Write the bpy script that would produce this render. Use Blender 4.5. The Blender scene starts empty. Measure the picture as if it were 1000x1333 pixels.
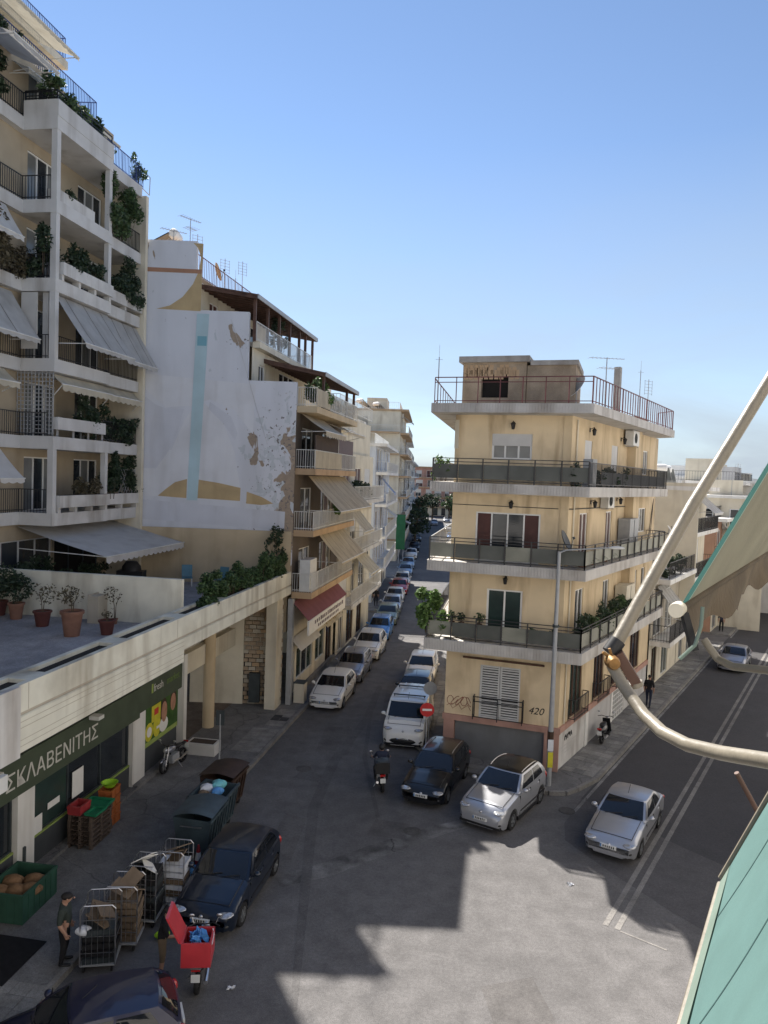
import bpy, bmesh, math, random
from mathutils import Vector, Matrix
R = math.radians
rnd = random.Random(7)
sc = bpy.context.scene
COL = sc.collection
# ------------------------------------------------------------------ camera
PITCH, ROLL = math.atan(46/963.0), 0.036
fw = Vector((0, math.cos(PITCH), -math.sin(PITCH)))
up0 = Vector((0, math.sin(PITCH), math.cos(PITCH))); r0 = Vector((1, 0, 0))
rt = r0*math.cos(ROLL) + up0*math.sin(ROLL); upv = up0*math.cos(ROLL) - r0*math.sin(ROLL)
cam = bpy.data.objects.new('camera', bpy.data.cameras.new('camera')); COL.objects.link(cam)
M = Matrix((rt, upv, -fw)).transposed().to_4x4(); M.translation = (0, 0, 12); cam.matrix_world = M
cam.data.sensor_fit = 'VERTICAL'; cam.data.sensor_height = 36; cam.data.lens = 26.0
cam.data.clip_start = 0.05; cam.data.clip_end = 3000
sc.camera = cam
# ------------------------------------------------------------------ sky, sun, exposure
SUN_AZ, SUN_EL = 26.5, 45.8          # degrees left of the view axis, elevation
w = bpy.data.worlds.new('World'); sc.world = w; w.use_nodes = True
nt = w.node_tree; nt.nodes.clear()
def wn(t, **k):
    n = nt.nodes.new(t)
    for a, b in k.items(): setattr(n, a, b)
    return n
sky = wn('ShaderNodeTexSky', sky_type='NISHITA', sun_disc=False)
sky.sun_elevation = R(SUN_EL); sky.sun_rotation = R(-SUN_AZ)
sky.altitude = 100; sky.air_density = 0.8; sky.dust_density = 0.0; sky.ozone_density = 1.2
bg = wn('ShaderNodeBackground'); wo = wn('ShaderNodeOutputWorld')
tc = wn('ShaderNodeTexCoord'); mp = wn('ShaderNodeMapping'); mp.inputs['Scale'].default_value = (1.0, 1.0, 3.6)
nz = wn('ShaderNodeTexNoise'); nz.inputs['Scale'].default_value = 2.6; nz.inputs['Detail'].default_value = 8; nz.inputs['Roughness'].default_value = .55; nz.inputs['Distortion'].default_value = .35
cr = wn('ShaderNodeValToRGB'); cr.color_ramp.elements[0].position = .30; cr.color_ramp.elements[1].position = .60; cr.color_ramp.elements[0].color = (.5, .5, .5, 1)
sep = wn('ShaderNodeSeparateXYZ'); low = wn('ShaderNodeMapRange')
low.inputs[1].default_value = .02; low.inputs[2].default_value = .40; low.inputs[3].default_value = 1.0; low.inputs[4].default_value = 0.0
mul = wn('ShaderNodeMath', operation='MULTIPLY'); mix = wn('ShaderNodeMixRGB'); mix.inputs[2].default_value = (2.95, 3.4, 3.9, 1)
L = nt.links.new
L(tc.outputs['Generated'], mp.inputs[0]); L(mp.outputs[0], nz.inputs[0]); L(nz.outputs[0], cr.inputs[0])
L(tc.outputs['Generated'], sep.inputs[0]); L(sep.outputs[2], low.inputs[0])
L(cr.outputs[0], mul.inputs[0]); L(low.outputs[0], mul.inputs[1]); L(mul.outputs[0], mix.inputs[0]); L(sky.outputs[0], mix.inputs[1])
L(mix.outputs[0], bg.inputs[0]); bg.inputs[1].default_value = 0.069; L(bg.outputs[0], wo.inputs[0])
sun = bpy.data.objects.new('sun', bpy.data.lights.new('sun', 'SUN')); COL.objects.link(sun)
sun.data.energy = 4.5; sun.data.angle = R(.53); sun.data.color = (1, .945, .865)
sd = Vector((-math.sin(R(SUN_AZ))*math.cos(R(SUN_EL)), math.cos(R(SUN_AZ))*math.cos(R(SUN_EL)), math.sin(R(SUN_EL))))
sun.rotation_euler = sd.to_track_quat('Z', 'Y').to_euler(); sun.location = sd*60
sc.view_settings.view_transform = 'Standard'; sc.view_settings.look = 'None'; sc.view_settings.gamma = 1
sc.view_settings.exposure = 1.4; sc.view_settings.use_curve_mapping = False
sc.cycles.max_bounces = 6; sc.cycles.diffuse_bounces = 4; sc.cycles.caustics_reflective = False; sc.cycles.caustics_refractive = False

# ------------------------------------------------------------------ helpers
class Fr:                                   # plan frame: x along a facade, y inwards, z up
    def __init__(s, ox, oy, dx, dy, oz=0):
        l = math.hypot(dx, dy); s.o = (ox, oy, oz); s.x = (dx/l, dy/l); s.y = (-dy/l, dx/l)
    def __call__(s, p): return (s.o[0]+s.x[0]*p[0]+s.y[0]*p[1], s.o[1]+s.x[1]*p[0]+s.y[1]*p[1], s.o[2]+p[2])
    def rz(s): return math.atan2(s.x[1], s.x[0])
ROOT = {}
class MB:
    def __init__(s, F=None): s.v = []; s.f = []; s.F = F
    def add(s, vs, fs):
        b = len(s.v); s.v += [tuple(s.F(p)) if s.F else tuple(p) for p in vs]; s.f += [tuple(b+i for i in f) for f in fs]; return s
    def box(s, x0, x1, y0, y1, z0, z1):
        return s.add([(x0,y0,z0),(x1,y0,z0),(x1,y1,z0),(x0,y1,z0),(x0,y0,z1),(x1,y0,z1),(x1,y1,z1),(x0,y1,z1)],
                     [(0,3,2,1),(4,5,6,7),(0,1,5,4),(1,2,6,5),(2,3,7,6),(3,0,4,7)])
    def prism(s, poly, z0, z1):
        n = len(poly); a = sum(poly[i][0]*poly[(i+1)%n][1]-poly[(i+1)%n][0]*poly[i][1] for i in range(n))
        if a < 0: poly = poly[::-1]
        return s.add([(x,y,z0) for x,y in poly]+[(x,y,z1) for x,y in poly],
                     [tuple(range(n))[::-1], tuple(range(n,2*n))]+[(i,(i+1)%n,n+(i+1)%n,n+i) for i in range(n)])
    def poly(s, pts): return s.add(pts, [tuple(range(len(pts)))])
    def slab(s, pts, nrm):                  # a thin plate: polygon extruded by vector nrm
        n = len(pts); q = [tuple(a+b for a,b in zip(p,nrm)) for p in pts]
        return s.add(list(pts)+q, [tuple(range(n))[::-1], tuple(range(n,2*n))]+[(i,(i+1)%n,n+(i+1)%n,n+i) for i in range(n)])
    def bar(s, p, q, a, b=None, up=(0,0,1)):
        p = Vector(p); q = Vector(q); d = q-p
        if d.length < 1e-6: return s
        d.normalize(); u = Vector(up)
        if abs(d.dot(u)) > .98: u = Vector((0,1,0))
        r = d.cross(u).normalized(); t = r.cross(d); b = a if b is None else b
        c = [r*i*a/2+t*j*b/2 for i,j in ((-1,-1),(1,-1),(1,1),(-1,1))]
        return s.add([p+k for k in c]+[q+k for k in c], [(0,1,2,3),(7,6,5,4),(0,4,5,1),(1,5,6,2),(2,6,7,3),(3,7,4,0)])
    def tube(s, path, r, seg=8, cap=True):
        path = [Vector(p) for p in path]; n = len(path); vs = []; fs = []; prev = None
        for i, p in enumerate(path):
            d = (path[min(i+1,n-1)]-path[max(i-1,0)]).normalized()
            if prev is None:
                a = d.cross(Vector((0,0,1)))
                if a.length < .05: a = d.cross(Vector((0,1,0)))
            else: a = prev - d*prev.dot(d)
            a.normalize(); prev = a; b = d.cross(a)
            rr = r[i] if isinstance(r, (list, tuple)) else r
            vs += [p+(a*math.cos(2*math.pi*k/seg)+b*math.sin(2*math.pi*k/seg))*rr for k in range(seg)]
        for i in range(n-1):
            for k in range(seg): fs.append((i*seg+k, i*seg+(k+1)%seg, (i+1)*seg+(k+1)%seg, (i+1)*seg+k))
        if cap: fs += [tuple(range(seg))[::-1], tuple((n-1)*seg+k for k in range(seg))]
        return s.add(vs, fs)
    def lathe(s, prof, c=(0,0,0), seg=14, axis='z', ang=2*math.pi):
        vs = []; fs = []; n = len(prof)
        for k in range(seg):
            t = ang*k/seg; cc, ss = math.cos(t), math.sin(t)
            for r, z in prof:
                p = (r*cc, r*ss, z) if axis == 'z' else ((r*cc, z, r*ss) if axis == 'y' else (z, r*cc, r*ss))
                vs.append((p[0]+c[0], p[1]+c[1], p[2]+c[2]))
        for k in range(seg):
            for i in range(n-1): fs.append((k*n+i, ((k+1)%seg)*n+i, ((k+1)%seg)*n+i+1, k*n+i+1))
        return s.add(vs, fs)
    def grid(s, fn, nu, nv):
        vs = [fn(i/nu, j/nv) for j in range(nv+1) for i in range(nu+1)]
        return s.add(vs, [(j*(nu+1)+i, j*(nu+1)+i+1, (j+1)*(nu+1)+i+1, (j+1)*(nu+1)+i) for j in range(nv) for i in range(nu)])
    def ell(s, c, r, seg=10, rings=6):
        prof = [(math.sin(math.pi*i/rings), -math.cos(math.pi*i/rings)) for i in range(rings+1)]
        vs = []; fs = []; n = len(prof)
        for k in range(seg):
            t = 2*math.pi*k/seg
            for a, z in prof: vs.append((c[0]+r[0]*a*math.cos(t), c[1]+r[1]*a*math.sin(t), c[2]+r[2]*z))
        for k in range(seg):
            for i in range(n-1): fs.append((k*n+i, ((k+1)%seg)*n+i, ((k+1)%seg)*n+i+1, k*n+i+1))
        return s.add(vs, fs)
    def leaves(s, blobs, n, size, r=rnd, shell=.55):
        wts = [b[1][0]*b[1][1]*b[1][2] if hasattr(b[1], '__len__') else b[1]**3 for b in blobs]; tot = sum(wts)
        for (c, rad), wt in zip(blobs, wts):
            rad = rad if hasattr(rad, '__len__') else (rad,)*3
            for _ in range(max(4, int(n*wt/tot))):
                d = Vector((r.gauss(0,1), r.gauss(0,1), r.gauss(0,1))).normalized(); k = shell+(1-shell)*r.random()**.6
                p = Vector((c[0]+d.x*rad[0]*k, c[1]+d.y*rad[1]*k, c[2]+d.z*rad[2]*k))
                a = Vector((r.gauss(0,1), r.gauss(0,1), r.gauss(0,.8))).normalized(); b = a.cross(Vector((r.gauss(0,1), r.gauss(0,1), r.gauss(0,1)))).normalized()
                z = size*r.uniform(.6,1.4); s.add([p-a*z, p+b*z*.45, p+a*z, p-b*z*.45], [(0,1,2,3)])
        return s
    def build(s, name, m, parent=None, smooth=False, merge=False):
        o3 = ROOT.get(parent, (0,0,0)) if parent else (0,0,0)
        me = bpy.data.meshes.new(name)
        me.from_pydata([(a-o3[0], b-o3[1], c-o3[2]) for a,b,c in s.v], [], s.f)
        bm = bmesh.new(); bm.from_mesh(me)
        if merge: bmesh.ops.remove_doubles(bm, verts=bm.verts, dist=1e-4)
        if smooth != 'leaf': bmesh.ops.recalc_face_normals(bm, faces=bm.faces)
        bm.to_mesh(me); bm.free()
        if smooth is True:
            me.polygons.foreach_set('use_smooth', [True]*len(me.polygons))
            try: me.set_sharp_from_angle(angle=R(40))
            except Exception: pass
        me.materials.append(MT[m] if isinstance(m, str) else m)
        o = bpy.data.objects.new(name, me); COL.objects.link(o); ROOT[o] = o3
        if parent: o.parent = parent
        return o
def tag(o, label, cat=None, group=None, kind=None):
    if label: o['label'] = label
    if cat: o['category'] = cat
    if group: o['group'] = group
    if kind: o['kind'] = kind
    return o
def thing(name, loc, label, cat, group=None, kind=None, local=False):
    o = bpy.data.objects.new(name, None); COL.objects.link(o); o.location = loc; o.empty_display_size = .2
    ROOT[o] = (0,0,0) if local else tuple(loc)
    return tag(o, label, cat, group, kind)
def struct(o): o['kind'] = 'structure'; return o
def put(o, x, y, z=0, rz=0): o.location = (x,y,z); o.rotation_euler = (0,0,rz); return o
def copy_tree(o, parent=None):
    c = o.copy(); COL.objects.link(c); ROOT[c] = ROOT.get(o, (0,0,0))
    if parent: c.parent = parent
    for ch in list(o.children): copy_tree(ch, c)
    return c
# ------------------------------------------------------------------ materials
MT = {}
def nodes(name):
    m = bpy.data.materials.new(name); m.use_nodes = True; t = m.node_tree; return m, t, t.nodes['Principled BSDF']
def mat(name, col, rough=.8, var=.12, scale=2.0, stain=0, bump=0, metal=0, spec=.3, coat=0, fine=0, bscale=None, staincol=None, trans=0):
    m, t, b = nodes(name); N = t.nodes.new; K = t.links.new
    b.inputs['Roughness'].default_value = rough; b.inputs['Metallic'].default_value = metal
    b.inputs['Specular IOR Level'].default_value = spec; b.inputs['Coat Weight'].default_value = coat; b.inputs['Coat Roughness'].default_value = .04
    c3 = tuple(col)+(1,)
    b.inputs['Base Color'].default_value = c3
    out = None; tc = N('ShaderNodeTexCoord')
    def noise(sc_, det, scl=(1,1,1), dist=0):
        mpn = N('ShaderNodeMapping'); mpn.inputs['Scale'].default_value = scl; K(tc.outputs['Object'], mpn.inputs[0])
        n = N('ShaderNodeTexNoise'); n.inputs['Scale'].default_value = sc_; n.inputs['Detail'].default_value = det; n.inputs['Distortion'].default_value = dist
        K(mpn.outputs[0], n.inputs[0]); return n.outputs[0]
    def ramp(sock, p0, p1, c0, c1):
        r_ = N('ShaderNodeValToRGB'); e = r_.color_ramp.elements; e[0].position = p0; e[1].position = p1; e[0].color = c0; e[1].color = c1
        K(sock, r_.inputs[0]); return r_.outputs[0]
    def mul_(a, b_, fac=1):
        x = N('ShaderNodeMixRGB'); x.blend_type = 'MULTIPLY'; x.inputs[0].default_value = fac; K(a, x.inputs[1]); K(b_, x.inputs[2]); return x.outputs[0]
    if var:
        lo = tuple(max(0,c*(1-var)) for c in col)+(1,); hi = tuple(min(1,c*(1+var)) for c in col)+(1,)
        out = ramp(noise(scale, 6), .3, .7, lo, hi)
    if fine:
        g = ramp(noise(scale*22, 3), .35, .65, (1-fine,)*3+(1,), (1,1,1,1)); out = mul_(out, g) if out else None
    if stain and out:
        scol = staincol or (.42,.36,.3)
        s1 = ramp(noise(1.3, 5, (1,1,.13), .4), .5, .78, (1,1,1,1), tuple(1-stain*(1-c) for c in scol)+(1,)); out = mul_(out, s1)
        s2 = ramp(noise(.55, 7), .52, .8, (1,1,1,1), tuple(1-.6*stain*(1-c) for c in scol)+(1,)); out = mul_(out, s2)
    if out: K(out, b.inputs['Base Color'])
    if bump:
        bn = N('ShaderNodeBump'); bn.inputs['Strength'].default_value = bump; bn.inputs['Distance'].default_value = .02
        K(noise(bscale or 30, 4), bn.inputs['Height']); K(bn.outputs[0], b.inputs['Normal'])
    if trans:
        tr = N('ShaderNodeBsdfTranslucent'); ms = N('ShaderNodeMixShader'); ms.inputs[0].default_value = trans
        if out: K(out, tr.inputs[0])
        else: tr.inputs[0].default_value = c3
        K(b.outputs[0], ms.inputs[1]); K(tr.outputs[0], ms.inputs[2]); K(ms.outputs[0], t.nodes['Material Output'].inputs[0])
    MT[name] = m; return m
def leafmat(name, col, var=.45):
    m, t, b = nodes(name); N = t.nodes.new; K = t.links.new
    g = N('ShaderNodeNewGeometry'); r_ = N('ShaderNodeValToRGB'); e = r_.color_ramp.elements
    e[0].color = tuple(c*(1-var) for c in col)+(1,); e[1].color = tuple(c*(1+var) for c in col)+(1,)
    K(g.outputs['Random Per Island'], r_.inputs[0]); K(r_.outputs[0], b.inputs['Base Color']); b.inputs['Roughness'].default_value = .55
    tr = N('ShaderNodeBsdfTranslucent'); K(r_.outputs[0], tr.inputs[0]); ms = N('ShaderNodeMixShader'); ms.inputs[0].default_value = .3
    K(b.outputs[0], ms.inputs[1]); K(tr.outputs[0], ms.inputs[2]); K(ms.outputs[0], t.nodes['Material Output'].inputs[0]); MT[name] = m
def glass(name, col, rough=.06, spec=.5):
    mat(name, col, rough, .3, .8, spec=spec)
# walls
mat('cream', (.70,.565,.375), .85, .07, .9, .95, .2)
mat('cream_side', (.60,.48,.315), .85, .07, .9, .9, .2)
mat('white_wall', (.66,.65,.62), .8, .06, 1.2, .5, .15)
mat('white_stained', (.54,.53,.51), .8, .1, 1.5, .9, .2)
mat('own_wall', (.62,.60,.575), .85, .06, 1, .3)
mat('recess_wall_shaded', (.12,.10,.085), .85, .12, 1, .4, .2)  # deep shade behind the balconies put into the wall colour
mat('loggia_white', (.52,.515,.505), .8, .06, 1.2, .5, .15)
mat('loggia_wall_shaded', (.37,.31,.225), .85, .08, 1, .35, .15)  # wall tone lowered to carry the shade inside the loggias
mat('yellow_wall', (.52,.42,.28), .85, .08, 1, .35, .15)
mat('beige_wall', (.62,.57,.46), .85, .07, 1, .5, .15)
mat('parapet', (.66,.645,.55), .85, .1, 1.2, .8, .2)
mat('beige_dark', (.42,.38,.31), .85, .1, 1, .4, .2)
mat('grey_wall', (.45,.44,.43), .85, .1, 1, .5, .2)
mat('blue_wall', (.50,.54,.60), .85, .06, 1, .35, .15)
mat('pink_wall', (.42,.25,.20), .8, .1, 1.5, .5, .2)
mat('brown_wall', (.34,.21,.15), .85, .1, 1.2, .4, .2)
mat('ochre_slab', (.44,.31,.19), .8, .1, 1.3, .5, .1)
mat('concrete', (.36,.34,.31), .9, .15, 2, .8, .3, fine=.12)
mat('plaster_raw', (.36,.29,.21), .9, .22, 1.6, .6, .3, fine=.2)
mat('slab_edge', (.52,.50,.47), .85, .1, 2, .7, .3)
mat('slab_d', (.50,.48,.45), .85, .1, 2, .8, .2)
mat('sign_foliage', (.018,.11,.045), .6, .15, 2)
mat('slab_white', (.68,.67,.64), .8, .06, 2, .6, .1)
mat('soffit', (.66,.60,.50), .85, .06, 1, .3)
# metal, wood, glass
mat('white_paint', (.74,.73,.70), .45, .04, 3)
mat('white_pipe', (.215,.19,.145), .42, .14, 9, .6, .12, spec=.45, fine=.1)
mat('black_metal', (.018,.018,.02), .45, .2, 4, spec=.4)
mat('blue_metal', (.04,.07,.22), .4, .15, 4, spec=.4)
mat('red_metal', (.13,.04,.042), .5, .25, 4, .3)
mat('white_metal', (.62,.62,.60), .45, .06, 4, .3)
mat('grey_metal', (.32,.33,.34), .5, .1, 4, .3, spec=.5)
mat('steel', (.50,.50,.52), .3, .1, 5, metal=.9)
mat('rusty', (.16,.09,.05), .8, .4, 5, .4, .2)
mat('aluminium', (.60,.60,.59), .4, .05, 4, metal=.3)
mat('wood_dark', (.10,.055,.04), .6, .3, 3, .3)
mat('brown_door', (.075,.028,.024), .5, .2, 3)
mat('shutter_grey', (.56,.55,.53), .6, .05, 3)
mat('shutter_white', (.55,.55,.54), .6, .05, 3)
mat('garage', (.17,.175,.18), .55, .08, 2, .3)
glass('glass', (.022,.027,.033)); glass('glass_curtain', (.16,.165,.16), .12); glass('glass_green', (.03,.05,.045))
glass('frosted', (.22,.22,.18), .5, .25); glass('frosted_dark', (.085,.09,.08), .4, .3)
mat('dark_room', (.02,.018,.016), .9, .2, 2)
# textiles
mat('awning_grey', (.50,.49,.47), .9, .08, 2, .4, .15, trans=.25)
mat('awning_beige', (.60,.55,.44), .9, .08, 2, .4, .15, trans=.3)
mat('awning_white', (.66,.65,.63), .9, .05, 2, .3, .1, trans=.3)
mat('awning_brown', (.07,.055,.05), .9, .1, 2)
mat('awning_maroon', (.20,.075,.085), .85, .1, 2, .3)
mat('awning_blue', (.36,.42,.58), .9, .06, 2, trans=.25)
mat('stripe', (.11,.09,.07), .9, .1, 2)
mat('teal', (.088,.165,.155), .85, .06, 3, .15, .1, bscale=200, fine=.06, trans=.08)
mat('teal_edge', (.19,.25,.21), .85, .06, 3, .2, .1, trans=.2)
mat('teal_seam', (.065,.125,.118), .85, .06, 4); mat('teal_dark', (.028,.10,.09), .8, .1, 4, trans=.4)
mat('canvas', (.135,.125,.09), .9, .12, 2.5, .5, .25, bscale=60, trans=.3)
mat('canvas_brown', (.10,.075,.048), .9, .25, 3, .5, .3, bscale=40, trans=.1)
# plants
leafmat('leaf', (.06,.10,.04)); leafmat('leaf_dark', (.032,.055,.028)); leafmat('leaf_light', (.11,.19,.05)); leafmat('leaf_dry', (.10,.085,.05)); leafmat('leaf_hedge', (.065,.115,.045), .6)
mat('bark', (.10,.075,.05), .9, .3, 6); mat('soil', (.06,.045,.035), .95, .3, 8)
mat('terracotta', (.22,.115,.08), .8, .15, 4, .3, .2); mat('terracotta_red', (.10,.035,.03), .7, .15, 4, .2)
# street things
mat('rubber', (.015,.015,.016), .75, .2, 8); mat('plastic_black', (.02,.02,.021), .5, .2, 5); mat('plastic_dark', (.045,.055,.06), .55, .2, 3, .4)
mat('bin_grey', (.05,.075,.09), .5, .25, 3, .5, spec=.5); mat('bin_brown', (.05,.03,.022), .6, .3, 4, .3)
mat('crate_green', (.03,.085,.06), .6, .15, 3, .3); mat('crate_red', (.30,.035,.04), .5, .12, 4); mat('crate_orange', (.33,.10,.03), .55, .12, 4, .3); mat('lid_green', (.015,.17,.085), .5, .1, 4)
mat('pallet_wood', (.10,.075,.06), .85, .3, 6, .4); mat('cardboard', (.17,.125,.085), .85, .15, 5); mat('chair_blue', (.09,.20,.25), .5, .1, 4); mat('lime', (.30,.55,.03), .5, .1, 4)
mat('blue_bag', (.08,.25,.55), .4, .2, 6); mat('teal_bag', (.15,.45,.50), .4, .2, 6); mat('white_bag', (.6,.62,.66), .4, .1, 6); mat('sack_tan', (.22,.13,.07), .9, .25, 8)
mat('sign_green', (.06,.078,.052), .6, .12, 2); mat('sign_text', (.55,.54,.50), .6, .03, 3); mat('sign_white', (.70,.69,.66), .6, .05, 3); mat('sign_text_dark', (.10,.07,.09), .7, .1, 3); mat('sign_green_light', (.13,.20,.06), .6, .1, 3)
mat('kick_panel', (.055,.06,.065), .5, .1, 3); mat('lime_line', (.28,.36,.10), .6, .1, 3)
mat('poster_green', (.04,.10,.02), .6, .3, 3); mat('poster_yellow', (.55,.50,.04), .6, .15, 5); mat('poster_skin', (.38,.20,.13), .6, .2, 5); mat('poster_red', (.5,.05,.04), .6, .1, 5); mat('poster_hair', (.05,.03,.02), .6, .2, 5)
mat('mat_black', (.014,.014,.016), .95, .2, 6)
mat('sign_red', (.45,.03,.03), .5, .08, 4); mat('plate', (.62,.63,.62), .4, .05, 10); mat('chalk', (.05,.045,.045), .9, .3, 6); mat('graffiti', (.015,.015,.018), .7, .2, 6); mat('graffiti_red', (.25,.08,.06), .7, .2, 6)
mat('headlight', (.34,.35,.37), .12, .35, 14, metal=.3, spec=.6, coat=1); mat('headlight_yellow', (.50,.47,.36), .2, .2, 14, spec=.5, coat=1); mat('tail_red', (.35,.015,.015), .2, .15, 10, coat=1)
glass('car_glass', (.010,.012,.016), .03, .6); glass('car_trim', (.012,.012,.013), .35, .4)
mat('rim', (.36,.37,.38), .3, .1, 8, metal=.8); mat('red_box', (.42,.035,.045), .35, .08, 3, spec=.5); mat('skin', (.36,.21,.15), .6, .08, 8); mat('hair', (.02,.017,.016), .7, .2, 10)
mat('cloth_olive', (.035,.045,.04), .9, .15, 8); mat('cloth_black', (.014,.014,.016), .9, .2, 8); mat('cloth_khaki', (.16,.12,.08), .9, .1, 8); mat('cloth_navy', (.02,.025,.045), .9, .15, 8)
mat('mural_base', (.62,.64,.70), .85, .05, 1.2, .3, .2); mat('mural_lilac', (.555,.57,.62), .85, .04, 1.2, .25, .2); mat('mural_cream', (.62,.63,.66), .85, .04, 1.2, .25, .2)
mat('mural_ochre', (.45,.34,.19), .85, .12, 1.2, .25, .2); mat('mural_cyan', (.42,.56,.61), .85, .05, 1.2, .2, .2); mat('mural_teal', (.19,.40,.48), .85, .05, 1.2, .2, .2); mat('mural_band', (.36,.20,.13), .85, .06, 1.2, .2, .2)
mat('plaster_bare', (.36,.28,.20), .95, .25, 3, .3, .5, fine=.2); mat('plaster_pale', (.50,.55,.60), .9, .2, 4, .2, .4)
PAINT = {}
def paint(name, col, metal=.3):
    mat(name, col, .32, .03, 2, metal=metal, spec=.45, coat=.55); return name
for n_, c_, m_ in (('paint_white',(.70,.70,.68),0),('paint_silver',(.42,.43,.46),.6),('paint_grey',(.25,.26,.30),.5),('paint_black',(.007,.0075,.009),.0),('paint_navy',(.012,.014,.04),.2),('paint_darkblue',(.010,.016,.030),.3),
                   ('paint_blue',(.06,.20,.50),.3),('paint_red',(.40,.03,.03),.1),('paint_green',(.20,.23,.17),.5),('paint_bluegrey',(.20,.28,.38),.5)): paint(n_, c_, m_)
# ------------------------------------------------------------------ ground materials
def asphalt(name, col, crack=.5, patch=.25, big=.12, rough=.88):
    m, t, b = nodes(name); N = t.nodes.new; K = t.links.new
    g = N('ShaderNodeNewGeometry')
    def noise(s_, d_, dist=0):
        n = N('ShaderNodeTexNoise'); n.inputs['Scale'].default_value = s_; n.inputs['Detail'].default_value = d_; n.inputs['Distortion'].default_value = dist; K(g.outputs['Position'], n.inputs[0]); return n.outputs[0]
    def ramp(s_, p0, p1, a, c):
        r_ = N('ShaderNodeValToRGB'); e = r_.color_ramp.elements; e[0].position = p0; e[1].position = p1; e[0].color = (a,a,a,1); e[1].color = (c,c,c,1); K(s_, r_.inputs[0]); return r_.outputs[0]
    def mul(a, c):
        x = N('ShaderNodeMixRGB'); x.blend_type = 'MULTIPLY'; x.inputs[0].default_value = 1
        if isinstance(a, tuple): x.inputs[1].default_value = a
        else: K(a, x.inputs[1])
        K(c, x.inputs[2]); return x.outputs[0]
    o = mul(tuple(col)+(1,), ramp(noise(.22, 5, .6), .32, .68, 1-patch, 1+patch*.6))
    o = mul(o, ramp(noise(1.7, 8, .3), .3, .7, 1-big, 1+big))
    o = mul(o, ramp(noise(38, 3), .3, .7, .72, 1.15)); o = mul(o, ramp(noise(11, 5), .3, .7, .86, 1.1))
    o = mul(o, ramp(noise(.9, 3, 1.5), .68, .80, 1, .8))
    if crack:
        v = N('ShaderNodeTexVoronoi'); v.feature = 'DISTANCE_TO_EDGE'; v.inputs['Scale'].default_value = .23
        nn_ = N('ShaderNodeTexNoise'); nn_.inputs['Scale'].default_value = .8; nn_.inputs['Detail'].default_value = 6; K(g.outputs['Position'], nn_.inputs[0])
        ad = N('ShaderNodeMixRGB'); ad.blend_type = 'ADD'; ad.inputs[0].default_value = 2.4; K(g.outputs['Position'], ad.inputs[1]); K(nn_.outputs['Color'], ad.inputs[2]); K(ad.outputs[0], v.inputs[0])
        o = mul(o, ramp(v.outputs[0], .0015, .006, 1-crack, 1))
    K(o, b.inputs['Base Color']); b.inputs['Roughness'].default_value = rough; b.inputs['Specular IOR Level'].default_value = .25
    bn = N('ShaderNodeBump'); bn.inputs['Strength'].default_value = .5; bn.inputs['Distance'].default_value = .012; K(noise(45, 3), bn.inputs['Height']); K(bn.outputs[0], b.inputs['Normal'])
    MT[name] = m
asphalt('asphalt_old', (.133,.128,.128), 0, .16, .16)
asphalt('asphalt_new_shaded', (.068,.066,.07), 0, .10, .06)  # newer surface, its tone also lowered for the street's shade
asphalt('asphalt_blend', (.098,.094,.096), 0, .14, .12); asphalt('asphalt_mend', (.118,.112,.11), 0, .2, .2); asphalt('asphalt_patch', (.112,.108,.108), .2, .15, .15)
asphalt('pavement', (.185,.182,.182), .4, .25, .2); asphalt('kerb', (.24,.23,.215), 0, .2, .2); asphalt('kerb_dark', (.10,.095,.09), 0, .3, .3)
asphalt('tile_light', (.245,.24,.23), 0, .2, .25); asphalt('tile_mid', (.195,.19,.185), 0, .2, .25); asphalt('tile_dark', (.055,.055,.06), 0, .2, .2); asphalt('terrace_tile', (.35,.34,.345), 0, .25, .15)
asphalt('passage_tile', (.15,.12,.10), .3, .3, .2); asphalt('road_paint', (.24,.235,.23), .5, .35, .3); asphalt('road_paint_bright', (.21,.20,.19), .3, .2, .2); asphalt('gutter', (.165,.16,.157), .6, .5, .5)

# frames: LF left street side, DF corner building front, DS corner building right side
LF = Fr(-4.6, 37.5, .1628, .9867)            # x along the street, y = metres back from the market parapet
DF = Fr(2.9, 31.4, 4.55, -1.5); DS = Fr(7.45, 29.9, 8.15, 12.7)
def LW(a, n): p = LF((a, -n, 0)); return (p[0], p[1])
def DW(s, n): p = DS((s, -n, 0)); return (p[0], p[1])
# ------------------------------------------------------------------ ground, roads, pavements
struct(MB().poly([(-900,-300,0),(900,-300,0),(900,1500,0),(-900,1500,0)]).build('ground', 'asphalt_old'))
rd = [DW(-1.6,1.58), DW(160,1.55), DW(160,8.2), DW(-4.2,8.2), DW(-3.2,5.4), DW(-2.2,3.2)]
rm_ = [DW(-5.2,2.2), DW(-4,1.75), DW(-1.6,1.6), DW(-2.2,3.2), DW(-3.2,5.4), DW(-4.2,8.2), DW(-8.4,8.2), DW(-7.4,6.0), DW(-6.2,3.8)]
struct(MB().poly([(x,y,.0045) for x,y in rm_]).build('road', 'asphalt_blend'))  # in-between tone easing the step into the shade-darkened road
struct(MB().poly([(x,y,.004) for x,y in rd]).build('road', 'asphalt_new_shaded'))
def strip(name, pts, m, z=.008):
    o = MB().poly([(x,y,z) for x,y in pts]).build(name, m); return struct(o)
def dline(s0, s1, n, wd, m, name='road_marking'):
    return strip(name, [DW(s0,n-wd/2), DW(s1,n-wd/2), DW(s1,n+wd/2), DW(s0,n+wd/2)], m)
dline(-2.9, 33, 1.74, .12, 'road_paint'); dline(36, 120, 1.74, .12, 'road_paint')
for n_ in (4.70, 5.02): dline(-9.2, 120, n_, .15, 'road_paint_bright')
strip('road_marking', [(6.75,19.35),(7.72,18.6),(7.76,18.65),(6.78,19.4)], 'road_paint_bright')
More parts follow.
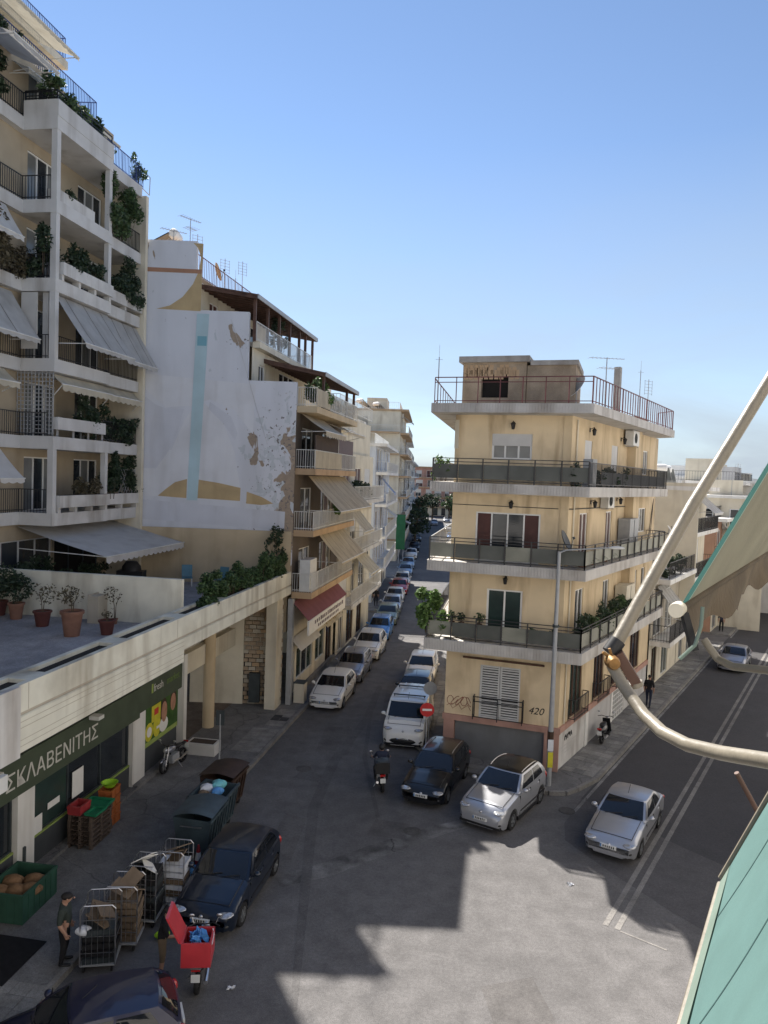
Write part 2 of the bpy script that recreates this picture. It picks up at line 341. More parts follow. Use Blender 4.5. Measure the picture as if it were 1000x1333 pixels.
# old concrete gutter across the mouth of the side street, trench repair along it
strip('gutter_strip', [(-2.6,20.9),(-1.2,21.6),(.4,22.9),(2.6,24.6),(4.9,26.0),(4.7,26.35),(2.2,25.1),(-.1,23.5),(-1.7,22.2),(-2.9,21.5)], 'gutter', .004)
strip('trench_repair', [(-1.7,16),(-1.55,16),(-1.75,21),(-1.95,26),(-1.5,30.5),(-.3,36),(.3,42),(.0,42),(-.7,36),(-1.95,30.5),(-2.35,26),(-2.05,21)], 'asphalt_patch', .006)
strip('trench_repair', [(-3.2,28.7),(-2.2,28.3),(-2.0,29.0),(-2.9,29.5)], 'asphalt_patch', .0065)
strip('trench_repair', [(.1,25.5),(.25,25.5),(-.35,31),(-.2,38),(-.35,38),(-.55,31)], 'asphalt_patch', .0062)
for pts_, z_ in (([(-2.6,31.5),(-1.2,31.2),(-.9,33.6),(-1.3,34.9),(-2.4,34.6)],.0052),([(-.2,24.2),(1.1,24.0),(1.3,25.1),(.1,25.4)],.0054),([(-3.4,22.6),(-2.5,22.4),(-2.3,25.2),(-3.1,25.6)],.0056),([(.2,36),(1.1,36.1),(1.3,43),(.6,43)],.0058),([(2.9,15.2),(4.3,15.6),(4.0,17.4),(2.7,17.0)],.0051)):
    strip('asphalt_repair', pts_, 'asphalt_mend', z_)
# manhole covers
for k, (x, y, r_) in enumerate(((-2.9,29.6,.32),(1.35,24.6,.3),(7.1,26.6,.3))):
    o = MB().prism([(x+r_*math.cos(i*math.pi/9), y+r_*math.sin(i*math.pi/9)) for i in range(18)], .003, .012).build('manhole_cover', 'kerb_dark')
    tag(o, ('round dark manhole cover in the side street before the passage', 'round manhole cover in front of the silver crossover', 'round manhole cover by the pole at the corner kerb')[k], 'manhole cover')
def pavement(name, poly, kerb_path, kind_top='pavement', h=.14, lab=None):
    o = struct(MB().prism(poly, -.02, h).build(name, kind_top)); ROOT[o] = (0,0,0)
    me = MB().box(-.49,.49,-.14,.0,-.01,.155).build('kerb_stone', 'kerb', o); used = False
    for (p, q) in zip(kerb_path, kerb_path[1:]):
        d = Vector((q[0]-p[0], q[1]-p[1])); n = max(1, int(d.length)); a = math.atan2(d.y, d.x)
        for i in range(n):
            k = me if not used else me.copy()
            if used: COL.objects.link(k); k.parent = o
            used = True; c = Vector(p)+d*((i+.5)/n)
            k.location = (c.x, c.y, rnd.uniform(-.008,.006)); k.rotation_euler = (0,0,a+rnd.uniform(-.01,.01)); k.scale = (d.length/n, 1, 1)
    return o
kp = [LW(-32,.8), LW(-9,.8), LW(-2,.85), LW(5,1.0), LW(14,.85), LW(21.6,.5)]
pav_l = pavement('pavement_market', [LW(-32,.8), LW(-9,.8), LW(-2,.85), LW(5,1.0), LW(14,.85), LW(21.6,.5), LW(21.6,-4), LW(.2,-4), LW(-1.7,-10), LW(-32,-10)], kp)
kb = [DW(40,1.5)] if False else None
def rounded(c, r_, a0, a1, n=7): return [(c[0]+r_*math.cos(R(a0+(a1-a0)*i/n)), c[1]+r_*math.sin(R(a0+(a1-a0)*i/n))) for i in range(n+1)]
Lx = lambda t: (2.9+.18*t, 31.4+t)           # corner building, left wall line
cor = rounded((7.0,29.0), 1.05, 255, 325, 6)
left_k = [(4.2,60), (2.05,36.0), (1.95,33.2), (2.4,30.6)]
rk = [(4.4,52), (2.05,36.0), (1.9,32.5), (2.7,30.45), cor[0]]+cor[1:]+[DW(0.4,1.5), DW(33,1.5)]
pav_r = pavement('pavement_corner', rk+[DW(33,-.6), DW(5,-1.5), (6.0,52)], rk[:3]+rk[3:4]+[cor[0], cor[3], cor[-1], DW(.4,1.5), DW(33,1.5)])
# paving slabs on the pavement beside the corner building
tl = {k: MB().box(-.235,.235,-.235,.235,0,.03).build('paving_tile', k, pav_r) for k in ('tile_light','tile_mid','pavement')}
first = dict.fromkeys(tl, True)
for i in range(52):
    for j in range(3):
        if rnd.random() < .2: continue
        s_ = .6+i*.49; n_ = .32+j*.44
        k = rnd.choices(('tile_light','tile_mid','pavement'), ((5,2,1) if (i//4)%3 != 1 else (2,4,2)))[0]
        o = tl[k] if first[k] else tl[k].copy()
        if not first[k]: COL.objects.link(o); o.parent = pav_r
        first[k] = False
        x, y = DW(s_, n_); o.location = (x, y, .118+rnd.uniform(0,.008)); o.rotation_euler = (rnd.uniform(-.008,.008), rnd.uniform(-.008,.008), DS.rz()+rnd.uniform(-.012,.012)); o.scale = (1,.9,1)
# front tiles of the corner pavement (under the cars)
for i in range(9):
    for j in range(3):
        k = rnd.choice(('tile_mid','pavement','tile_light')); o = tl[k].copy(); COL.objects.link(o); o.parent = pav_r
        x, y, _ = DF((.2+i*.5, -.35-j*.5, 0)); o.location = (x, y, .118+rnd.uniform(0,.01)); o.rotation_euler = (0,0,DF.rz()+rnd.uniform(-.02,.02))
# side-street strip of paving beside the left wall of the corner building
for i in range(22):
    for j in range(2):
        k = rnd.choice(('tile_mid','tile_light','tile_light')); o = tl[k].copy(); COL.objects.link(o); o.parent = pav_r
        x, y = 2.55-.5*j+.18*(i*.5+.8)*.85, 32.2+i*.5; o.location = (x-.02, y, .118+rnd.uniform(0,.01)); o.rotation_euler = (0,0,R(80)+rnd.uniform(-.02,.02))
# pale paving rows and dark tactile plates on the market pavement
def row(a0, a1, n0, n1, m, par=pav_l, st=.42):
    base = MB().box(-st/2+.008,st/2-.008,-st/2+.008,st/2-.008,0,.03).build('paving_tile', m, par); f_ = True
    a = a0+st/2
    while a < a1:
        n = n0+st/2
        while n < n1+.01:
            o = base if f_ else base.copy()
            if not f_: COL.objects.link(o); o.parent = par
            f_ = False; x, y = LW(a, n); o.location = (x, y, .119+rnd.uniform(0,.006)); o.rotation_euler = (0,0,LF.rz()+rnd.uniform(-.01,.01)); n += st
        a += st
row(-6.7, -3.9, -.5, .7, 'tile_light'); row(-3.3,-.6,-.1,.6,'tile_light'); row(-2.6,-1.8,-.1,.6,'tile_dark')
row(-22.2,-21.4,-.3,.9,'tile_light'); row(-23.4,-22.2,-.3,.9,'tile_mid'); row(.8,9.5,.2,.8,'tile_mid')
o = MB(LF).box(-7.2,-.1,2.75,9.5,.141,.15).build('passage_floor', 'passage_tile', pav_l)
# far pavements and cross street kerbs
pf = [LW(27.5,.1), (.2,68.5), (1.6,82), (2.4,97), (5.3,148), (15,305)]
pavement('pavement_far', pf+[(5,305), (-6,148), (-6,66.5)], pf[1:4])
pf2 = [DW(36.5,1.5), DW(150,1.5)]
pavement('pavement_far_right', pf2+[DW(150,-.5), DW(36.5,-.5)], pf2[:1]+[DW(60,1.5)])
# bits of litter
for k, (x, y) in enumerate(((-3.15,16.6),(5.95,21.6),(.2,14.5))):
    o = MB().leaves([((x,y,.03),(.09,.07,.02))], 10, .07).build('litter', 'white_bag', smooth='leaf')
    tag(o, ('white scrap of paper on the asphalt behind the red scooter box', 'small dark clump of litter on sunlit asphalt', 'pale scrap of litter at the bottom edge of the sunlit road')[k], 'litter')
ORD = ('first','second','third','fourth','fifth','sixth','seventh','eighth','ninth','tenth','eleventh','twelfth')
# ------------------------------------------------------------------ architecture helpers
def wall(F, x0, x1, z0, z1, ops, m, parent, y=0, depth=.16, name='wall'):
    xs = sorted({x0,x1,*[o[0] for o in ops],*[o[1] for o in ops]}); zs = sorted({z0,z1,*[o[2] for o in ops],*[o[3] for o in ops]})
    xs = [x for x in xs if x0 <= x <= x1]; zs = [z for z in zs if z0 <= z <= z1]
    b = MB(F)
    for i in range(len(xs)-1):
        for j in range(len(zs)-1):
            cx_, cz_ = (xs[i]+xs[i+1])/2, (zs[j]+zs[j+1])/2
            if any(o[0] < cx_ < o[1] and o[2] < cz_ < o[3] for o in ops): continue
            b.poly([(xs[i],y,zs[j]),(xs[i+1],y,zs[j]),(xs[i+1],y,zs[j+1]),(xs[i],y,zs[j+1])])
    for o in ops:
        a, c, e, g_ = o[:4]; d = y+depth
        b.poly([(a,y,e),(a,d,e),(a,d,g_),(a,y,g_)]).poly([(c,y,e),(c,y,g_),(c,d,g_),(c,d,e)]).poly([(a,y,g_),(a,d,g_),(c,d,g_),(c,y,g_)]).poly([(a,y,e),(c,y,e),(c,d,e),(a,d,e)])
    return b.build(name, m, parent)
def window(F, x0, x1, z0, z1, parent, n=2, fm='white_paint', gm='glass', y=.1, shut=0, shm='shutter_white', name='window', fw_=.055, sill=False):
    b = MB(F); d = .05
    for k in range(n+1):
        x = x0+(x1-x0)*k/n; e = fw_ if 0 < k < n else fw_*1.2
        a = x if k == 0 else (x-e if k == n else x-e/2); b.box(a, a+e, y-d, y+d, z0, z1)
    b.box(x0, x1, y-d+.002, y+d, z0, z0+fw_).box(x0, x1, y-d+.002, y+d, z1-fw_, z1)
    wobj = b.build(name, fm, parent)
    for k in range(n):
        g1 = gm[k % len(gm)] if isinstance(gm, (list, tuple)) else gm
        xa, xb = x0+(x1-x0)*k/n+.02, x0+(x1-x0)*(k+1)/n-.02
        MB(F).box(xa, xb, y-.005, y+.02, z0+.02, z1-.02).build('pane', g1, wobj)
    if shut:
        zz = z1-(z1-z0)*shut; c = MB(F); q = z1
        while q-.07 > zz-1e-6: c.box(x0+.03, x1-.03, y-d-.03, y-d-.012, q-.066, q); q -= .07
        c.box(x0+.03, x1-.03, y-d-.011, y-d-.004, zz, z1); c.build('roller_shutter', shm, wobj)
    if sill: MB(F).box(x0-.06, x1+.06, -.06, y, z0-.05, z0-.002).build('sill', 'slab_white', wobj)
    return wobj
def facade(F, parent, x0, x1, z0, z1, wins, m, y=0, **kw):
    wall(F, x0, x1, z0, z1, [w_[:4] for w_ in wins], m, parent, y=y, **kw)
    for w_ in wins:
        k = dict(w_[4]) if len(w_) > 4 else {}
        k.setdefault('y', y+.1); window(F, *w_[:4], parent, **k)
def railing(F, parent, pts, z, h=.95, style='bars', m='black_metal', pm='frosted', sp=.12, post=1.15, bw=.018, name='railing', top=.04):
    b = MB(F); panels = []
    for (p, q) in zip(pts, pts[1:]):
        d = Vector((q[0]-p[0], q[1]-p[1])); ln = d.length; e = d.normalized(); P = lambda t, zz: (p[0]+e.x*t, p[1]+e.y*t, zz)
        b.bar(P(0,z+h), P(ln,z+h), top, top*.8); b.bar(P(0,z+.1), P(ln,z+.1), .03, .03)
        if style == 'bars':
            n = max(1, int(ln/sp))
            for i in range(n+1): b.bar(P(ln*i/n,z), P(ln*i/n,z+h), bw*(1.6 if i%10 == 0 else 1))
        elif style == 'panel':
            n = max(1, round(ln/post)); b.bar(P(0,z+h-.14), P(ln,z+h-.14), .03, .03)
            for i in range(n+1): b.bar(P(ln*i/n,z-.02), P(ln*i/n,z+h), .05)
            for i in range(n): panels.append((P(ln*i/n+.03,0), P(ln*(i+1)/n-.03,0), e))
        elif style == 'rails':
            n = max(1, round(ln/post)); b.bar(P(0,z+h-.2), P(ln,z+h-.2), .03, .03); b.bar(P(0,z+.35), P(ln,z+.35), .02, .02) if False else None
            for i in range(n+1): b.bar(P(ln*i/n,z-.02), P(ln*i/n,z+h), .035)
    r_ = b.build(name, m, parent)
    for i, (p, q, e) in enumerate(panels):
        g1 = pm[i % len(pm)] if isinstance(pm, (list,tuple)) else pm
        off = (e.y*-.035, e.x*.035)
        MB(F).slab([(p[0]+off[0],p[1]+off[1],z+.17),(q[0]+off[0],q[1]+off[1],z+.17),(q[0]+off[0],q[1]+off[1],z+h-.24),(p[0]+off[0],p[1]+off[1],z+h-.24)], (e.y*-.012, e.x*.012, 0)).build('panel', g1, r_)
    return r_
def awning(F, parent, x0, x1, yt, zt, yo, zo, m, val=.22, stripes=0, arms=True, name='awning', vm=None):
    # cloth from roller (yt,zt) down and out to front bar (yo,zo), y negative outwards
    nseg = 8; b = MB(F)
    def P(i, j):
        sag = .05*math.sin(math.pi*j); return (x0+(x1-x0)*i, yt+(yo-yt)*j, zt+(zo-zt)*j-sag)
    b.grid(P, max(4, int((x1-x0)/.5)), nseg); a = b.build(name, m, parent)
    n = max(4, int((x1-x0)/.11)); c = MB(F)
    for i in range(n):
        xa, xb = x0+(x1-x0)*i/n, x0+(x1-x0)*(i+1)/n
        k = .72+.28*abs(math.sin(math.pi*i/4)); k2 = .72+.28*abs(math.sin(math.pi*(i+1)/4))
        c.poly([(xa,yo,zo),(xb,yo,zo),(xb,yo-.012,zo-val*k2),(xa,yo-.012,zo-val*k)])
    c.build('valance', vm or m, a)
    MB(F).tube([(x0-.03,yo,zo),(x1+.03,yo,zo)], .03, 6).build('front_bar', 'white_metal', a)
    if stripes:
        s_ = MB(F)
        for k in range(stripes):
            xa = x0+(x1-x0)*(k+.5)/stripes; wd = .035
            nrm = Vector((0, zt-zo, -(yt-yo))).normalized()*.012
            if nrm.z < 0: nrm = -nrm
            s_.grid(lambda i, j: tuple(Vector(((xa-wd/2)+wd*i, yt+(yo-yt)*j, zt+(zo-zt)*j-.05*math.sin(math.pi*j)))+nrm), 1, nseg)
        s_.build('stripe', 'stripe', a)
    if arms:
        g_ = MB(F)
        for x in (x0+.06, x1-.06): g_.bar((x,yt+.02,zt-.9 if zt-zo < 1.2 else zo), (x,yo+.01,zo-.01), .03)
        g_.build('arm', 'white_metal', a)
    return a
def pot_plant(x, y, z, label, pr=.2, ph=.32, pm='terracotta', h=.7, rad=.35, lm='leaf', n=220, leaf=.06, cat='potted plant', group=None, trunk=True, blobs=None, name='potted_plant'):
    t = thing(name, (x,y,z), label, cat, group)
    F_ = Fr(x, y, 1, 0, z)
    if ph: 
        MB(F_).lathe([(0,0),(pr*.68,0),(pr*.95,ph*.88),(pr*1.08,ph*.88),(pr*1.08,ph),(pr*.9,ph),(pr*.86,ph*.9)], seg=14).build('pot', pm, t, True)
        MB(F_).prism([(pr*.86*math.cos(i*.5236), pr*.86*math.sin(i*.5236)) for i in range(12)], ph*.84, ph*.9).build('soil', 'soil', t)
    st = MB(F_)
    for k in range(3 if trunk else 0):
        a = k*2.1+.4; st.tube([(0.02*math.cos(a),.02*math.sin(a),ph*.85),(.1*rad*math.cos(a),.1*rad*math.sin(a),ph+h*.35),(.45*rad*math.cos(a),.45*rad*math.sin(a),ph+h*.72)], [.018,.013,.006], 5)
    if trunk: st.build('stem', 'bark', t)
    bl = blobs or [((rnd.uniform(-.4,.4)*rad, rnd.uniform(-.4,.4)*rad, ph+h*rnd.uniform(.35,.8)), (rad*rnd.uniform(.4,.75),)*3) for _ in range(5)]
    MB(F_).leaves(bl, n, leaf).build('foliage', lm, t, 'leaf')
    return t
def bush(x, y, z, label, size, lm='leaf', n=300, leaf=.06, group=None, cat='plant', name='plant', rz=0):
    t = thing(name, (x,y,z), label, cat, group); F_ = Fr(x, y, math.cos(rz), math.sin(rz), z)
    sx, sy, sz = size
    bl = [((rnd.uniform(-.95,.95)*sx, rnd.uniform(-.7,.7)*sy, sz*rnd.uniform(.2,1.75)), (sx*rnd.uniform(.18,.4)+.05, sy*rnd.uniform(.3,.7)+.05, sz*rnd.uniform(.2,.5)+.05)) for _ in range(max(8, int(sx*11)))]
    st = MB(F_)
    for b_ in bl: st.tube([(b_[0][0]*.6, b_[0][1]*.6, 0), b_[0]], [.015,.006], 4)
    st.build('stem', 'bark', t); MB(F_).leaves(bl, int(n*1.6), leaf*1.1, shell=.15).build('foliage', lm, t, 'leaf')
    return t
def lantern(F, parent, x, y, z):
    b = MB(F); b.box(x-.04,x+.04,y-.03,y,z-.08,z+.1).bar((x,y,z+.04),(x,y-.2,z+.12),.025)
    l = b.build('wall_lantern', 'black_metal', parent)
    MB(F).lathe([(0,-.17),(.06,-.16),(.095,.05),(.12,.06),(.03,.14),(0,.17)], (x,y-.2,z-.06), 6).build('lamp_shade', 'plastic_black', l)
    return l
def air_con(F, parent, x, y, z, w_=.85, h=.58, d=.3):
    b = MB(F).box(x,x+w_,y-d,y,z,z+h); a = b.build('air_conditioner', 'white_metal', parent)
    g_ = MB(F); cx_, cz_ = x+w_*.42, z+h/2
    for r_ in (.24,.17,.1): g_.tube([(cx_+r_*math.cos(i*.5236), y-d-.008, cz_+r_*math.sin(i*.5236)) for i in range(13)], .009, 4, False)
    for k in range(6): g_.bar((cx_+.24*math.cos(k*.5236), y-d-.006, cz_+.24*math.sin(k*.5236)), (cx_-.24*math.cos(k*.5236), y-d-.006, cz_-.24*math.sin(k*.5236)), .008)
    g_.build('grille', 'plastic_dark', a)
    MB(F).lathe([(0,0),(.25,0)], (cx_,y-d-.003,cz_), 14, 'y').build('fan', 'plastic_black', a)
    MB(F).bar((x+.1,y,z-.05),(x+.1,y-d,z-.05),.03).bar((x+w_-.1,y,z-.05),(x+w_-.1,y-d,z-.05),.03).build('bracket', 'grey_metal', a)
def antenna(x, y, z, h, label, kind='yagi', az=0, s=1.0):
    t = thing('antenna', (x,y,z), label, 'antenna'); F_ = Fr(x, y, math.cos(az), math.sin(az), z)
    MB(F_).tube([(0,0,0),(0,0,h)], .02*s, 6).build('mast', 'grey_metal', t)
    b = MB(F_)
    if kind == 'yagi':
        b.bar((-.7*s,0,h-.06),(.7*s,0,h-.02),.02)
        for i in range(9): q = -.65*s+i*.16*s; ll = (.45-.03*i)*s; b.bar((q,-ll/2,h-.05+.003*i),(q,ll/2,h-.05+.003*i),.012)
        b.bar((-.3*s,0,h-.5),(.4*s,0,h-.5),.018)
        for i in range(5): q = -.25*s+i*.15*s; b.bar((q,-.3*s,h-.5),(q,.3*s,h-.5),.012)
    elif kind == 'grid':
        for i in range(5): b.bar((-.3*s,0,h-.1-i*.17*s),(.3*s,0,h-.1-i*.17*s),.014)
        for q in (-.28*s,.28*s,0): b.bar((q,0,h-.05),(q,0,h-.85*s),.014)
    elif kind == 'whip':
        b.bar((0,0,h-.2),(.0,0,h+.5),.012); b.bar((-.15,0,h-.1),(.15,0,h-.1),.012)
    b.build('elements', 'grey_metal', t); return t
def dish(x, y, z, r_, az, label, h=.5, m='sign_white', tilt=35):
    t = thing('satellite_dish', (x,y,z), label, 'satellite dish'); ca, sa = math.cos(az), math.sin(az)
    MB(Fr(x,y,1,0,z)).tube([(0,0,0),(0,0,h)], .025, 6).build('mast', 'grey_metal', t)
    rot = Matrix.Rotation(az, 3, 'Z') @ Matrix.Rotation(R(90-tilt), 3, 'Y')
    G = lambda p: tuple(rot @ Vector(p) + Vector((x, y, z+h+r_*.15)))
    MB(G).lathe([(0,0),(r_*.35,.02*r_),(r_*.7,.1*r_),(r_,.22*r_),(r_*1.0,.25*r_),(r_*.68,.13*r_),(0,.03*r_)], seg=20).build('reflector', m, t, True)
    MB(G).bar((r_*.9,0,.2*r_),(0,0,r_*.85),.02).box(-.05,.05,-.04,.04,r_*.8,r_*.98).build('feed_arm', 'plastic_dark', t)
    return t
def pedge(poly): return poly
def line_x(p, d, q, e):
    den = d[0]*e[1]-d[1]*e[0]; t = ((q[0]-p[0])*e[1]-(q[1]-p[1])*e[0])/den; return (p[0]+d[0]*t, p[1]+d[1]*t)
# ================================================================== corner building (D)
Dt = thing('corner_apartment_building', (7.45,29.9,0), 'cream four-storey corner apartment block with wraparound balconies and red roof railing', 'building')
ID = Fr(0,0,1,0)
endR = DS((15.0,0,0))[:2]; rearL = (5.6,46.0)
core = [(3.25,31.75), DS((.1,.35,0))[:2], DS((14.9,.35,0))[:2], (15.0,42.7), rearL]
MB().prism(core, .0, 14.7).build('core', 'cream', Dt)
DL = Fr(rearL[0], rearL[1], 2.9-rearL[0], 31.4-rearL[1])
WL = math.hypot(2.9-rearL[0], 31.4-rearL[1])
fm = dict(fm='white_paint')
# front wall
front = [(1.57,3.23,12.9,13.95,dict(n=3,gm='glass_curtain',shut=.47,shm='shutter_grey',fw_=.07)),
         (1.02,3.70,8.62,10.68,dict(n=4,gm=('brown_door','glass','glass','brown_door'),fm='aluminium',fw_=.06,name='balcony_door')),
         (1.62,3.11,5.36,7.47,dict(n=2,gm='glass_green',fw_=.07,name='balcony_door')),
         (1.5,3.18,1.98,4.22,dict(n=2,gm='dark_room',fw_=.06))]
facade(DF, Dt, 0, 4.79, 1.96, 14.72, front, 'cream')
side = [(1.75,2.75,11.89,13.85,dict(n=1,shut=.97,name='balcony_door')), (5.75,6.8,11.89,13.85,dict(n=1,shut=.97,name='balcony_door')), (10.25,10.85,12.9,13.6,dict(n=1,shut=.9)), (11.7,12.8,12.6,13.9,dict(n=2,gm='glass_curtain')),
        (1.5,2.6,8.63,10.75,dict(n=2,gm='brown_door',name='balcony_door')), (5.3,6.3,8.63,10.75,dict(n=2,gm='brown_door',name='balcony_door')), (9.9,10.4,10.0,10.6,dict(n=1)), (11.0,12.9,9.5,10.8,dict(n=3,gm=('brown_door','glass_curtain','glass'))),
        (1.4,2.5,5.37,7.5,dict(n=2,gm='glass',name='balcony_door')), (5.4,6.4,5.37,7.5,dict(n=2,gm='glass',name='balcony_door')), (10.6,11.7,6.2,7.5,dict(n=2,gm='glass_curtain')), (12.6,13.4,6.0,7.5,dict(n=1,gm='glass')),
        (1.25,2.9,1.98,4.5,dict(n=3,fm='wood_dark',gm='glass_green',name='balcony_door')), (4.6,6.2,1.98,4.5,dict(n=3,fm='wood_dark',gm='glass',name='balcony_door')), (7.6,9.4,1.98,4.5,dict(n=3,fm='wood_dark',gm='glass',name='balcony_door')), (11,13,1.98,4.5,dict(n=3,fm='wood_dark',gm='glass'))]
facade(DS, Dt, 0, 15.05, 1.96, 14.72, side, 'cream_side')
MB(DL).box(0, WL, .0, .1, 0, 14.72).build('wall', 'cream', Dt)
# bay column on the right side
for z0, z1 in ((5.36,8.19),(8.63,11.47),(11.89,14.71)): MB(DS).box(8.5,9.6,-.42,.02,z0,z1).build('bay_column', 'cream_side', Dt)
# pilaster at the corner and paint line
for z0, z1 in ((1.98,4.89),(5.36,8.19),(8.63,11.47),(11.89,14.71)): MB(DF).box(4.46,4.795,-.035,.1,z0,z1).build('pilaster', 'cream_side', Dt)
MB(DS).tube([(.55,-.05,2),(.55,-.05,14.6)], .035, 6).build('drain_pipe', 'beige_wall', Dt)
MB(DS).tube([(.05,-.04,10.95),(8.4,-.04,10.95)], .02, 5).build('cable', 'plastic_dark', Dt)
MB(DF).tube([(.0,-.03,10.95),(4.4,-.03,10.95)], .014, 5).build('cable', 'plastic_dark', Dt)
MB(DF).box(0.0,.16,-.1,.1,13.3,14.5).build('wall_box', 'beige_wall', Dt)
# slabs
def d_slab(off_f, off_s, off_l, s_end, l_len):
    pf = DF((0,-off_f,0))[:2]; ps = DS((0,-off_s,0))[:2]
    cR = line_x(pf, DF.x, ps, DS.x)
    pl_ = DF((-off_l,-off_f,0))[:2]; dl = (.18,1)
    back = (pl_[0]+dl[0]*l_len, pl_[1]+dl[1]*l_len)
    inner = line_x(back, (1,-.2), DF((.4,0,0))[:2], (.18,1))
    return [pl_, cR, DS((s_end,-off_s,0))[:2], DS((s_end+.9,.3,0))[:2], (9,40), (6.1,41.0) , back]
SL = [(4.9,5.36,13.3),(8.2,8.62,13.2),(11.48,11.88,12.9)]
for z0, z1, se in SL:
    P = d_slab(1.1, 1.1, .74, se, 10.2)
    MB().prism(P, z0, z1).build('balcony_slab', 'slab_d', Dt)
    b = MB(DF); n = 52
    for i in range(n): x = -.72+6.2*i/n; b.box(x, x+.07, -1.125, -1.098, z0+.03, z1-.02)
    b.build('ribbed_edge', 'slab_edge', Dt)
P = d_slab(1.12, 1.12, .8, 13.75, 14.0); P[4:6] = [(14,42.8),(6.5,46)]
MB().prism(P, 14.72, 15.1).build('roof_slab', 'slab_edge', Dt)
b = MB(DF)
for i in range(56): x = -.78+6.4*i/56; b.box(x, x+.07, -1.145, -1.118, 14.74, 15.08)
b.build('ribbed_edge', 'slab_edge', Dt)
MB().prism([(3.0,31.6), DS((.1,.2,0))[:2], DS((14.7,.2,0))[:2], (14.6,42.6), (5.7,45.8)], 15.1, 15.14).build('roof_deck', 'concrete', Dt)
# railings: dark posts with frosted panels
for k, (z0, z1, se) in enumerate(SL):
    P = d_slab(1.02, 1.02, .66, se-.1, 10.0); b0 = P[-1]
    pm = ('frosted','frosted','frosted_dark','frosted_dark','frosted_dark','frosted_dark') if k != 1 else ('frosted',)
    railing(None, Dt, [b0, P[0]], z1, .95, 'bars', 'grey_metal' if k else 'black_metal', sp=.3)
    railing(None, Dt, [P[0], P[1]], z1, .98, 'panel', 'black_metal', ('frosted','frosted_dark','frosted_dark') if k < 2 else ('frosted_dark',), post=1.05)
    if k == 2: railing(None, Dt, [P[1], P[2]], z1, .95, 'bars', 'black_metal', sp=.16); MB(DS).box(1.0,12.6,-.98,-.955,z1+.12,z1+.62).build('screen_panel', 'kick_panel', Dt)
    else: railing(None, Dt, [P[1], P[2]], z1, .95, 'panel', 'black_metal', 'frosted', post=1.3)
    railing(None, Dt, [P[2], DS((se-.1,-.05,0))[:2]], z1, .95, 'bars', 'black_metal', sp=.16)
P = d_slab(1.02, 1.02, .7, 13.6, 12)
railing(None, Dt, [P[-1], P[0]], 15.1, 1.0, 'bars', 'red_metal', sp=1.1, bw=.03)
railing(None, Dt, [P[0], P[1]], 15.1, 1.05, 'rails', 'red_metal', post=.95, top=.045)
railing(None, Dt, [P[1], P[2]], 15.1, 1.05, 'bars', 'red_metal', sp=.42, bw=.03, top=.045)
railing(None, Dt, [P[2], DS((14.6,.0,0))[:2]], 15.1, 1.05, 'bars', 'red_metal', sp=.4, bw=.03)
# rooftop stair hut
HF = Fr(*DF((0,1.0,0))[:2], DF.x[0], DF.x[1])
wall(HF, 0.0, 2.72, 15.1, 17.05, [(.82,1.98,15.55,16.55)], 'plaster_raw', Dt, depth=.3, name='roof_hut_wall')
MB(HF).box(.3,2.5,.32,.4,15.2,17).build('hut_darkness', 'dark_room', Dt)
MB(HF).box(0,.1,.02,3,15.1,17.05).box(2.62,2.72,.02,3,15.1,17.05).box(.1,2.62,2.9,3,15.1,17.05).build('roof_hut_wall', 'plaster_raw', Dt)
MB(HF).box(-.16,2.86,-.18,3.1,17.05,17.3).build('hut_roof', 'concrete', Dt)
MB(HF).box(2.74,4.75,.12,3.4,15.12,16.92).build('roof_hut_wall', 'plaster_raw', Dt)
MB(HF).box(2.88,4.85,.02,3.5,16.92,17.12).build('hut_roof', 'concrete', Dt)
bl = MB(HF).box(-.0+.03,.2,-.012,.0,16.55,16.95).build('brick', 'rusty', Dt)   # exposed bricks over the opening
rr = MB(HF)
bl.data.materials[0] = MT['ochre_slab']
for i in range(11):
    for j in range(3):
        if rnd.random() < .25: continue
        o = bl.copy(); o.data = bl.data; COL.objects.link(o); o.parent = Dt
        q = Vector(HF((.02+.22*i+(j%2)*.1, 0, 0)))-Vector(HF((.0,0,0))); o.location = (q.x, q.y, -.11*j*1.0-.0); o.scale = (1,1,1)
bl.scale = (1,1,1)
for o in [x for x in Dt.children if x.name.startswith('brick')]: pass
# roof bits: chimney post, dish, antennas, mast
MB(DS).box(9.0,9.35,.7,1.0,15.1,18.0).build('chimney', 'concrete', Dt)
MB(DS).box(8.6,10.6,-.4,.4,15.1,15.45).build('roof_trough', 'rusty', Dt)
MB(DS).box(1.2,4.6,1.5,1.6,15.3,16.2).build('roof_panel', 'pink_wall', Dt)
x, y, _ = DS((1.5,.4,0)); dish(x, y, 15.14, .58, R(198), 'pale satellite dish on the corner block roof beside the stair hut', .75)
for k, (s_, yy, h, kd, az) in enumerate(((6.3,.6,2.9,'yagi',.2),(11.5,.3,3.0,'whip',0),(12.9,.2,2.7,'grid',.5),(11.9,1.5,1.7,'grid',1.2))):
    x, y, _ = DS((s_,yy,0)); antenna(x, y, 15.14, h, ('aerial with long boom left of the concrete chimney post','thin whip mast right of the concrete chimney post','greenish aerial at the right end of the red roof railing','short grid aerial low behind the red roof railing end')[k], kd, az, 1.3 if k == 0 else 1)
x, y, _ = DF((-.6,-.9,0)); antenna(x, y, 15.1, 1.9, 'thin bent mast at the left corner of the red roof railing', 'whip', 0)
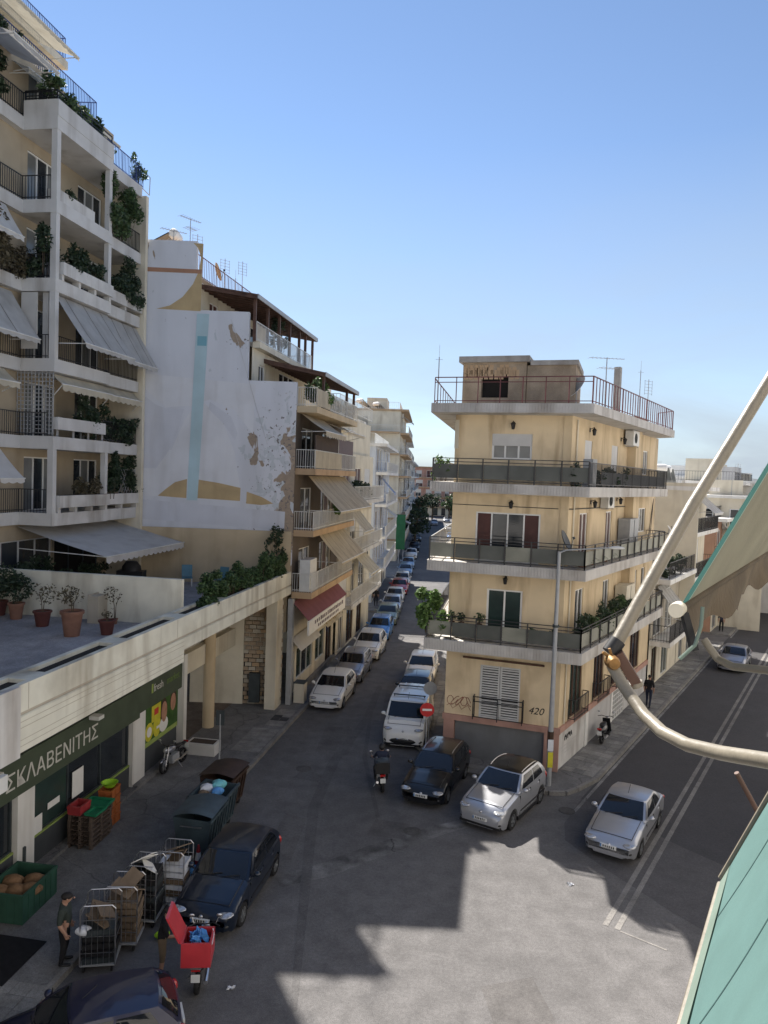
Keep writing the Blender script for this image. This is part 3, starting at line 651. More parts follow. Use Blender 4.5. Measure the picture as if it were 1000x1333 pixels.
# lanterns, air conditioners, lockers
for x_, z_ in ((2.45,14.35),(2.5,11.1),(2.4,7.95)): lantern(DF, Dt, x_, 0, z_)
for s_, z_ in ((2.3,14.3),(7.2,14.2),(2.9,11.2),(7.0,11.3)): lantern(DS, Dt, s_, 0, z_)
air_con(DS, Dt, 7.6, -.1, 13.95, 1.1, .72, .4); air_con(DS, Dt, 4.2, -.05, 10.95, 1.0, .65, .35)
for z_ in (8.63,5.37):
    MB(DS).box(7.3,8.9,-.62,-.06,z_,z_+1.75).build('cabinet', 'grey_metal' if z_ > 6 else 'beige_wall', Dt)
    MB(DS).box(8.08,8.1,-.635,-.62,z_+.1,z_+1.7).build('cabinet_seam', 'plastic_dark', Dt)
# awning rod over the shutters, shutters, guard
MB(DF).tube([(.75,-.12,4.5),(4.15,-.12,4.48)], .045, 7).build('awning_rod', 'wood_dark', Dt)
for x0 in (1.5,2.36):
    f_ = MB(DF); x1 = x0+.82; f_.box(x0,x0+.06,-.03,.03,1.98,4.22).box(x1-.06,x1,-.03,.03,1.98,4.22).box(x0+.06,x1-.06,-.028,.03,1.98,2.05).box(x0+.06,x1-.06,-.028,.03,4.15,4.22)
    q = 2.07; sl = MB(DF)
    while q < 4.10: sl.box(x0+.06,x1-.06,-.03,.0,q,q+.06); q += .105
    so = f_.build('shutter', 'shutter_white', Dt); tag(sl.build('slats', 'shutter_white', so), None, None, None, 'stuff')
gp = [(1.3,-.02),(1.3,-.34),(3.35,-.34),(3.35,-.02)]
railing(DF, Dt, gp, 1.97, .95, 'rails', 'black_metal', post=1.02, name='window_guard')
# plinth with pink frame and grey roller door
MB(DF).box(0,.46,-.06,.3,0,1.72).build('plinth_pier', 'pink_wall', Dt); MB(DF).box(4.25,4.85,-.06,.3,0,1.72).build('plinth_pier', 'pink_wall', Dt)
MB(DF).box(-.06,4.9,-.1,.3,1.72,1.96).build('plinth_band', 'pink_wall', Dt)
MB(DF).box(.47,4.24,.12,.2,.05,1.72).build('roller_door', 'garage', Dt)
MB(DS).box(.0,15.0,-.08,.25,1.7,1.955).build('plinth_band', 'pink_wall', Dt)
for s0, s1, m_ in ((.08,3.6,'white_stained'),(3.6,4.0,'white_wall'),(4.0,7.7,'grey_wall'),(7.7,8.0,'white_wall'),(8.0,10.0,'dark_room'),(10.0,12.2,'white_stained'),(12.2,15.0,'grey_wall')):
    MB(DS).box(s0,s1,(-.05 if m_ == 'white_wall' else .0),.22,0,1.7).build('shop_front', m_, Dt)
g_ = MB(DS)                                   # white lattice gate
for i in range(11): g_.bar((8.02+.19*i,-.03,.14),(8.02+.19*i,-.03,1.7),.03)
for j in range(7): g_.bar((8.02,-.03,.2+.24*j),(9.98,-.03,.2+.24*j),.03)
for i in range(5): g_.bar((8.05+.38*i,-.035,.2),(8.43+.38*i,-.035,1.64),.02)
g_.build('lattice_gate', 'white_paint', Dt)
for s0, s1 in ((1.15,3.0),(4.5,6.3),(7.5,9.5)):
    railing(DS, Dt, [(s0,-.03),(s0,-.3),(s1,-.3),(s1,-.03)], 1.97, .9, 'bars', 'black_metal', sp=.14, name='window_guard')
def text_on(F, s, x, y, z, size, m, parent, name='lettering', slant=0, ext=.004, align='LEFT', spacing=1.0, face=1, wscale=1.0):
    c = bpy.data.curves.new(name, 'FONT'); c.body = s; c.size = size; c.extrude = ext; c.align_x = align; c.space_character = spacing; c.shear = slant; c.resolution_u = 3
    o = bpy.data.objects.new(name, c); COL.objects.link(o)
    dg = bpy.context.evaluated_depsgraph_get(); me = bpy.data.meshes.new_from_object(o.evaluated_get(dg)); bpy.data.objects.remove(o)
    b = MB(F); b.add([(x+v.co.x*wscale*face, y-v.co.z*1.0, z+v.co.y) for v in me.vertices], [tuple(p.vertices) for p in me.polygons]); bpy.data.meshes.remove(me)
    return b.build(name, m, parent)
text_on(DF, '420', 3.55, -.006, 2.4, .42, 'graffiti', Dt, 'graffiti', .3)
gb = MB(DF)
for k in range(5):
    cx_ = .25+.2*k; gb.tube([(cx_+.14*math.cos(a*.7)*(1+.3*math.sin(k)), -.008, 2.55+.2*math.sin(a*.7+k)) for a in range(9)], .012, 4)
gb.tube([(.1+.13*i,-.008,2.3+.12*math.sin(i*2.1)) for i in range(9)], .01, 4); gb.build('graffiti', 'graffiti_red', Dt)
gq = MB(DS)
for k in range(5): gq.tube([(.95+.2*k+.07*math.cos(a*1.1+k), -.008, 1.3+.12*math.sin(a*1.3+k*2)) for a in range(5)], .02, 4)
gq.build('lettering', 'graffiti', Dt)
lb = MB(DS)
for q, (a, c) in enumerate(((.5,2.7),(.6,2.2),(1.0,1.9))): lb.box(a,c,-.004,0,.95-.16*q,.99-.16*q)
lb.build('lettering', 'grey_wall', Dt)
# parts hanging at balcony ends
MB(DS).bar((13.2,-.1,8.7),(14.6,.0,11.3),.03).bar((13.7,-.1,8.7),(14.6,.0,11.3),.03).bar((13.5,-.1,9.6),(14.2,-.05,9.6),.03).build('ladder', 'black_metal', Dt)
x, y, _ = DF((4.75,-.85,0)); dish(x, y, 8.62, .46, R(-25), 'grey satellite dish on the corner of the third-storey balcony', 1.0, 'kick_panel', 25)
x, y, _ = DS((13.0,-1.25,0)); dish(x, y, 9.1, .2, R(-30), 'tiny white dish at the far end of the third-storey balcony', .6)
# balcony plants
x, y, _ = DF((-.45,-.75,0)); bush(x, y, 5.5, 'big pale green bush spilling over the left corner of the lowest balcony', (.72,.5,.95), 'leaf_light', 1300, .10)
for k, (xx, c_) in enumerate(((.35,'leaf'),(.75,'leaf_dark'),(1.5,'leaf'),(3.7,'leaf'),(4.5,'leaf_dark'))):
    x, y, _ = DF((xx,-.8,0)); pot_plant(x, y, 5.9 if k < 3 else 5.5, ('small potted plant hung on the lowest balcony rail beside the pale bush','reddish hanging pot on the lowest balcony rail, second from the bush','hanging pot on the rail left of the lowest white balcony door','small potted plant right of the lowest white balcony door','spiky potted plant near the pole on the lowest balcony')[k], .12, .2, 'terracotta_red', .4, .25, c_, 120, .06)
for k in range(8):
    x, y, _ = DS((.6+k*1.15,-.7,0)); bush(x, y, 5.37, ORD[k]+' dark leafy plant from the corner on the lowest side balcony', (.55,.3,.5+.25*rnd.random()), ('leaf_dark','leaf')[k%2], 330, .07, 'plants along the lowest side balcony', rz=DS.rz())
for k, s_ in enumerate((.4,1.6,3.4)):
    x, y, _ = DS((s_,-.55,0)); t = thing('palm', (x,y,8.62), ('feathery palm at the balcony corner beside the grey dish','feathery palm second from the corner on the third-storey balcony','small feathery palm in front of the brown balcony door')[k], 'palm'); F_ = Fr(x,y,1,0,8.62)
    MB(F_).lathe([(0,0),(.16,0),(.2,.35),(0,.35)], seg=10).build('pot', 'terracotta', t, True)
    b = MB(F_)
    for q in range(16):
        a = q*.393+rnd.random()*.2; ln = rnd.uniform(.5,.85)
        for j in range(9):
            tt = j/9; px, pz = ln*tt, .35+.55*tt-.75*tt*tt
            for sd_ in (-1,1):
                dx, dy = math.cos(a), math.sin(a)
                p0 = Vector((dx*px, dy*px, pz)); e = Vector((-dy*sd_, dx*sd_, -.35)).normalized()*.17*(1-.5*tt)
                b.add([p0, p0+Vector((dx,dy,0))*.035, p0+e+Vector((dx,dy,0))*.08], [(0,1,2)])
    b.build('fronds', 'leaf', t, 'leaf')
for k, (F_, xx) in enumerate(((DF,-.35),(DF,5.0),(DS,1.2),(DS,3.2),(DS,4.6))):
    x, y, _ = F_((xx,-.75,0)); bush(x, y, 11.9, ('yellow-green bush at the left end of the top balcony','dark plant at the corner of the top balcony','dark plant in front of the first top balcony shutter','low dark plant between the top balcony shutters','low plant under the upper air conditioner')[k], (.35,.28,.5 if k < 2 else .42), ('leaf_light','leaf_dark')[k>0], 200, .06)
MB(DS).box(0.2,.75,-.85,-.45,11.89,13.0).build('planter_post', 'grey_metal', Dt)
# ================================================================== supermarket with roof terrace
Mt = thing('market_building', (*LW(-12,0),0), 'low beige supermarket with dark green lettered sign band and plant-filled roof terrace', 'building')
X0 = -31.0
TP = [(X0,0),(-.02,0),(-.165*10-.02,10),(X0,10)]
MB(LF).prism(TP, 5.86, 6.28).build('terrace_slab', 'parapet', Mt)
MB(LF).prism([(X0,.8),(-.165*.8-.03,.8),(-1.67,9.98),(X0,9.98)], 6.28, 6.31).build('terrace_floor', 'terrace_tile', Mt)
MB(LF).box(X0,-.03,-.02,.0,5.86,6.26).build('beam_face', 'parapet', Mt)
MB(LF).box(X0,-.05,.03,.2,6.28,6.36).build('groove', 'beige_dark', Mt)
MB(LF).box(X0,-.03,.0,.16,6.36,7.0).build('parapet', 'parapet', Mt)
MB(LF).box(X0,-.13,.64,.8,6.31,7.0).build('parapet', 'parapet', Mt)
MB(LF).box(X0,-.1,.162,.638,6.32,6.90).build('trough_dark_strip', 'dark_room', Mt)  # raised fill, a flat dark strip standing for the trough's shade
for a in (-20.5,-16.6,-12.6,-8.8): MB(LF).box(a-.35,a+.35,.16,.64,6.70,6.995).build('trough_bridge', 'parapet', Mt)
for a in (-21,-13.2,-6.4): MB(LF).box(a-.012,a+.012,-.004,.02,6.37,6.99).build('joint', 'beige_dark', Mt)
MB(LF).box(X0,-12.7,-.022,.14,5.44,5.86).build('fascia_panel', 'parapet', Mt)
for z_ in (5.58,5.72,6.0,6.14): MB(LF).box(X0,-12.7,-.026,-.02,z_,z_+.012).build('panel_joint', 'beige_dark', Mt)
# shop front wall on the inner line, 2.6 m behind the parapet
MB(LF).box(X0,-7.3,2.62,2.9,4.15,5.86).build('upper_panel', 'beige_wall', Mt)
for z_ in (4.5,4.85,5.2,5.55): MB(LF).box(X0,-7.3,2.605,2.62,z_,z_+.02).build('panel_joint', 'beige_dark', Mt)
MB(LF).box(X0,-11.0,2.42,2.62,2.74,3.86).build('sign_board', 'sign_green', Mt)
MB(LF).box(-11.0,-7.28,2.42,2.62,2.9,4.15).build('sign_board', 'sign_green', Mt)
text_on(LF, 'ΣΚΛΑΒΕΝΙΤΗΣ', -18.5, 2.41, 3.02, .66, 'sign_text', Mt, 'lettering', wscale=1.0)
lt = Mt.children[-1]
xs_ = [v.co for v in lt.data.vertices]
text_on(LF, 'fresh', -9.95, 2.41, 3.42, .42, 'sign_text', Mt, 'lettering', wscale=.95); text_on(LF, 'market', -8.85, 2.41, 3.42, .42, 'sign_green_light', Mt, 'lettering', wscale=.95)
MB(LF).box(-10.12,-10.0,2.405,2.42,3.4,3.75).build('lettering', 'lime_line', Mt)
# windows: kick panel, lime line, glass
def shop_bay(a0, a1):
    MB(LF).box(a0,a1,2.62,2.8,.14,1.02).build('kick_panel', 'kick_panel', Mt)
    MB(LF).box(a0,a1,2.605,2.8,1.02,1.07).build('lime_strip', 'lime_line', Mt)
    n = max(1, round((a1-a0)/2.1))
    w_ = window(LF, a0, a1, 1.07, 2.74, Mt, n, 'plastic_dark', ('glass_green','glass','glass'), y=2.72, name='shop_window', fw_=.05)
    return w_
MB(LF).box(X0,-7.3,3.0,3.1,.14,2.74).build('shop_backing', 'dark_room', Mt)
shop_bay(-24.5,-17.85); shop_bay(-17.05,-11.36)
for a0, a1, zt_ in ((-17.83,-17.07,2.74),(-11.34,-10.4,2.9),(-25.4,-24.55,2.74)): MB(LF).box(a0,a1,2.5,2.75,.0,zt_).build('pillar', 'white_wall', Mt)
MB(LF).box(-7.42,-7.12,2.32,2.62,.0,4.25).build('pillar', 'white_wall', Mt)
MB(LF).box(-17.6,-17.52,2.44,2.5,.2,1.1).build('bollard_pipe', 'plastic_dark', Mt)
MB(LF).box(-17.4,-11.3,2.3,2.62,.0,.24).build('step', 'pavement', Mt); MB(LF).box(-11.3,-7.4,2.3,2.62,.0,.3).build('step', 'pavement', Mt)
# poster bay
MB(LF).box(-10.38,-7.44,2.62,2.8,.14,1.28).build('kick_panel', 'kick_panel', Mt)
po = MB(LF).box(-10.38,-7.44,2.58,2.8,1.28,2.9).build('poster', 'poster_green', Mt)
pe = lambda cx_, cz_, rx, rz_, y_, m_: MB(LF).add([(cx_+rx*math.cos(i*.449), y_, cz_+rz_*math.sin(i*.449)) for i in range(14)]+[(cx_,y_-.004,cz_)], [(i,(i+1)%14,14) for i in range(14)]).build('print', m_, po)
MB(LF).box(-10.36,-7.46,2.574,2.58,1.28,1.46).build('print', 'lime_line', po)
MB(LF).box(-9.75,-9.0,2.574,2.58,2.1,2.75).build('print', 'poster_yellow', po)
MB(LF).box(-9.55,-9.2,2.568,2.574,2.35,2.6).build('print', 'poster_red', po)
pe(-9.95,1.82,.34,.36,2.572,'poster_yellow'); pe(-9.95,1.82,.2,.2,2.566,'sign_white'); pe(-9.3,1.85,.33,.42,2.571,'poster_yellow'); MB(LF).box(-9.35,-9.05,2.562,2.568,1.75,1.85).build('print','sign_white',po)
pe(-8.72,2.32,.3,.5,2.57,'poster_hair'); pe(-8.7,2.25,.25,.42,2.565,'poster_skin'); pe(-8.72,1.75,.38,.3,2.569,'sign_white'); pe(-7.88,2.5,.3,.42,2.57,'poster_hair'); pe(-7.9,2.42,.24,.36,2.565,'poster_skin'); pe(-7.95,1.85,.35,.3,2.569,'poster_green')
# notices on the windows
for a, z0, z1, wd in ((-14.95,1.35,2.2,.62),(-16.9,1.0,1.6,.4)): MB(LF).box(a,a+wd,2.64,2.655,z0,z1).build('notice', 'sign_white', Mt)
MB(LF).box(-16.2,-15.6,2.66,2.668,1.55,1.75).build('notice', 'sign_white', Mt)
# small flood lights on the fascia
for a in (-14.3,-19.2): MB(LF).box(a-.16,a+.16,2.05,2.4,3.78,3.9).build('spotlight', 'white_metal', Mt)
MB(LF).box(X0,-22.1,-.3,-.17,4.95,5.3).build('canopy', 'white_metal', Mt)
MB(LF).box(X0,-21.5,-.16,-.03,5.42,7.04).build('end_pier', 'white_stained', Mt)
# passage under the terrace
for a, n_ in ((-4.2,2.55),): MB(LF).lathe([(.27,0),(.27,5.86)], (a,n_,0), 18).build('round_column', 'yellow_wall', Mt, True)
MB(LF).box(-7.1,-.45,2.66,2.95,3.15,4.05).build('beam', 'beige_wall', Mt)
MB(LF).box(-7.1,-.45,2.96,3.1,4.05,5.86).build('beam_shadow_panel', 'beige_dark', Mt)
MB(LF).box(-1.1,-.05,.35,.9,0,5.86).build('end_pier', 'beige_wall', Mt)
MB().box(-9.6,-6.9,37.3,37.44,0,5.86).build('passage_wall', 'beige_wall', Mt)
# rough stone cladding at the back of the passage, stone by stone
mt3 = ('plaster_bare','beige_dark','ochre_slab'); sm = {}
for i in range(5):
    for j in range(26):
        k = rnd.choices(mt3, (5,3,1))[0]
        if k not in sm: o = MB().box(-.19,.19,-.05,0,-.1,.1).build('stone', k); sm[k] = o
        else: o = sm[k].copy(); COL.objects.link(o)
        o.parent = Mt
        o.location = Vector((-6.85+.39*i+(.19 if j%2 else 0), 37.44-rnd.uniform(0,.05), .25+.215*j))-Vector(ROOT[Mt])
        o.scale = (rnd.uniform(.85,1),1,rnd.uniform(.85,1))
# ramp wall and low white planter box beside the last pillar
MB(LF).box(-7.2,-4.6,3.6,3.75,.14,1.35).build('ramp_wall', 'beige_dark', Mt)
pb = MB(LF).box(-7.6,-6.9,.85,2.1,.0,.62).build('planter_box', 'white_stained'); tag(pb, 'low white concrete planter box beside the last supermarket pillar', 'planter')
MB(LF).box(-7.5,-7.0,.95,2.0,.58,.625).build('soil', 'soil', pb)
ut = MB().box(-6.55,-6.0,37.05,37.3,.3,1.8).build('utility_box', 'plastic_dark', Mt)
# terrace partition wall
MB(LF).box(-11.1,-10.9,.85,9.9,6.31,8.0).build('partition_wall', 'parapet', Mt)
MB(LF).box(-11.75,-11.1,3.75,4.1,6.31,7.3).box(-11.75,-11.1,4.1,4.16,6.31,7.35).build('niche_cabinet', 'beige_dark', Mt)
# yellow wall below the mural
MB().box(-12.6,-4.66,37.36,37.44,6.31,9.05).build('back_wall', 'yellow_wall', Mt)
# hedge along the parapet
for k in range(12):
    a = -9.9+.8*k; x, y = LW(a, -.4); hh = 1.0+.25*math.sin(k*1.7)+.04*k
    t = bush(x, y, 6.72, ORD[k]+' dense green shrub from the near end of the terrace parapet hedge', (.40,.36,hh*.52), 'leaf_hedge', 1300, .06, 'hedge along the terrace parapet', 'shrub', 'hedge_shrub', LF.rz())
x, y = LW(-1.0,-.55); t = bush(x, y, 7.6, 'leggy reddish bush taller than the hedge at its far end', (.45,.4,.95), 'leaf_dark', 300, .08)
# pots on the near terrace
PP = [((-13.75,-3.5),'large ribbed pale terracotta pot with wispy plant on the terrace',.36,.85,'terracotta',.75,.5,'leaf_dry',170,.06),((-12.7,-5.3),'medium dark red pot with sparse dry plant against the partition wall',.3,.55,'terracotta_red',.9,.55,'leaf_dry',150,.06),
      ((-11.9,-6.9),'terracotta pot with dense dark green bush at the left of the terrace',.28,.6,'terracotta',1.0,.7,'leaf_dark',600,.08),((-13.2,-2.55),'small dark red pot with red flowers beside the wall niche',.27,.5,'terracotta_red',.25,.2,'leaf_dry',60,.05),((-11.5,-7.9),'dark green bush in a pot at the left edge of the terrace',.3,.55,'terracotta_red',1.1,.8,'leaf_dark',600,.08)]
for (a,n_), lab, pr, ph, pm_, h, rad, lm, nn_, lf in PP:
    x, y = LW(a,n_); pot_plant(x, y, 6.31, lab, pr, ph, pm_, h, rad, lm, nn_, lf)
x, y = LW(-11.55,-3.2); pot_plant(x, y, 6.31, 'thin climbing plant growing against the partition wall by the niche', .12, .2, 'terracotta', 1.3, .4, 'leaf_dry', 90, .05)
# far terrace: chairs, bench, barbecue, pots
def chair(a, n_, z, lab, m_, rz=0):
    x, y = LW(a,n_); t = thing('garden_chair', (x,y,z), lab, 'chair'); F_ = Fr(x,y,math.cos(rz),math.sin(rz),z)
    MB(F_).box(-.25,.25,-.25,.25,.4,.45).build('seat', m_, t); MB(F_).slab([(-.25,.22,.46),(.25,.22,.46),(.25,.36,1.0),(-.25,.36,1.0)],(0,.03,0)).build('backrest', m_, t)
    for i in (-.22,.22):
        for j in (-.22,.22): MB(F_).bar((i,j,0),(i,j,.4),.035).build('leg', 'white_metal', t)
chair(-2.3,-4.6,6.31,'bright blue garden chair nearer the awning on the far terrace','chair_blue',.3); chair(-2.3,-2.9,6.31,'bright blue garden chair half hidden behind the hedge','chair_blue',-.4)
x, y = LW(-4.6,-6.3); t = thing('barbecue', (x,y,6.31), 'black covered barbecue under the grey terrace awning', 'barbecue'); F_ = Fr(x,y,1,0,6.31)
MB(F_).box(-.6,.6,-.3,.3,.55,.95).build('body', 'plastic_black', t); MB(F_).lathe([(0,.45),(.25,.42),(.42,.2),(.45,0)],(0,0,.95),12).build('hood', 'plastic_black', t, True)
for i in (-.5,.5):
    for j in (-.24,.24): MB(F_).bar((i,j,0),(i,j,.55),.04).build('leg', 'plastic_black', t)
for k, (a,n_) in enumerate(((-8.0,-7.6),(-6.4,-7.2),(-9.6,-8.2))):
    x, y = LW(a,n_); pot_plant(x, y, 6.31, ('leafy plant in a pot behind the partition wall under the awning','dark potted plant beside the barbecue','tall dark potted plant by the terrace glass doors')[k], .25, .45, 'terracotta_red', .9, .45, 'leaf_dark', 260, .07)

# ================================================================== tall apartment block (A)
At = thing('tall_apartment_building', (*LW(-5,-9),0), 'tall white balconied apartment block with awnings and trailing plants at the left', 'building')
ZB = [9.5,12.63,15.75,18.95,22.05,25.3]
YW, YO, AE = 9.3, 7.5, -1.35             # wall line, outer balcony line, end of the building
XA, XS = -8.9, -4.7                       # protruding section, step
MB(LF).prism([(X0,10),(-1.7,10),(-3.3,20),(X0,20)], 6.3, 28.5).build('core', 'yellow_wall', At)
MB(LF).box(-1.6,AE,YO,10.2,6.31,25.4).build('end_wall', 'beige_wall', At)
for k, z in enumerate([6.31]+[zb+.5 for zb in ZB]):
    zt = ZB[k] if k < 6 else 28.4
    if k < 6:
        pass
    wins = [(-8.2,-6.1,z+.02,z+2.3,dict(n=3,gm=('glass_curtain','glass','glass_curtain'),name='balcony_door')), (-4.6,-2.6,z+.02,z+2.3,dict(n=3,gm=('glass','glass_curtain','glass'),name='balcony_door')), (-12.2,-10.2,z+.02,z+2.3,dict(n=3,gm=('glass_curtain','glass','glass_curtain'),name='balcony_door'))]
    if k == 0: wins = [(-10.6,-6.2,z+.02,z+2.5,dict(n=4,fm='aluminium',gm='glass',name='balcony_door')),(-6.0,-2.4,z+.02,z+2.5,dict(n=3,fm='plastic_dark',gm='dark_room',name='balcony_door'))]
    facade(LF, At, X0, AE-.26, z, zt, wins, 'loggia_wall_shaded', y=YW)
# slabs: recessed near part, protruding part with a small step
for k, zb in enumerate(ZB):
    st_ = .0 if k in (0,1) else .0
    P = [(X0,9.45),(XA,9.45),(XA,YO),(XS,YO),(XS,YO+.22),(AE-.27,YO+.22),(AE-.27,YW),(X0,YW+.1)]
    if k < 2: P = [(X0,9.9),(XA-.02,9.9)]+P[2:6]+[(AE-.27,YW),(XA,YW),(XA-.02,YW+.9),(X0,YW+.9)]
    if k < 2: P = [(X0,YW-.02),(XA,YW-.02),(XA,YO),(XS,YO),(XS,YO+.22),(AE-.27,YO+.22),(AE-.27,YW+.2),(X0,YW+.2)]
    P = [(X0,9.0),(XA-.0,9.0),(XA,YO),(XS,YO),(XS,YO+.22),(AE-.27,YO+.22),(AE-.27,YW+.2),(X0,YW+.2)]
    MB(LF).prism(P, zb, zb+.52).build('balcony_slab', 'white_stained' if k in (0,3) else 'loggia_white', At)
# columns
for k, zb in enumerate(ZB):
    if k in (0,1,3,4,5):
        z0 = ZB[k-1]+.52 if k else None
        if k == 0: continue
        if k in (1,3,5,4): MB(LF).box(XA+.02,XA+.27,YO+.02,YO+.27,z0,zb).build('column', 'loggia_white', At)
    if k in (1,4,5): MB(LF).box(XS-.24,XS,YO+.03,YO+.25,ZB[k-1]+.52,zb).build('column', 'loggia_white', At)
MB(LF).box(XA+.3,XA+.55,YO+.5,YO+.75,ZB[2]+.52,ZB[3]).build('column', 'loggia_white', At)
# near railings (dark bars) on every floor and inside the loggias
for k, zb in enumerate(ZB):
    z = zb+.52
    railing(LF, At, [(X0,9.06),(XA+.05,9.06),(XA+.05,YO+.3)], z, .95, 'bars', 'black_metal', sp=.13)
    if k in (2,): railing(LF, At, [(XA+.3,YO+.08),(XS,YO+.08),(XS,YO+.3),(AE-.3,YO+.3)], z, .95, 'bars', 'black_metal', sp=.13)
    elif k in (1,): railing(LF, At, [(XS,YO+.3),(AE-.3,YO+.3)], z, .95, 'bars', 'black_metal', sp=.13)
    elif k in (4,): railing(LF, At, [(XS+.02,YO+.3),(AE-.3,YO+.3)], z, .95, 'bars', 'black_metal', sp=.13)
    elif k == 5: railing(LF, At, [(XS,YO+.3),(AE-.05,YO+.3)], z, .95, 'bars', 'blue_metal', sp=.13)
def trough(a0, a1, z, legs=True, y0=YO-.12, d=.5, h=.5, gap=.22, m_='white_stained'):
    MB(LF).box(a0,a1,y0,y0+d,z+gap,z+gap+h).build('planter', m_, At)
    MB(LF).box(a0+.08,a1-.08,y0+.07,y0+d-.07,z+gap+h-.05,z+gap+h+.012).build('soil', 'soil', At)
    n = max(2, int((a1-a0)/.85))
    for i in range(n): q = a0+.12+(a1-a0-.24)*i/(n-1); MB(LF).box(q-.08,q+.08,y0+.1,y0+d-.1,z,z+gap).build('planter_foot', m_, At)
trough(XA+.35, XS-.02, ZB[0]+.52); trough(XS+.05, AE-.1, ZB[0]+.52, y0=YO+.1)
trough(XA+.3, XS-.26, ZB[1]+.52, y0=YO, d=.2, h=.5, gap=.3, m_='loggia_white')
trough(XA+.35, XS-.02, ZB[3]+.52); trough(XS+.05, AE-.05, ZB[3]+.52, y0=YO+.1, gap=.18)
trough(XA+.3, XS-1.2, ZB[4]+.52, y0=YO+.15, gap=.02)
MB(LF).box(XA-.0,XA+.26,YO-.02,9.0,ZB[5]+.52,ZB[5]+1.15).box(XA+.26,XS,YO-.02,YO+.28,ZB[5]+.52,ZB[5]+1.15).build('parapet', 'loggia_white', At)
railing(LF, At, [(XA+.1,9.0),(XA+.1,YO+.1),(XS,YO+.1)], ZB[5]+1.15, .4, 'rails', 'black_metal', post=.8)
# upper set-back floors
MB(LF).prism([(X0,10.1),(-1.6,10.1),(-3.3,20),(X0,20)], 28.45, 28.95).build('terrace_slab', 'beige_wall', At)
railing(LF, At, [(X0,10.2),(-1.7,10.2),(-3.2,19)], 28.95, 1.0, 'bars', 'blue_metal', sp=.13)
MB(LF).prism([(X0,12.2),(-2.6,12.2),(-3.8,20),(X0,20)], 28.95, 31.7).build('penthouse', 'beige_wall', At)
MB(LF).prism([(X0,11.9),(-1.5,11.9),(-3.2,20),(X0,20)], 31.7, 32.1).build('roof_slab', 'beige_wall', At)
railing(LF, At, [(X0,12.0),(-1.6,12.0),(-3.0,19)], 32.1, 1.1, 'bars', 'blue_metal', sp=.13)
MB(LF).box(-7.5,-4.2,14,18,32.1,36.0).build('stair_tower', 'beige_wall', At)
for (a0,a1,yt,zt,yo,zo) in ((-9.2,-2.2,10.05,28.3,8.6,27.55),(-10.5,-4.2,11.8,31.6,9.6,30.7),):
    awning(LF, At, a0, a1, yt, zt, yo, zo, 'awning_beige', .2)
awning(LF, At, -12, -9.3, 9.6, 28.2, 7.2, 27.2, 'awning_grey', .2)
MB(LF).bar((-1.5,8.0,26.9),(-.3,8.0,26.8),.03).bar((-.3,8.0,26.8),(-.35,8.0,25.9),.03).bar((-.35,8.0,25.9),(-1.4,8.0,26.0),.03).build('awning_frame', 'grey_metal', At)
# awnings of the block
awning(LF, At, XA+.35, XS+.1, YO+.25, ZB[3]-.05, YO-1.15, ZB[3]-2.0, 'awning_grey', .2, 3); awning(LF, At, XS+.2, AE-.2, YO+.4, ZB[3]-.05, YO-.75, ZB[3]-2.0, 'awning_grey', .2, 3)
awning(LF, At, X0, XA-.35, 9.2, ZB[3]-.1, 7.9, ZB[3]-2.0, 'awning_grey', .2, 8)
MB(LF).box(XA-.0,XA+.06,YO+.8,9.0,ZB[2]+.9,ZB[3]-.05).build('side_screen', 'awning_white', At)
awning(LF, At, XA+.35, XS+.0, YO+.3, ZB[2]-.05, YO-.15, ZB[2]-.45, 'awning_beige', .3); awning(LF, At, XS+.1, AE-.3, YO+.45, ZB[2]-.05, YO-.0, ZB[2]-.45, 'awning_beige', .3)
awning(LF, At, -11.5, XA-1.0, 9.0, ZB[2]-.05, 8.3, ZB[2]-.6, 'awning_beige', .25)
awning(LF, At, -11.5, XA-1.2, 9.0, ZB[1]-.05, 7.9, ZB[1]-1.2, 'awning_white', .2); awning(LF, At, -11.5, XA-1.0, 9.0, ZB[4]-.05, 8.2, ZB[4]-1.3, 'awning_white', .2)
awning(LF, At, XA+.2, AE-.1, YW-.1, ZB[0]-.1, YO-2.3, ZB[0]-1.15, 'awning_white', .3)
# trellis on the second floor
g_ = MB(LF)
for i in range(11): g_.bar((XA+.1,YO+.1+.16*i,ZB[1]+.6),(XA+.1,YO+.1+.16*i,ZB[2]),.03)
for j in range(16): g_.bar((XA+.1,YO+.1,ZB[1]+.65+.16*j),(XA+.1,YO+1.7,ZB[1]+.65+.16*j),.03)
g_.build('trellis', 'grey_metal', At)
g_ = MB(LF)
for i in range(7): g_.bar((AE-1.9+.25*i,YO+.3,ZB[0]+1.2),(AE-1.0+.25*i,YO+.3,ZB[0]+2.4),.02).bar((AE-1.0+.25*i,YO+.3,ZB[0]+1.2),(AE-1.9+.25*i,YO+.3,ZB[0]+2.4),.02)
g_.build('trellis', 'grey_metal', At)
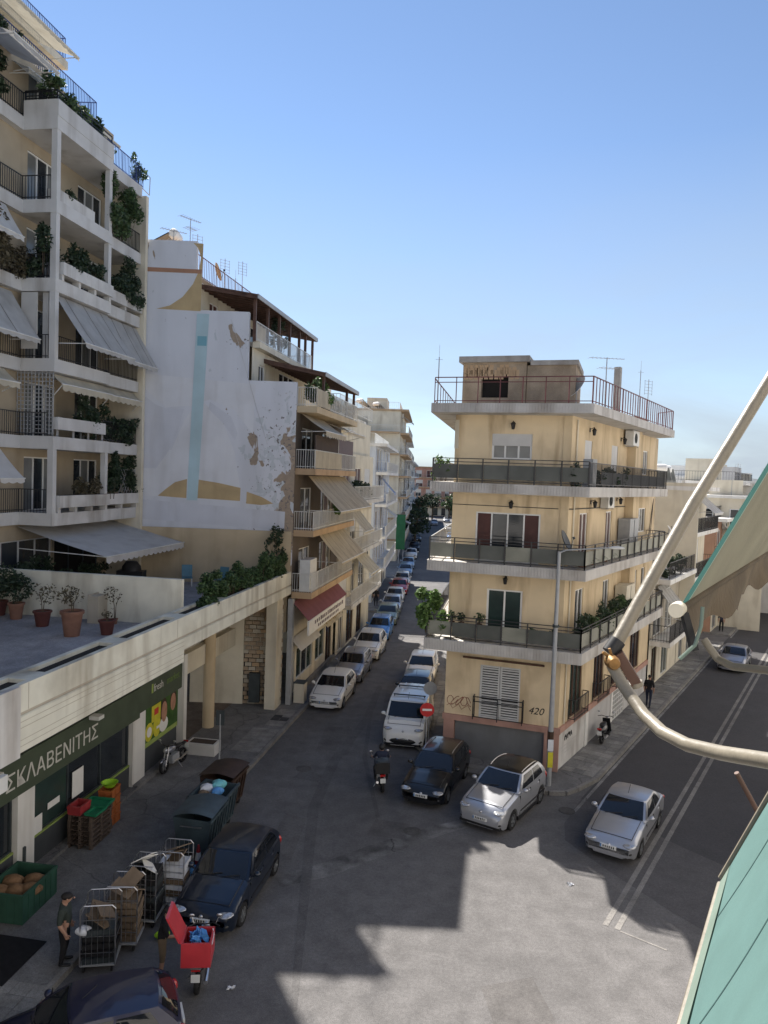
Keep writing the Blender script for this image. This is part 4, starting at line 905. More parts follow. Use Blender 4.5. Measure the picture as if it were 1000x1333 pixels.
# plants on the block
AP = [(-3.9,7.6,ZB[4]+.6,(1.05,.55,1.5),'leaf',2300,'big bush hanging from the sixth-floor balcony of the left block'),(-6.6,7.8,ZB[3]+1.0,(1.7,.4,.6),'leaf_dark',1500,'dark hedge in the trough on the left block\'s middle floor'),(-2.9,7.9,ZB[3]+.9,(1.25,.6,1.15),'leaf_dark',1800,'spiky dark bush at the end of the middle-floor trough'),
      (-10.0,9.0,ZB[3]+.7,(1.6,.45,1.1),'leaf_dry',1600,'brownish bush on the near railing of the middle floor'),(-8.7,8.2,ZB[3]+.7,(.5,.6,1.0),'leaf_dark',700,'dark bush at the near corner of the middle floor'),(-5.6,8.0,ZB[1]+.7,(1.2,.5,.95),'leaf_dark',1200,'dark bush behind the slotted white parapet'),(-2.7,8.0,ZB[1]+.6,(1.2,.5,.65),'leaf_dark',1000,'dark plants behind the railing beside the slotted parapet'),
      (-5.9,7.7,ZB[0]+1.15,(1.1,.25,.4),'leaf_dry',420,'sparse plants in the lowest white trough of the left block'),(-4.0,7.75,ZB[0]+1.0,(.6,.4,1.2),'leaf_dark',800,'climber rising from the lowest trough next to the trellis'),(-2.3,7.9,ZB[0]+1.2,(.95,.35,1.0),'leaf_dark',1000,'climber on the lowest trellis at the end of the block'),
      (-7.5,7.8,ZB[5]+1.0,(1.3,.5,.6),'leaf',900,'green plants on the white top-floor parapet'),(-5.0,7.9,ZB[5]+.8,(.9,.4,.65),'leaf_dark',700,'dark plant at the step of the top-floor parapet'),(-1.7,7.9,ZB[5]+.6,(.35,.35,.75),'leaf',260,'small plant at the end of the blue railing'),(-8.3,10.3,28.9,(1.1,.3,.5),'leaf_dark',500,'plants on the penthouse terrace railing'),(-7.2,7.9,ZB[4]+.75,(.7,.35,.4),'leaf_dark',350,'low plants behind the white fifth-floor box'),(-10.6,9.3,ZB[5]+.6,(1.0,.5,.9),'leaf_dark',800,'dark bush under the folded awning at the top left'),
      (-5.0,8.3,6.4,(1.5,.5,.6),'leaf_dark',900,'dark clump of plants in the shade of the terrace awning'),(-8.8,8.6,6.4,(.9,.5,.9),'leaf_dark',700,'dark bush beside the terrace glass doors')]
for a, yy, z, sz, lm, n_, lab in AP:
    x, y, _ = LF((a,yy,0)); bush(x, y, z, lab.replace('’',"'"), sz, lm, n_, .085, rz=LF.rz())
# ================================================================== mural building (B)
def peel(name):
    m, t, b = nodes(name); N = t.nodes.new; K = t.links.new; g = N('ShaderNodeNewGeometry')
    def noise(s_, d_, scl=(1,1,1), dist=0):
        q = N('ShaderNodeMapping'); q.inputs['Scale'].default_value = scl; K(g.outputs['Position'], q.inputs[0])
        n = N('ShaderNodeTexNoise'); n.inputs['Scale'].default_value = s_; n.inputs['Detail'].default_value = d_; n.inputs['Distortion'].default_value = dist; K(q.outputs[0], n.inputs[0]); return n.outputs[0]
    def math_(op, a, b_=None):
        n = N('ShaderNodeMath'); n.operation = op
        for i, v in enumerate((a, b_)):
            if v is None: continue
            if isinstance(v, (int,float)): n.inputs[i].default_value = v
            else: K(v, n.inputs[i])
        return n.outputs[0]
    def rng(s_, a, b_, c=0., d=1.):
        n = N('ShaderNodeMapRange'); n.inputs[1].default_value = a; n.inputs[2].default_value = b_; n.inputs[3].default_value = c; n.inputs[4].default_value = d; K(s_, n.inputs[0]); return n.outputs[0]
    def mix(f, a, c):
        n = N('ShaderNodeMixRGB'); K(f, n.inputs[0])
        for i, v in ((1,a),(2,c)):
            if isinstance(v, tuple): n.inputs[i].default_value = v+(1,)
            else: K(v, n.inputs[i])
        return n.outputs[0]
    sp = N('ShaderNodeSeparateXYZ'); K(g.outputs['Position'], sp.inputs[0])
    area = math_('MULTIPLY', rng(sp.outputs[0], -7.9, -5.6), rng(sp.outputs[2], 16.9, 14.2)); top = math_('MULTIPLY', rng(sp.outputs[0], -8.9, -8.0), rng(math_('ABSOLUTE', math_('SUBTRACT', sp.outputs[2], 18.6)), .8, .2))
    area = math_('MAXIMUM', area, math_('MULTIPLY', top, .9))
    m1 = rng(math_('ADD', noise(1.0, 10, (1,1,.7), .5), math_('MULTIPLY', area, .19)), .69, .705)
    m2 = rng(math_('ADD', noise(2.3, 9, (1,1,.7), .6), math_('MULTIPLY', area, .16)), .69, .70)
    m3 = rng(math_('ADD', noise(6.5, 6, (1,1,.9), .2), math_('MULTIPLY', area, .12)), .73, .75)
    st = rng(noise(1.1, 6, (1,1,.14), .3), .45, .8, 1, .84)
    base = mix(rng(noise(.5, 4), .3, .7), (.575,.59,.635), (.615,.63,.675))
    c = mix(m2, base, (.50,.53,.56)); c = mix(m1, c, mix(noise(9, 5), (.40,.32,.24), (.24,.19,.15))); c = mix(m3, c, (.16,.145,.14))
    x = N('ShaderNodeMixRGB'); x.blend_type = 'MULTIPLY'; x.inputs[0].default_value = 1; K(c, x.inputs[1]); K(st, x.inputs[2]); K(x.outputs[0], b.inputs['Base Color']); b.inputs['Roughness'].default_value = .9
    bn = N('ShaderNodeBump'); bn.inputs['Strength'].default_value = .5; bn.inputs['Distance'].default_value = .03; bn.invert = True; K(math_('ADD', m1, m2), bn.inputs['Height']); K(bn.outputs[0], b.inputs['Normal'])
    MT[name] = m
peel('mural_peel')
Bt = thing('mural_building', (-8,38,0), 'stepped apartment block with a pale painted mural on its blind side wall', 'building')
YM = 37.5
MB().slab([(X,YM,z) for X,z in ((-19,6.35),(-4.6,6.35),(-4.6,16.6),(-7.1,16.6),(-7.1,20.0),(-9.8,20.0),(-9.8,23.4),(-19,23.4))], (0,.3,0)).build('mural_wall', 'mural_peel', Bt)
MU = lambda px, py: (-12.25+(170+px/3.174-190)*.0390+.3*(1-py/1300.)-.12, 23.42-(280+py/3.174-311.5)*.03775+(px-70)*.00045*0)
def mur(pts, m, lay=1, name='mural_shape'): return MB().slab([(a, YM-.004*lay, z) for a, z in (MU(*p) for p in pts)], (0,.0035,0)).build(name, m, Bt)
arc = lambda cx_, cy_, r_, a0, a1, n=10: [(cx_+r_*math.cos(R(a0+(a1-a0)*i/n)), cy_+r_*math.sin(R(a0+(a1-a0)*i/n))) for i in range(n+1)]
mur([(276,112),(276,392),(95,388)]+[(150,372),(200,335),(240,280),(262,225),(268,170),(255,130),(235,110)], 'mural_ochre')
mur([(40,216),(276,219),(276,236),(40,234)], 'mural_band', 2)
mur([(40,660),(515,690),(512,900),(430,800),(330,760),(250,790),(150,800),(90,750),(40,700)], 'mural_cream')
mur([(40,930),(180,980),(230,850),(262,800),(300,770),(380,840),(440,980),(470,1130),(300,1100),(200,1112),(130,1178),(40,1180)], 'mural_cream')
mur([(40,740),(110,790),(150,805),(225,805),(210,880),(175,975),(120,1060),(40,1060)], 'mural_lilac', 2)
mur([(330,770),(420,830),(450,900),(440,930),(390,860),(325,800)], 'mural_lilac', 2)
mur([(132,1176),(165,1145),(200,1116),(250,1100),(250,1182)], 'mural_ochre', 2); mur([(288,1100),(380,1112),(472,1130),(472,1186),(288,1180)], 'mural_ochre', 2); mur([(498,1145),(560,1165),(610,1192),(560,1200),(498,1196)], 'mural_ochre', 2)
mur([(262,402),(312,402),(296,1190),(252,1190)], 'mural_cyan', 3); mur([(268,496),(306,496),(306,536),(268,536)], 'mural_teal', 4)
mur([(40,1192),(660,1225),(660,1305),(40,1275)], 'mural_lilac')
MB().tube([(-8.0,YM-.02,19.6),(-7.6,YM-.02,18.4),(-6.6,YM-.02,15.2),(-6.0,YM-.02,13.4)], .007, 4).build('cable', 'grey_wall', Bt)
# volumes behind the wall
wl = lambda y: -.165*y+.3
MB(LF).prism([(.32,.3),(10.3,.3),(10.3,14),(wl(14),14)], 3.8, 15.3).build('core', 'yellow_wall', Bt)
MB(LF).prism([(wl(2.7),2.7),(10.3,2.7),(10.3,14),(wl(14),14)], 15.3, 18.4).build('core', 'yellow_wall', Bt)
MB(LF).prism([(wl(5.4),5.4),(10.3,5.4),(10.3,14),(wl(14),14)], 18.4, 21.5).build('core', 'yellow_wall', Bt)
MB(LF).prism([(wl(5.2),5.1),(10.3,5.1),(10.3,14),(wl(14),14)], 21.5, 21.75).build('roof_slab', 'ochre_slab', Bt)
for k, z in enumerate((5.75,8.95,12.1)):
    facade(LF, Bt, .0, 10.3, z+.02, z+3.1, [(1.2,3.4,z+.05,z+2.3,dict(n=2,name='balcony_door',gm='glass')),(5.5,8.4,z+.05,z+2.3,dict(n=3,gm=('glass','brown_door','glass_curtain'),name='balcony_door'))], 'recess_wall_shaded', y=.0)
facade(LF, Bt, -.05, 10.3, 15.5, 18.3, [(1.0,2.0,16.0,17.6,dict(n=2)),(4.5,7.5,15.5,17.7,dict(n=3,name='balcony_door'))], 'beige_wall', y=2.4)
facade(LF, Bt, -.5, 10.3, 18.6, 21.5, [(.8,2.0,18.7,20.8,dict(n=2,gm='brown_door')),(3,4.2,18.7,20.8,dict(n=2)),(5.5,8,18.7,20.8,dict(n=3))], 'beige_wall', y=5.1)
for k, (z, m_) in enumerate(((5.62,'ochre_slab'),(8.8,'ochre_slab'),(11.95,'ochre_slab'),(15.1,'yellow_wall'))):
    MB(LF).prism([(.12,.0),(.12,-1.05),(10.25,-1.05),(10.25,.0)], z, z+.32).build('balcony_slab', m_, Bt)
    zt = z+.32
    railing(LF, Bt, [(.2,.0),(.2,-1.0)], zt, .95, 'bars', 'white_metal', sp=.12)
    if k in (2,3): MB(LF).box(.2,6.2 if k == 2 else 3.0,-1.02,-.95,zt+.06,zt+.92).build('balcony_panel', 'awning_beige', Bt); railing(LF, Bt, [(.2 if k == 2 else 3.0,-1.0),(10.2,-1.0),(10.2,0)], zt, .95, 'bars', 'white_metal', sp=.14)
    else: railing(LF, Bt, [(.2,-1.0),(10.2,-1.0),(10.2,0)], zt, .95, 'bars', 'white_metal', sp=.12)
MB(LF).prism([(.0,2.4),(.0,2.0),(10.2,2.0),(10.2,2.4)], 18.3, 18.6).build('balcony_slab', 'beige_wall', Bt)
MB(LF).prism([(.1,2.42),(10.25,2.42),(10.25,5.1),(-.4,5.1)],18.36,18.6).build('terrace_slab', 'concrete', Bt)
# sloping awnings with dark stripes
awning(LF, Bt, 1.2, 9.9, -.4, 11.9, -2.2, 10.1, 'awning_beige', .15, 7); awning(LF, Bt, 3.2, 9.6, -.5, 8.75, -1.9, 7.2, 'awning_beige', .15, 5)
awning(LF, Bt, .3, 5.0, -.2, 15.05, -1.5, 14.2, 'awning_beige', .3); awning(LF, Bt, 5.2, 10.1, -.2, 15.0, -1.6, 14.5, 'awning_beige', .2)
MB(LF).box(.3,5.4,-.98,-.93,12.3,14.0).build('balcony_screen', 'awning_brown', Bt); MB(LF).box(5.5,9.5,-.98,-.93,12.3,14.1).build('balcony_screen', 'brown_door', Bt)
MB(LF).tube([(5.45,-.96,12.3),(5.45,-.96,14.2)], .04, 5).build('screen_post', 'white_metal', Bt)
MB(LF).box(.25,1.6,-.9,-.35,5.96,7.6).build('cabinet', 'white_metal', Bt)
# pergolas
def pergola(a0, a1, yi, zi, yo, zo, posts, zf, nm='pergola_roof'):
    r_ = MB(LF).slab([(a0,yi,zi),(a1,yi,zi),(a1,yo,zo),(a0,yo,zo)], (0,0,.1)).build(nm, 'wood_dark', Bt)
    MB(LF).box(a0,a1,yo-.03,yo+.02,zo-.1,zo+.12).build('gutter', 'grey_metal', r_)
    n = int((a1-a0)/.6); b = MB(LF)
    for i in range(n+1): x = a0+.05+(a1-a0-.1)*i/n; b.bar((x,yi,zi-.07),(x,yo,zo-.07),.07,.12)
    b.build('rafter', 'wood_dark', r_)
    for x in posts: MB(LF).box(x-.07,x+.07,yo+.18,yo+.32,zf,zo+.02).build('post', 'wood_dark', r_)
pergola(-.55, 11.2, 5.2, 21.3, 2.0, 20.75, (-.2,1.8,3.8,5.8,7.8,9.2,10.9), 18.6)
pergola(1.8, 10.6, 2.5, 17.95, -1.0, 17.25, (2.4,8.2,10.3), 15.42)
railing(LF, Bt, [(-.3,2.1),(10.2,2.1),(10.2,5)], 18.6, .95, 'bars', 'white_metal', sp=.14)
railing(LF, Bt, [(-.8,5.2),(10.2,5.2)], 21.75, 1.1, 'bars', 'red_metal', sp=.22)
b = MB(LF)
for i in range(26): b.bar((.2+.4*i,-1.0,15.45),(.6+.4*i,-1.0,16.3),.02).bar((.6+.4*i,-1.0,15.45),(.2+.4*i,-1.0,16.3),.02)
b.build('lattice', 'beige_wall', Bt)
# ground floor shops
facade(LF, Bt, .0, 10.3, .14, 5.62, [(.5,1.5,.2,2.6,dict(n=1,fm='aluminium',gm='glass_green',name='shop_door')),(1.8,5.2,.9,2.6,dict(n=3,fm='aluminium',gm=('glass_green','glass','glass_green'),name='shop_window')),(5.8,8.0,.9,2.6,dict(n=2,fm='aluminium',gm='glass_green',name='shop_window')),(8.3,9.8,.2,2.7,dict(n=2,fm='wood_dark',gm='glass',name='shop_door'))], 'beige_wall', y=.12)
MB(LF).slab([(.1,-.1,5.4),(9.2,-.1,5.4),(9.2,-.95,4.5),(.1,-.95,4.5)], (0,0,.03)).build('shop_awning', 'awning_maroon', Bt)
sb = MB(LF).box(.0,8.6,-1.0,-.92,3.75,4.5).build('shop_sign', 'sign_white', Bt)
b = MB(LF)
rr_ = random.Random(4)
for i in range(17): x = 1.2+.4*i; b.box(x, x+.3*rr_.uniform(.6,1), -1.008, -1.0, 4.15, 4.15+.22*rr_.uniform(.8,1)); 
for i in range(13): x = 1.9+.38*i; b.box(x, x+.27*rr_.uniform(.6,1), -1.008, -1.0, 3.88, 4.03)
b.build('lettering', 'sign_text_dark', sb)
s2 = MB(LF).slab([(5.4,.0,3.7),(9.6,.0,3.7),(9.6,-.7,3.1),(5.4,-.7,3.1)], (0,0,.03)).build('shop_awning', 'awning_beige', Bt)
b = MB(LF)
for i in range(9): x = 5.7+.42*i; b.tube([(x+.12*math.cos(a*1.2+i),-.02-.62*(.5+.3*math.sin(a*1.4+i))*1.08-.02,3.68-.62*(.5+.3*math.sin(a*1.4+i))*.93+.05) for a in range(5)], .03, 4)
b.build('graffiti', 'mural_ochre', s2)
MB(LF).slab([(.5,.05,3.4),(4.6,.05,3.4),(4.6,-.5,2.8),(.5,-.5,2.8)], (0,0,.03)).build('shop_awning', 'awning_white', Bt)
MB(LF).box(-.1,.2,-.15,.1,.14,5.6).build('drain_pipe', 'grey_metal', Bt)
MB(LF).box(.2,10,-.1,.1,.14,.4).build('step', 'pavement', Bt)
bx_ = MB(LF).box(.35,.95,-.75,-.2,.14,1.15).build('utility_cabinet', 'beige_wall'); tag(bx_, 'grey street cabinet against the first shop past the passage', 'cabinet'); MB(LF).box(.33,.97,-.77,-.18,1.15,1.2).build('lid', 'plastic_dark', bx_)
# roof things
for k, (a, yy, h, kd) in enumerate(((-.6,6.5,1.7,'yagi'),(1.6,6.2,2.2,'grid'),(5.0,6,1.9,'grid'),(7.3,5.8,2.4,'grid'),(8.0,6.5,1.6,'whip'))):
    x, y, _ = LF((a,yy,0)); antenna(x, y, 21.75, h+.6, ('aerial at the near end of the mural block roof railing','aerial behind the tilted dish on the mural block roof','spiky aerial halfway along the mural block roof','tall double grid aerial on the mural block roof','short mast at the far end of the mural block roof')[k], kd, .7)
x, y, _ = LF((2.8,5.6,0)); dish(x, y, 21.9, .5, R(20), 'brownish tilted satellite dish on the mural block roof railing', .9, 'plaster_bare', 20)
x, y, _ = LF((7.0,5.9,0)); dish(x, y, 21.75, .4, R(-70), 'small grey dish near the pergola ridge on the mural block', .5, 'grey_metal')
t = thing('solar_water_heater', (-11.2,38.6,23.4), 'white solar water tank on top of the mural wall', 'water heater'); F_ = Fr(-11.2,38.6,1,0,23.4)
MB(F_).lathe([(0,-.55),(.2,-.53),(.26,-.4),(.26,.4),(.2,.53),(0,.55)], (0,0,.55), 14, 'y').build('tank', 'white_paint', t, True); MB(F_).slab([(-1.1,-.6,.0),(-.2,-.6,.5),(-.2,.6,.5),(-1.1,.6,0)],(0,0,.06)).build('collector', 'glass', t)
for a in (-.4,.4): MB(F_).bar((0,a,0),(0,a,.35),.04).build('leg', 'grey_metal', t)
x, y, _ = LF((.6,6.2,0)); antenna(-10.4, 38.4, 23.4, 1.4, 'thin aerial beside the white solar tank', 'yagi', 1)
for k, (a, yy, z, sz, lm) in enumerate(((.7,-.6,15.7,(.5,.35,.6),'leaf'),(2.6,-.7,15.7,(.6,.4,.75),'leaf_light'),(5.5,-.6,15.6,(.7,.35,.5),'leaf_dark'),(4.5,2.4,18.7,(.7,.4,1.2),'leaf_dark'),(4.8,-1.1,9.8,(.25,.2,.35),'leaf_light'))):
    x, y, _ = LF((a,yy,0)); bush(x, y, z, ('green plant behind the near railing under the lower pergola','bright green bush under the lower pergola roof','dark bush at the far end of the lower pergola','dark plants among the posts of the upper pergola','tiny plant against the striped awnings')[k], sz, lm, 450, .08, rz=LF.rz())

# ================================================================== generic apartment block
def apt(name, label, F, W, dep, zs, wm, y_bal=1.0, rail='white_metal', slabm='slab_white', seed=1, near=True, awn=('awning_beige',), style='bars', g0='shop', top_set=0, sp=.14, near_bal=False, roofbits=True, ysh=None):
    r_ = random.Random(seed); o = F((0,0,0)); t = thing(name, (o[0],o[1],0), label, 'building')
    H_ = zs[-1]
    MB(F).prism([(.02,.3),(W-.02,.3),(W-.02,dep),(.02,dep)], 0, H_-.02).build('core', wm, t)
    lev = [0]+list(zs)
    for k in range(len(lev)-1):
        z0, z1 = lev[k]+(.14 if k == 0 else .0), lev[k+1]; wins = []; x = .8
        while x+2.2 < W:
            wd = r_.choice((1.3,1.8,2.2)); 
            if k == 0: wins.append((x, x+wd, z0+.1, min(z1-.6,2.8), dict(n=2,fm=r_.choice(('aluminium','wood_dark','white_paint')),gm=r_.choice(('glass','glass_green')),name='shop_window')))
            else: wins.append((x, x+wd, z0+.05, z0+2.25, dict(n=2,gm=r_.choice(('glass','glass_curtain','brown_door')),shut=r_.choice((0,0,.5,.9)),shm=r_.choice(('shutter_white','shutter_grey')),name='balcony_door')))
            x += wd+r_.uniform(.9,1.6)
        yy = (ysh or {}).get(k, 0) + (top_set if k == len(lev)-2 and top_set else 0)
        facade(F, t, 0, W, z0, z1, wins, wm if k else 'beige_wall', y=yy)
        if near:
            G = Fr(*F((0,dep,0))[:2], F.y[0]*-1, F.y[1]*-1)      # near end wall, seen from the camera side
            nw = [] if k == 0 else [(dep-3.4,dep-1.8,z0+.6,z0+2.2,dict(n=2,gm=r_.choice(('glass','glass_curtain')))),(dep-6.6,dep-4.6,z0+.05,z0+2.25,dict(n=2,shut=r_.choice((0,.6)),name='balcony_door'))]
            nw = [w_ for w_ in nw if w_[0] > .3]
            facade(G, t, 0, dep-.02-yy, z0, z1, nw, wm)
            if near_bal and k:
                MB(G).box(dep-8 if dep > 8 else 0,dep-.1,-1.1,0,z0-.12,z0+.1).build('balcony_slab', slabm, t); railing(G, t, [(max(.1,dep-7.9),0),(max(.1,dep-7.9),-1.05),(dep-.1,-1.05)], z0+.1, .9, 'bars', rail, sp=.2)
        if k:
            yb = yy-y_bal
            MB(F).prism([(.05,yy),(.05,yb),(W-.05,yb),(W-.05,yy)], z0-.25, z0+.02).build('balcony_slab', slabm, t)
            railing(F, t, [(.12,yy),(.12,yb+.05),(W-.12,yb+.05),(W-.12,yy)], z0+.02, .95, style, rail, sp=sp)
            if awn and r_.random() < .75:
                a0 = r_.uniform(.3,W*.4); a1 = min(W-.3,a0+r_.uniform(2.5,5)); dr = r_.uniform(.6,1.8)
                awning(F, t, a0, a1, yy-.1, z1-.3, yb-.5, z1-.3-dr, r_.choice(awn), .18, r_.choice((0,4)))
            if r_.random() < .6: air_con(F, t, r_.uniform(.5,W-1.5), yy-.03, z0+2.3)
    MB(F).prism([(-.15,(top_set or 0)-y_bal*.9),(W+.1,(top_set or 0)-y_bal*.9),(W+.1,dep+.1),(-.15,dep+.1)], H_, H_+.28).build('roof_slab', slabm, t)
    if roofbits:
        railing(F, t, [(0,dep),(0,.2),(W,.2)], H_+.28, .95, 'bars', rail, sp=.25)
        MB(F).box(W*.35,W*.6,2.5,5.5,H_+.28,H_+2.6).build('stair_hut', wm, t)
    return t
def heater(x, y, z, rz, label):
    t = thing('solar_water_heater', (x,y,z), label, 'water heater'); F_ = Fr(x,y,math.cos(rz),math.sin(rz),z)
    MB(F_).lathe([(0,-.7),(.22,-.66),(.28,-.5),(.28,.5),(.22,.66),(0,.7)], (0,0,1.2), 12, 'x').build('tank', 'white_paint', t, True)
    MB(F_).slab([(-.8,-1.5,.2),(.8,-1.5,.2),(.8,-.1,1.15),(-.8,-.1,1.15)],(0,0,.07)).build('collector', 'glass_curtain', t)
    b = MB(F_)
    for a in (-.6,.6): b.bar((a,0,0),(a,0,1.0),.04).bar((a,-1.4,0),(a,-1.4,.25),.04).bar((a,0,0),(a,-1.4,.2),.04)
    b.build('frame', 'grey_metal', t)
F2 = Fr(*LW(10.5,0), .1628, .9867)
apt('apartment_building', 'beige apartment block with white barred balconies next to the mural building', F2, 11.6, 12, (3.5,6.9,10.3,13.5,16.0), 'beige_wall', 1.0, 'white_metal', 'white_stained', 3, near=False, top_set=1.6)
x, y, _ = F2((4,-.6,0)); bush(x, y, 10.6, 'long dark hedge on the balcony beyond the striped awnings', (2.6,.35,.55), 'leaf_dark', 600, .1, rz=LF.rz())
F3 = Fr(-.9, 69, .075, 1)
apt('apartment_building', 'blue-grey apartment block beyond the first side turning of the street', F3, 18, 12, (3.4,6.4,9.4,12.4,14.8), 'blue_wall', 1.1, 'white_metal', 'slab_white', 5, awn=('awning_blue','awning_white'), sp=.3)
F4 = Fr(1.9, 104, .06, 1)
apt('apartment_building', 'tall beige block with ochre slabs and rooftop water heaters down the street', F4, 22, 13, (3.2,6.2,9.2,12.2,15.2,18.2,21.2), 'beige_wall', 1.2, 'white_metal', 'ochre_slab', 8, awn=('awning_white','awning_beige'), sp=.4, near_bal=True)
for k, (xx, yy) in enumerate(((1.5,6),(1.5,10),(6,4))):
    x, y, _ = F4((xx,yy,0)); heater(x, y, 21.5, 2.2, ('solar water heater nearest the street on the ochre-slabbed block','solar water heater behind the first on the ochre-slabbed block','solar water heater far back on the ochre-slabbed block')[k])
F5 = Fr(3.4, 129, .05, 1)
apt('apartment_building', 'grey block with dark penthouse roof behind the ochre-slabbed block', F5, 26, 13, (3.2,6.2,9.2,12.2,15.2,18.2), 'grey_wall', 1.2, 'grey_metal', 'slab_white', 11, awn=('awning_white',), sp=.6, near=False)
F6 = Fr(5.2, 160, .06, 1)
apt('apartment_building', 'pale distant block closing the left side of the street', F6, 60, 13, (3.2,6.2,9.2,12.2,15.2), 'white_wall', 1.2, 'grey_metal', 'slab_white', 12, awn=('awning_white',), sp=1.2, near=False, roofbits=False)
F7 = Fr(10, 240, .06, 1)
apt('apartment_building', 'farthest pink-brown block at the end of the side street', Fr(9, 236, 1, .05), 30, 12, (3.2,6.2,9.2,12.2,15.4), 'pink_wall', 1.0, 'grey_metal', 'ochre_slab', 14, awn=None, sp=2, near=False, roofbits=False)
# green pharmacy-like cross sign sheet and dark street trees down the side street
t = thing('hanging_sign', (3.0,101,0), 'tall bright green vertical sign hanging at the ochre-slabbed block', 'sign')
MB().box(1.75,3.0,101.3,101.5,2.1,6.9).build('panel', 'sign_foliage', t); MB().bar((2.2,101.4,0),(2.2,101.4,2.1),.1).bar((2.8,101.4,0.1),(2.8,101.4,2.1),.08).build('post', 'grey_metal', t)
def tree(x, y, h, rad, label, lm='leaf_dark', n=2500, leaf=.22, base=0):
    t = thing('tree', (x,y,base), label, 'tree'); F_ = Fr(x,y,1,0,base); r_ = random.Random(int(x*10+y))
    b = MB(F_).tube([(0,0,0),(.1,.05,h*.3),(-.05,.1,h*.6),(0,0,h*.85)], [h*.03,h*.025,h*.018,h*.006], 7); bl = []
    for k in range(9):
        a = k*2.4; zz = h*r_.uniform(.42,.92); q = rad*r_.uniform(.35,.75)
        e = (q*math.cos(a), q*math.sin(a), zz); b.tube([(0,0,zz*.65),(e[0]*.5,e[1]*.5,zz*.85),e], [h*.012,h*.008,h*.003], 5); bl.append((e, rad*r_.uniform(.3,.52)))
    b.build('trunk', 'bark', t, True); MB(F_).leaves(bl, n, leaf, r_, .3).build('crown', lm, t, 'leaf')
for k, (x, y) in enumerate(((5.4,126),(6.6,150),(8.0,176),(14,214),(22,226),(18,205))):
    tree(x, y, 7.5+k%2, 2.6, ('dark street tree just past the green sign','dark street tree second past the green sign','dark street tree third past the green sign','tree left of centre at the far end of the side street','tree at the far right end of the side street','green tree showing beside the corner block far down the street')[k], ('leaf_dark','leaf')[k > 3], 900, .3)

# ================================================================== right street, left side
E1 = Fr(*DW(15.15,.05), 8.15, 12.7)
e1 = apt('apartment_building', 'low grey two-storey building with railed plant terrace right after the corner block', E1, 7.8, 5, (3.0,6.4), 'beige_dark', 1.15, 'black_metal', 'slab_white', 21, near=False, awn=('awning_grey',), roofbits=False)
MB(E1).box(0,.1,.2,5,6.7,7.5).build('parapet', 'beige_wall', e1)
railing(E1, e1, [(.1,-.9),(7.7,-.9)], 6.68, .95, 'bars', 'black_metal', sp=.16)
MB(E1).bar((1.5,.3,6.7),(1.5,.3,9.0),.05).bar((5.5,.3,6.7),(5.5,.3,9.0),.05).bar((1.5,.3,9.0),(5.5,.3,9.0),.05).bar((1.5,.3,9.0),(1.5,3,9.4),.05).bar((5.5,.3,9.0),(5.5,3,9.4),.05).build('pergola_frame', 'black_metal', e1)
for k, s_ in enumerate((1.2,3.4,5.6)):
    x, y, _ = E1((s_,-.4,0)); bush(x, y, 6.7, ('dark plant at the near end of the railed plant terrace','dark plant in the middle of the railed plant terrace','dark plant at the far end of the railed plant terrace')[k], (.7,.35,.5), 'leaf_dark', 350, .08, rz=DS.rz())
rb = thing('apartment_building', (*DW(20,-7),0), 'unseen plain block added to stop sun behind the railed plant terrace', 'building')  # added out of view to keep sun off the right street
MB().prism([DW(16.6,-5.4),DW(22.6,-5.4),DW(22.6,-10.4),DW(16.6,-9)], 0, 14).build('wall', 'beige_wall', rb); MB().prism([DW(16.4,-5.2),DW(22.8,-5.2),DW(22.8,-10.6),DW(16.4,-9.2)], 14, 14.3).build('roof_slab', 'slab_white', rb)
E1b = Fr(*DW(23.1,.05), 8.15, 12.7)
e2 = apt('apartment_building', 'beige three-storey block with blank party wall above the plant terrace', E1b, 8.6, 11, (3.1,6.0,9.0,11.8), 'beige_wall', .95, 'black_metal', 'slab_white', 22, near=False, awn=('awning_grey','awning_white'), roofbits=False)
MB(E1b).box(-.12,.0,-.95,11,3.1,12.3).build('party_wall', 'beige_wall', e2)
MB(E1b).box(.0,8.6,.0,.2,12.08,12.5).build('parapet', 'white_wall', e2)
x, y, _ = E1b((1.6,2.2,0)); heater(x, y, 12.1, 2.6, 'white solar water heater on the roof right behind the corner block'); x, y, _ = E1b((5.0,2.6,0)); heater(x, y, 12.1, 2.6, 'second solar water heater on the roof behind the corner block')
E2 = Fr(*DW(36.5,.1), 8.15, 12.7)
apt('apartment_building', 'brown and pink two-storey building with railed roof terrace', E2, 10.5, 10, (3.2,6.3,9.3), 'brown_wall', .95, 'black_metal', 'slab_white', 23, near=True, awn=('awning_white',))
E3 = Fr(*DW(47.2,.1), 8.15, 12.7)
apt('apartment_building', 'pale building farther along the right street behind the awning cloth', E3, 13, 12, (3.4,6.6,9.8,12.4), 'beige_wall', .9, 'black_metal', 'slab_white', 25, awn=('awning_grey',), sp=.3, near=False)
E4 = Fr(*DW(60.4,.1), 8.15, 12.7)
apt('apartment_building', 'grey shop building farther along the right street', E4, 16, 12, (3.4,6.6,9.6,12.0), 'grey_wall', .9, 'grey_metal', 'slab_white', 27, awn=('awning_white',), sp=.5, near=True)
E5 = Fr(*DW(77,.1), 8.15, 12.7)
apt('apartment_building', 'white building at the far end of the right street', E5, 30, 12, (3.4,6.6,9.8), 'white_wall', .9, 'grey_metal', 'slab_white', 29, awn=('awning_grey',), sp=.8, near=False)
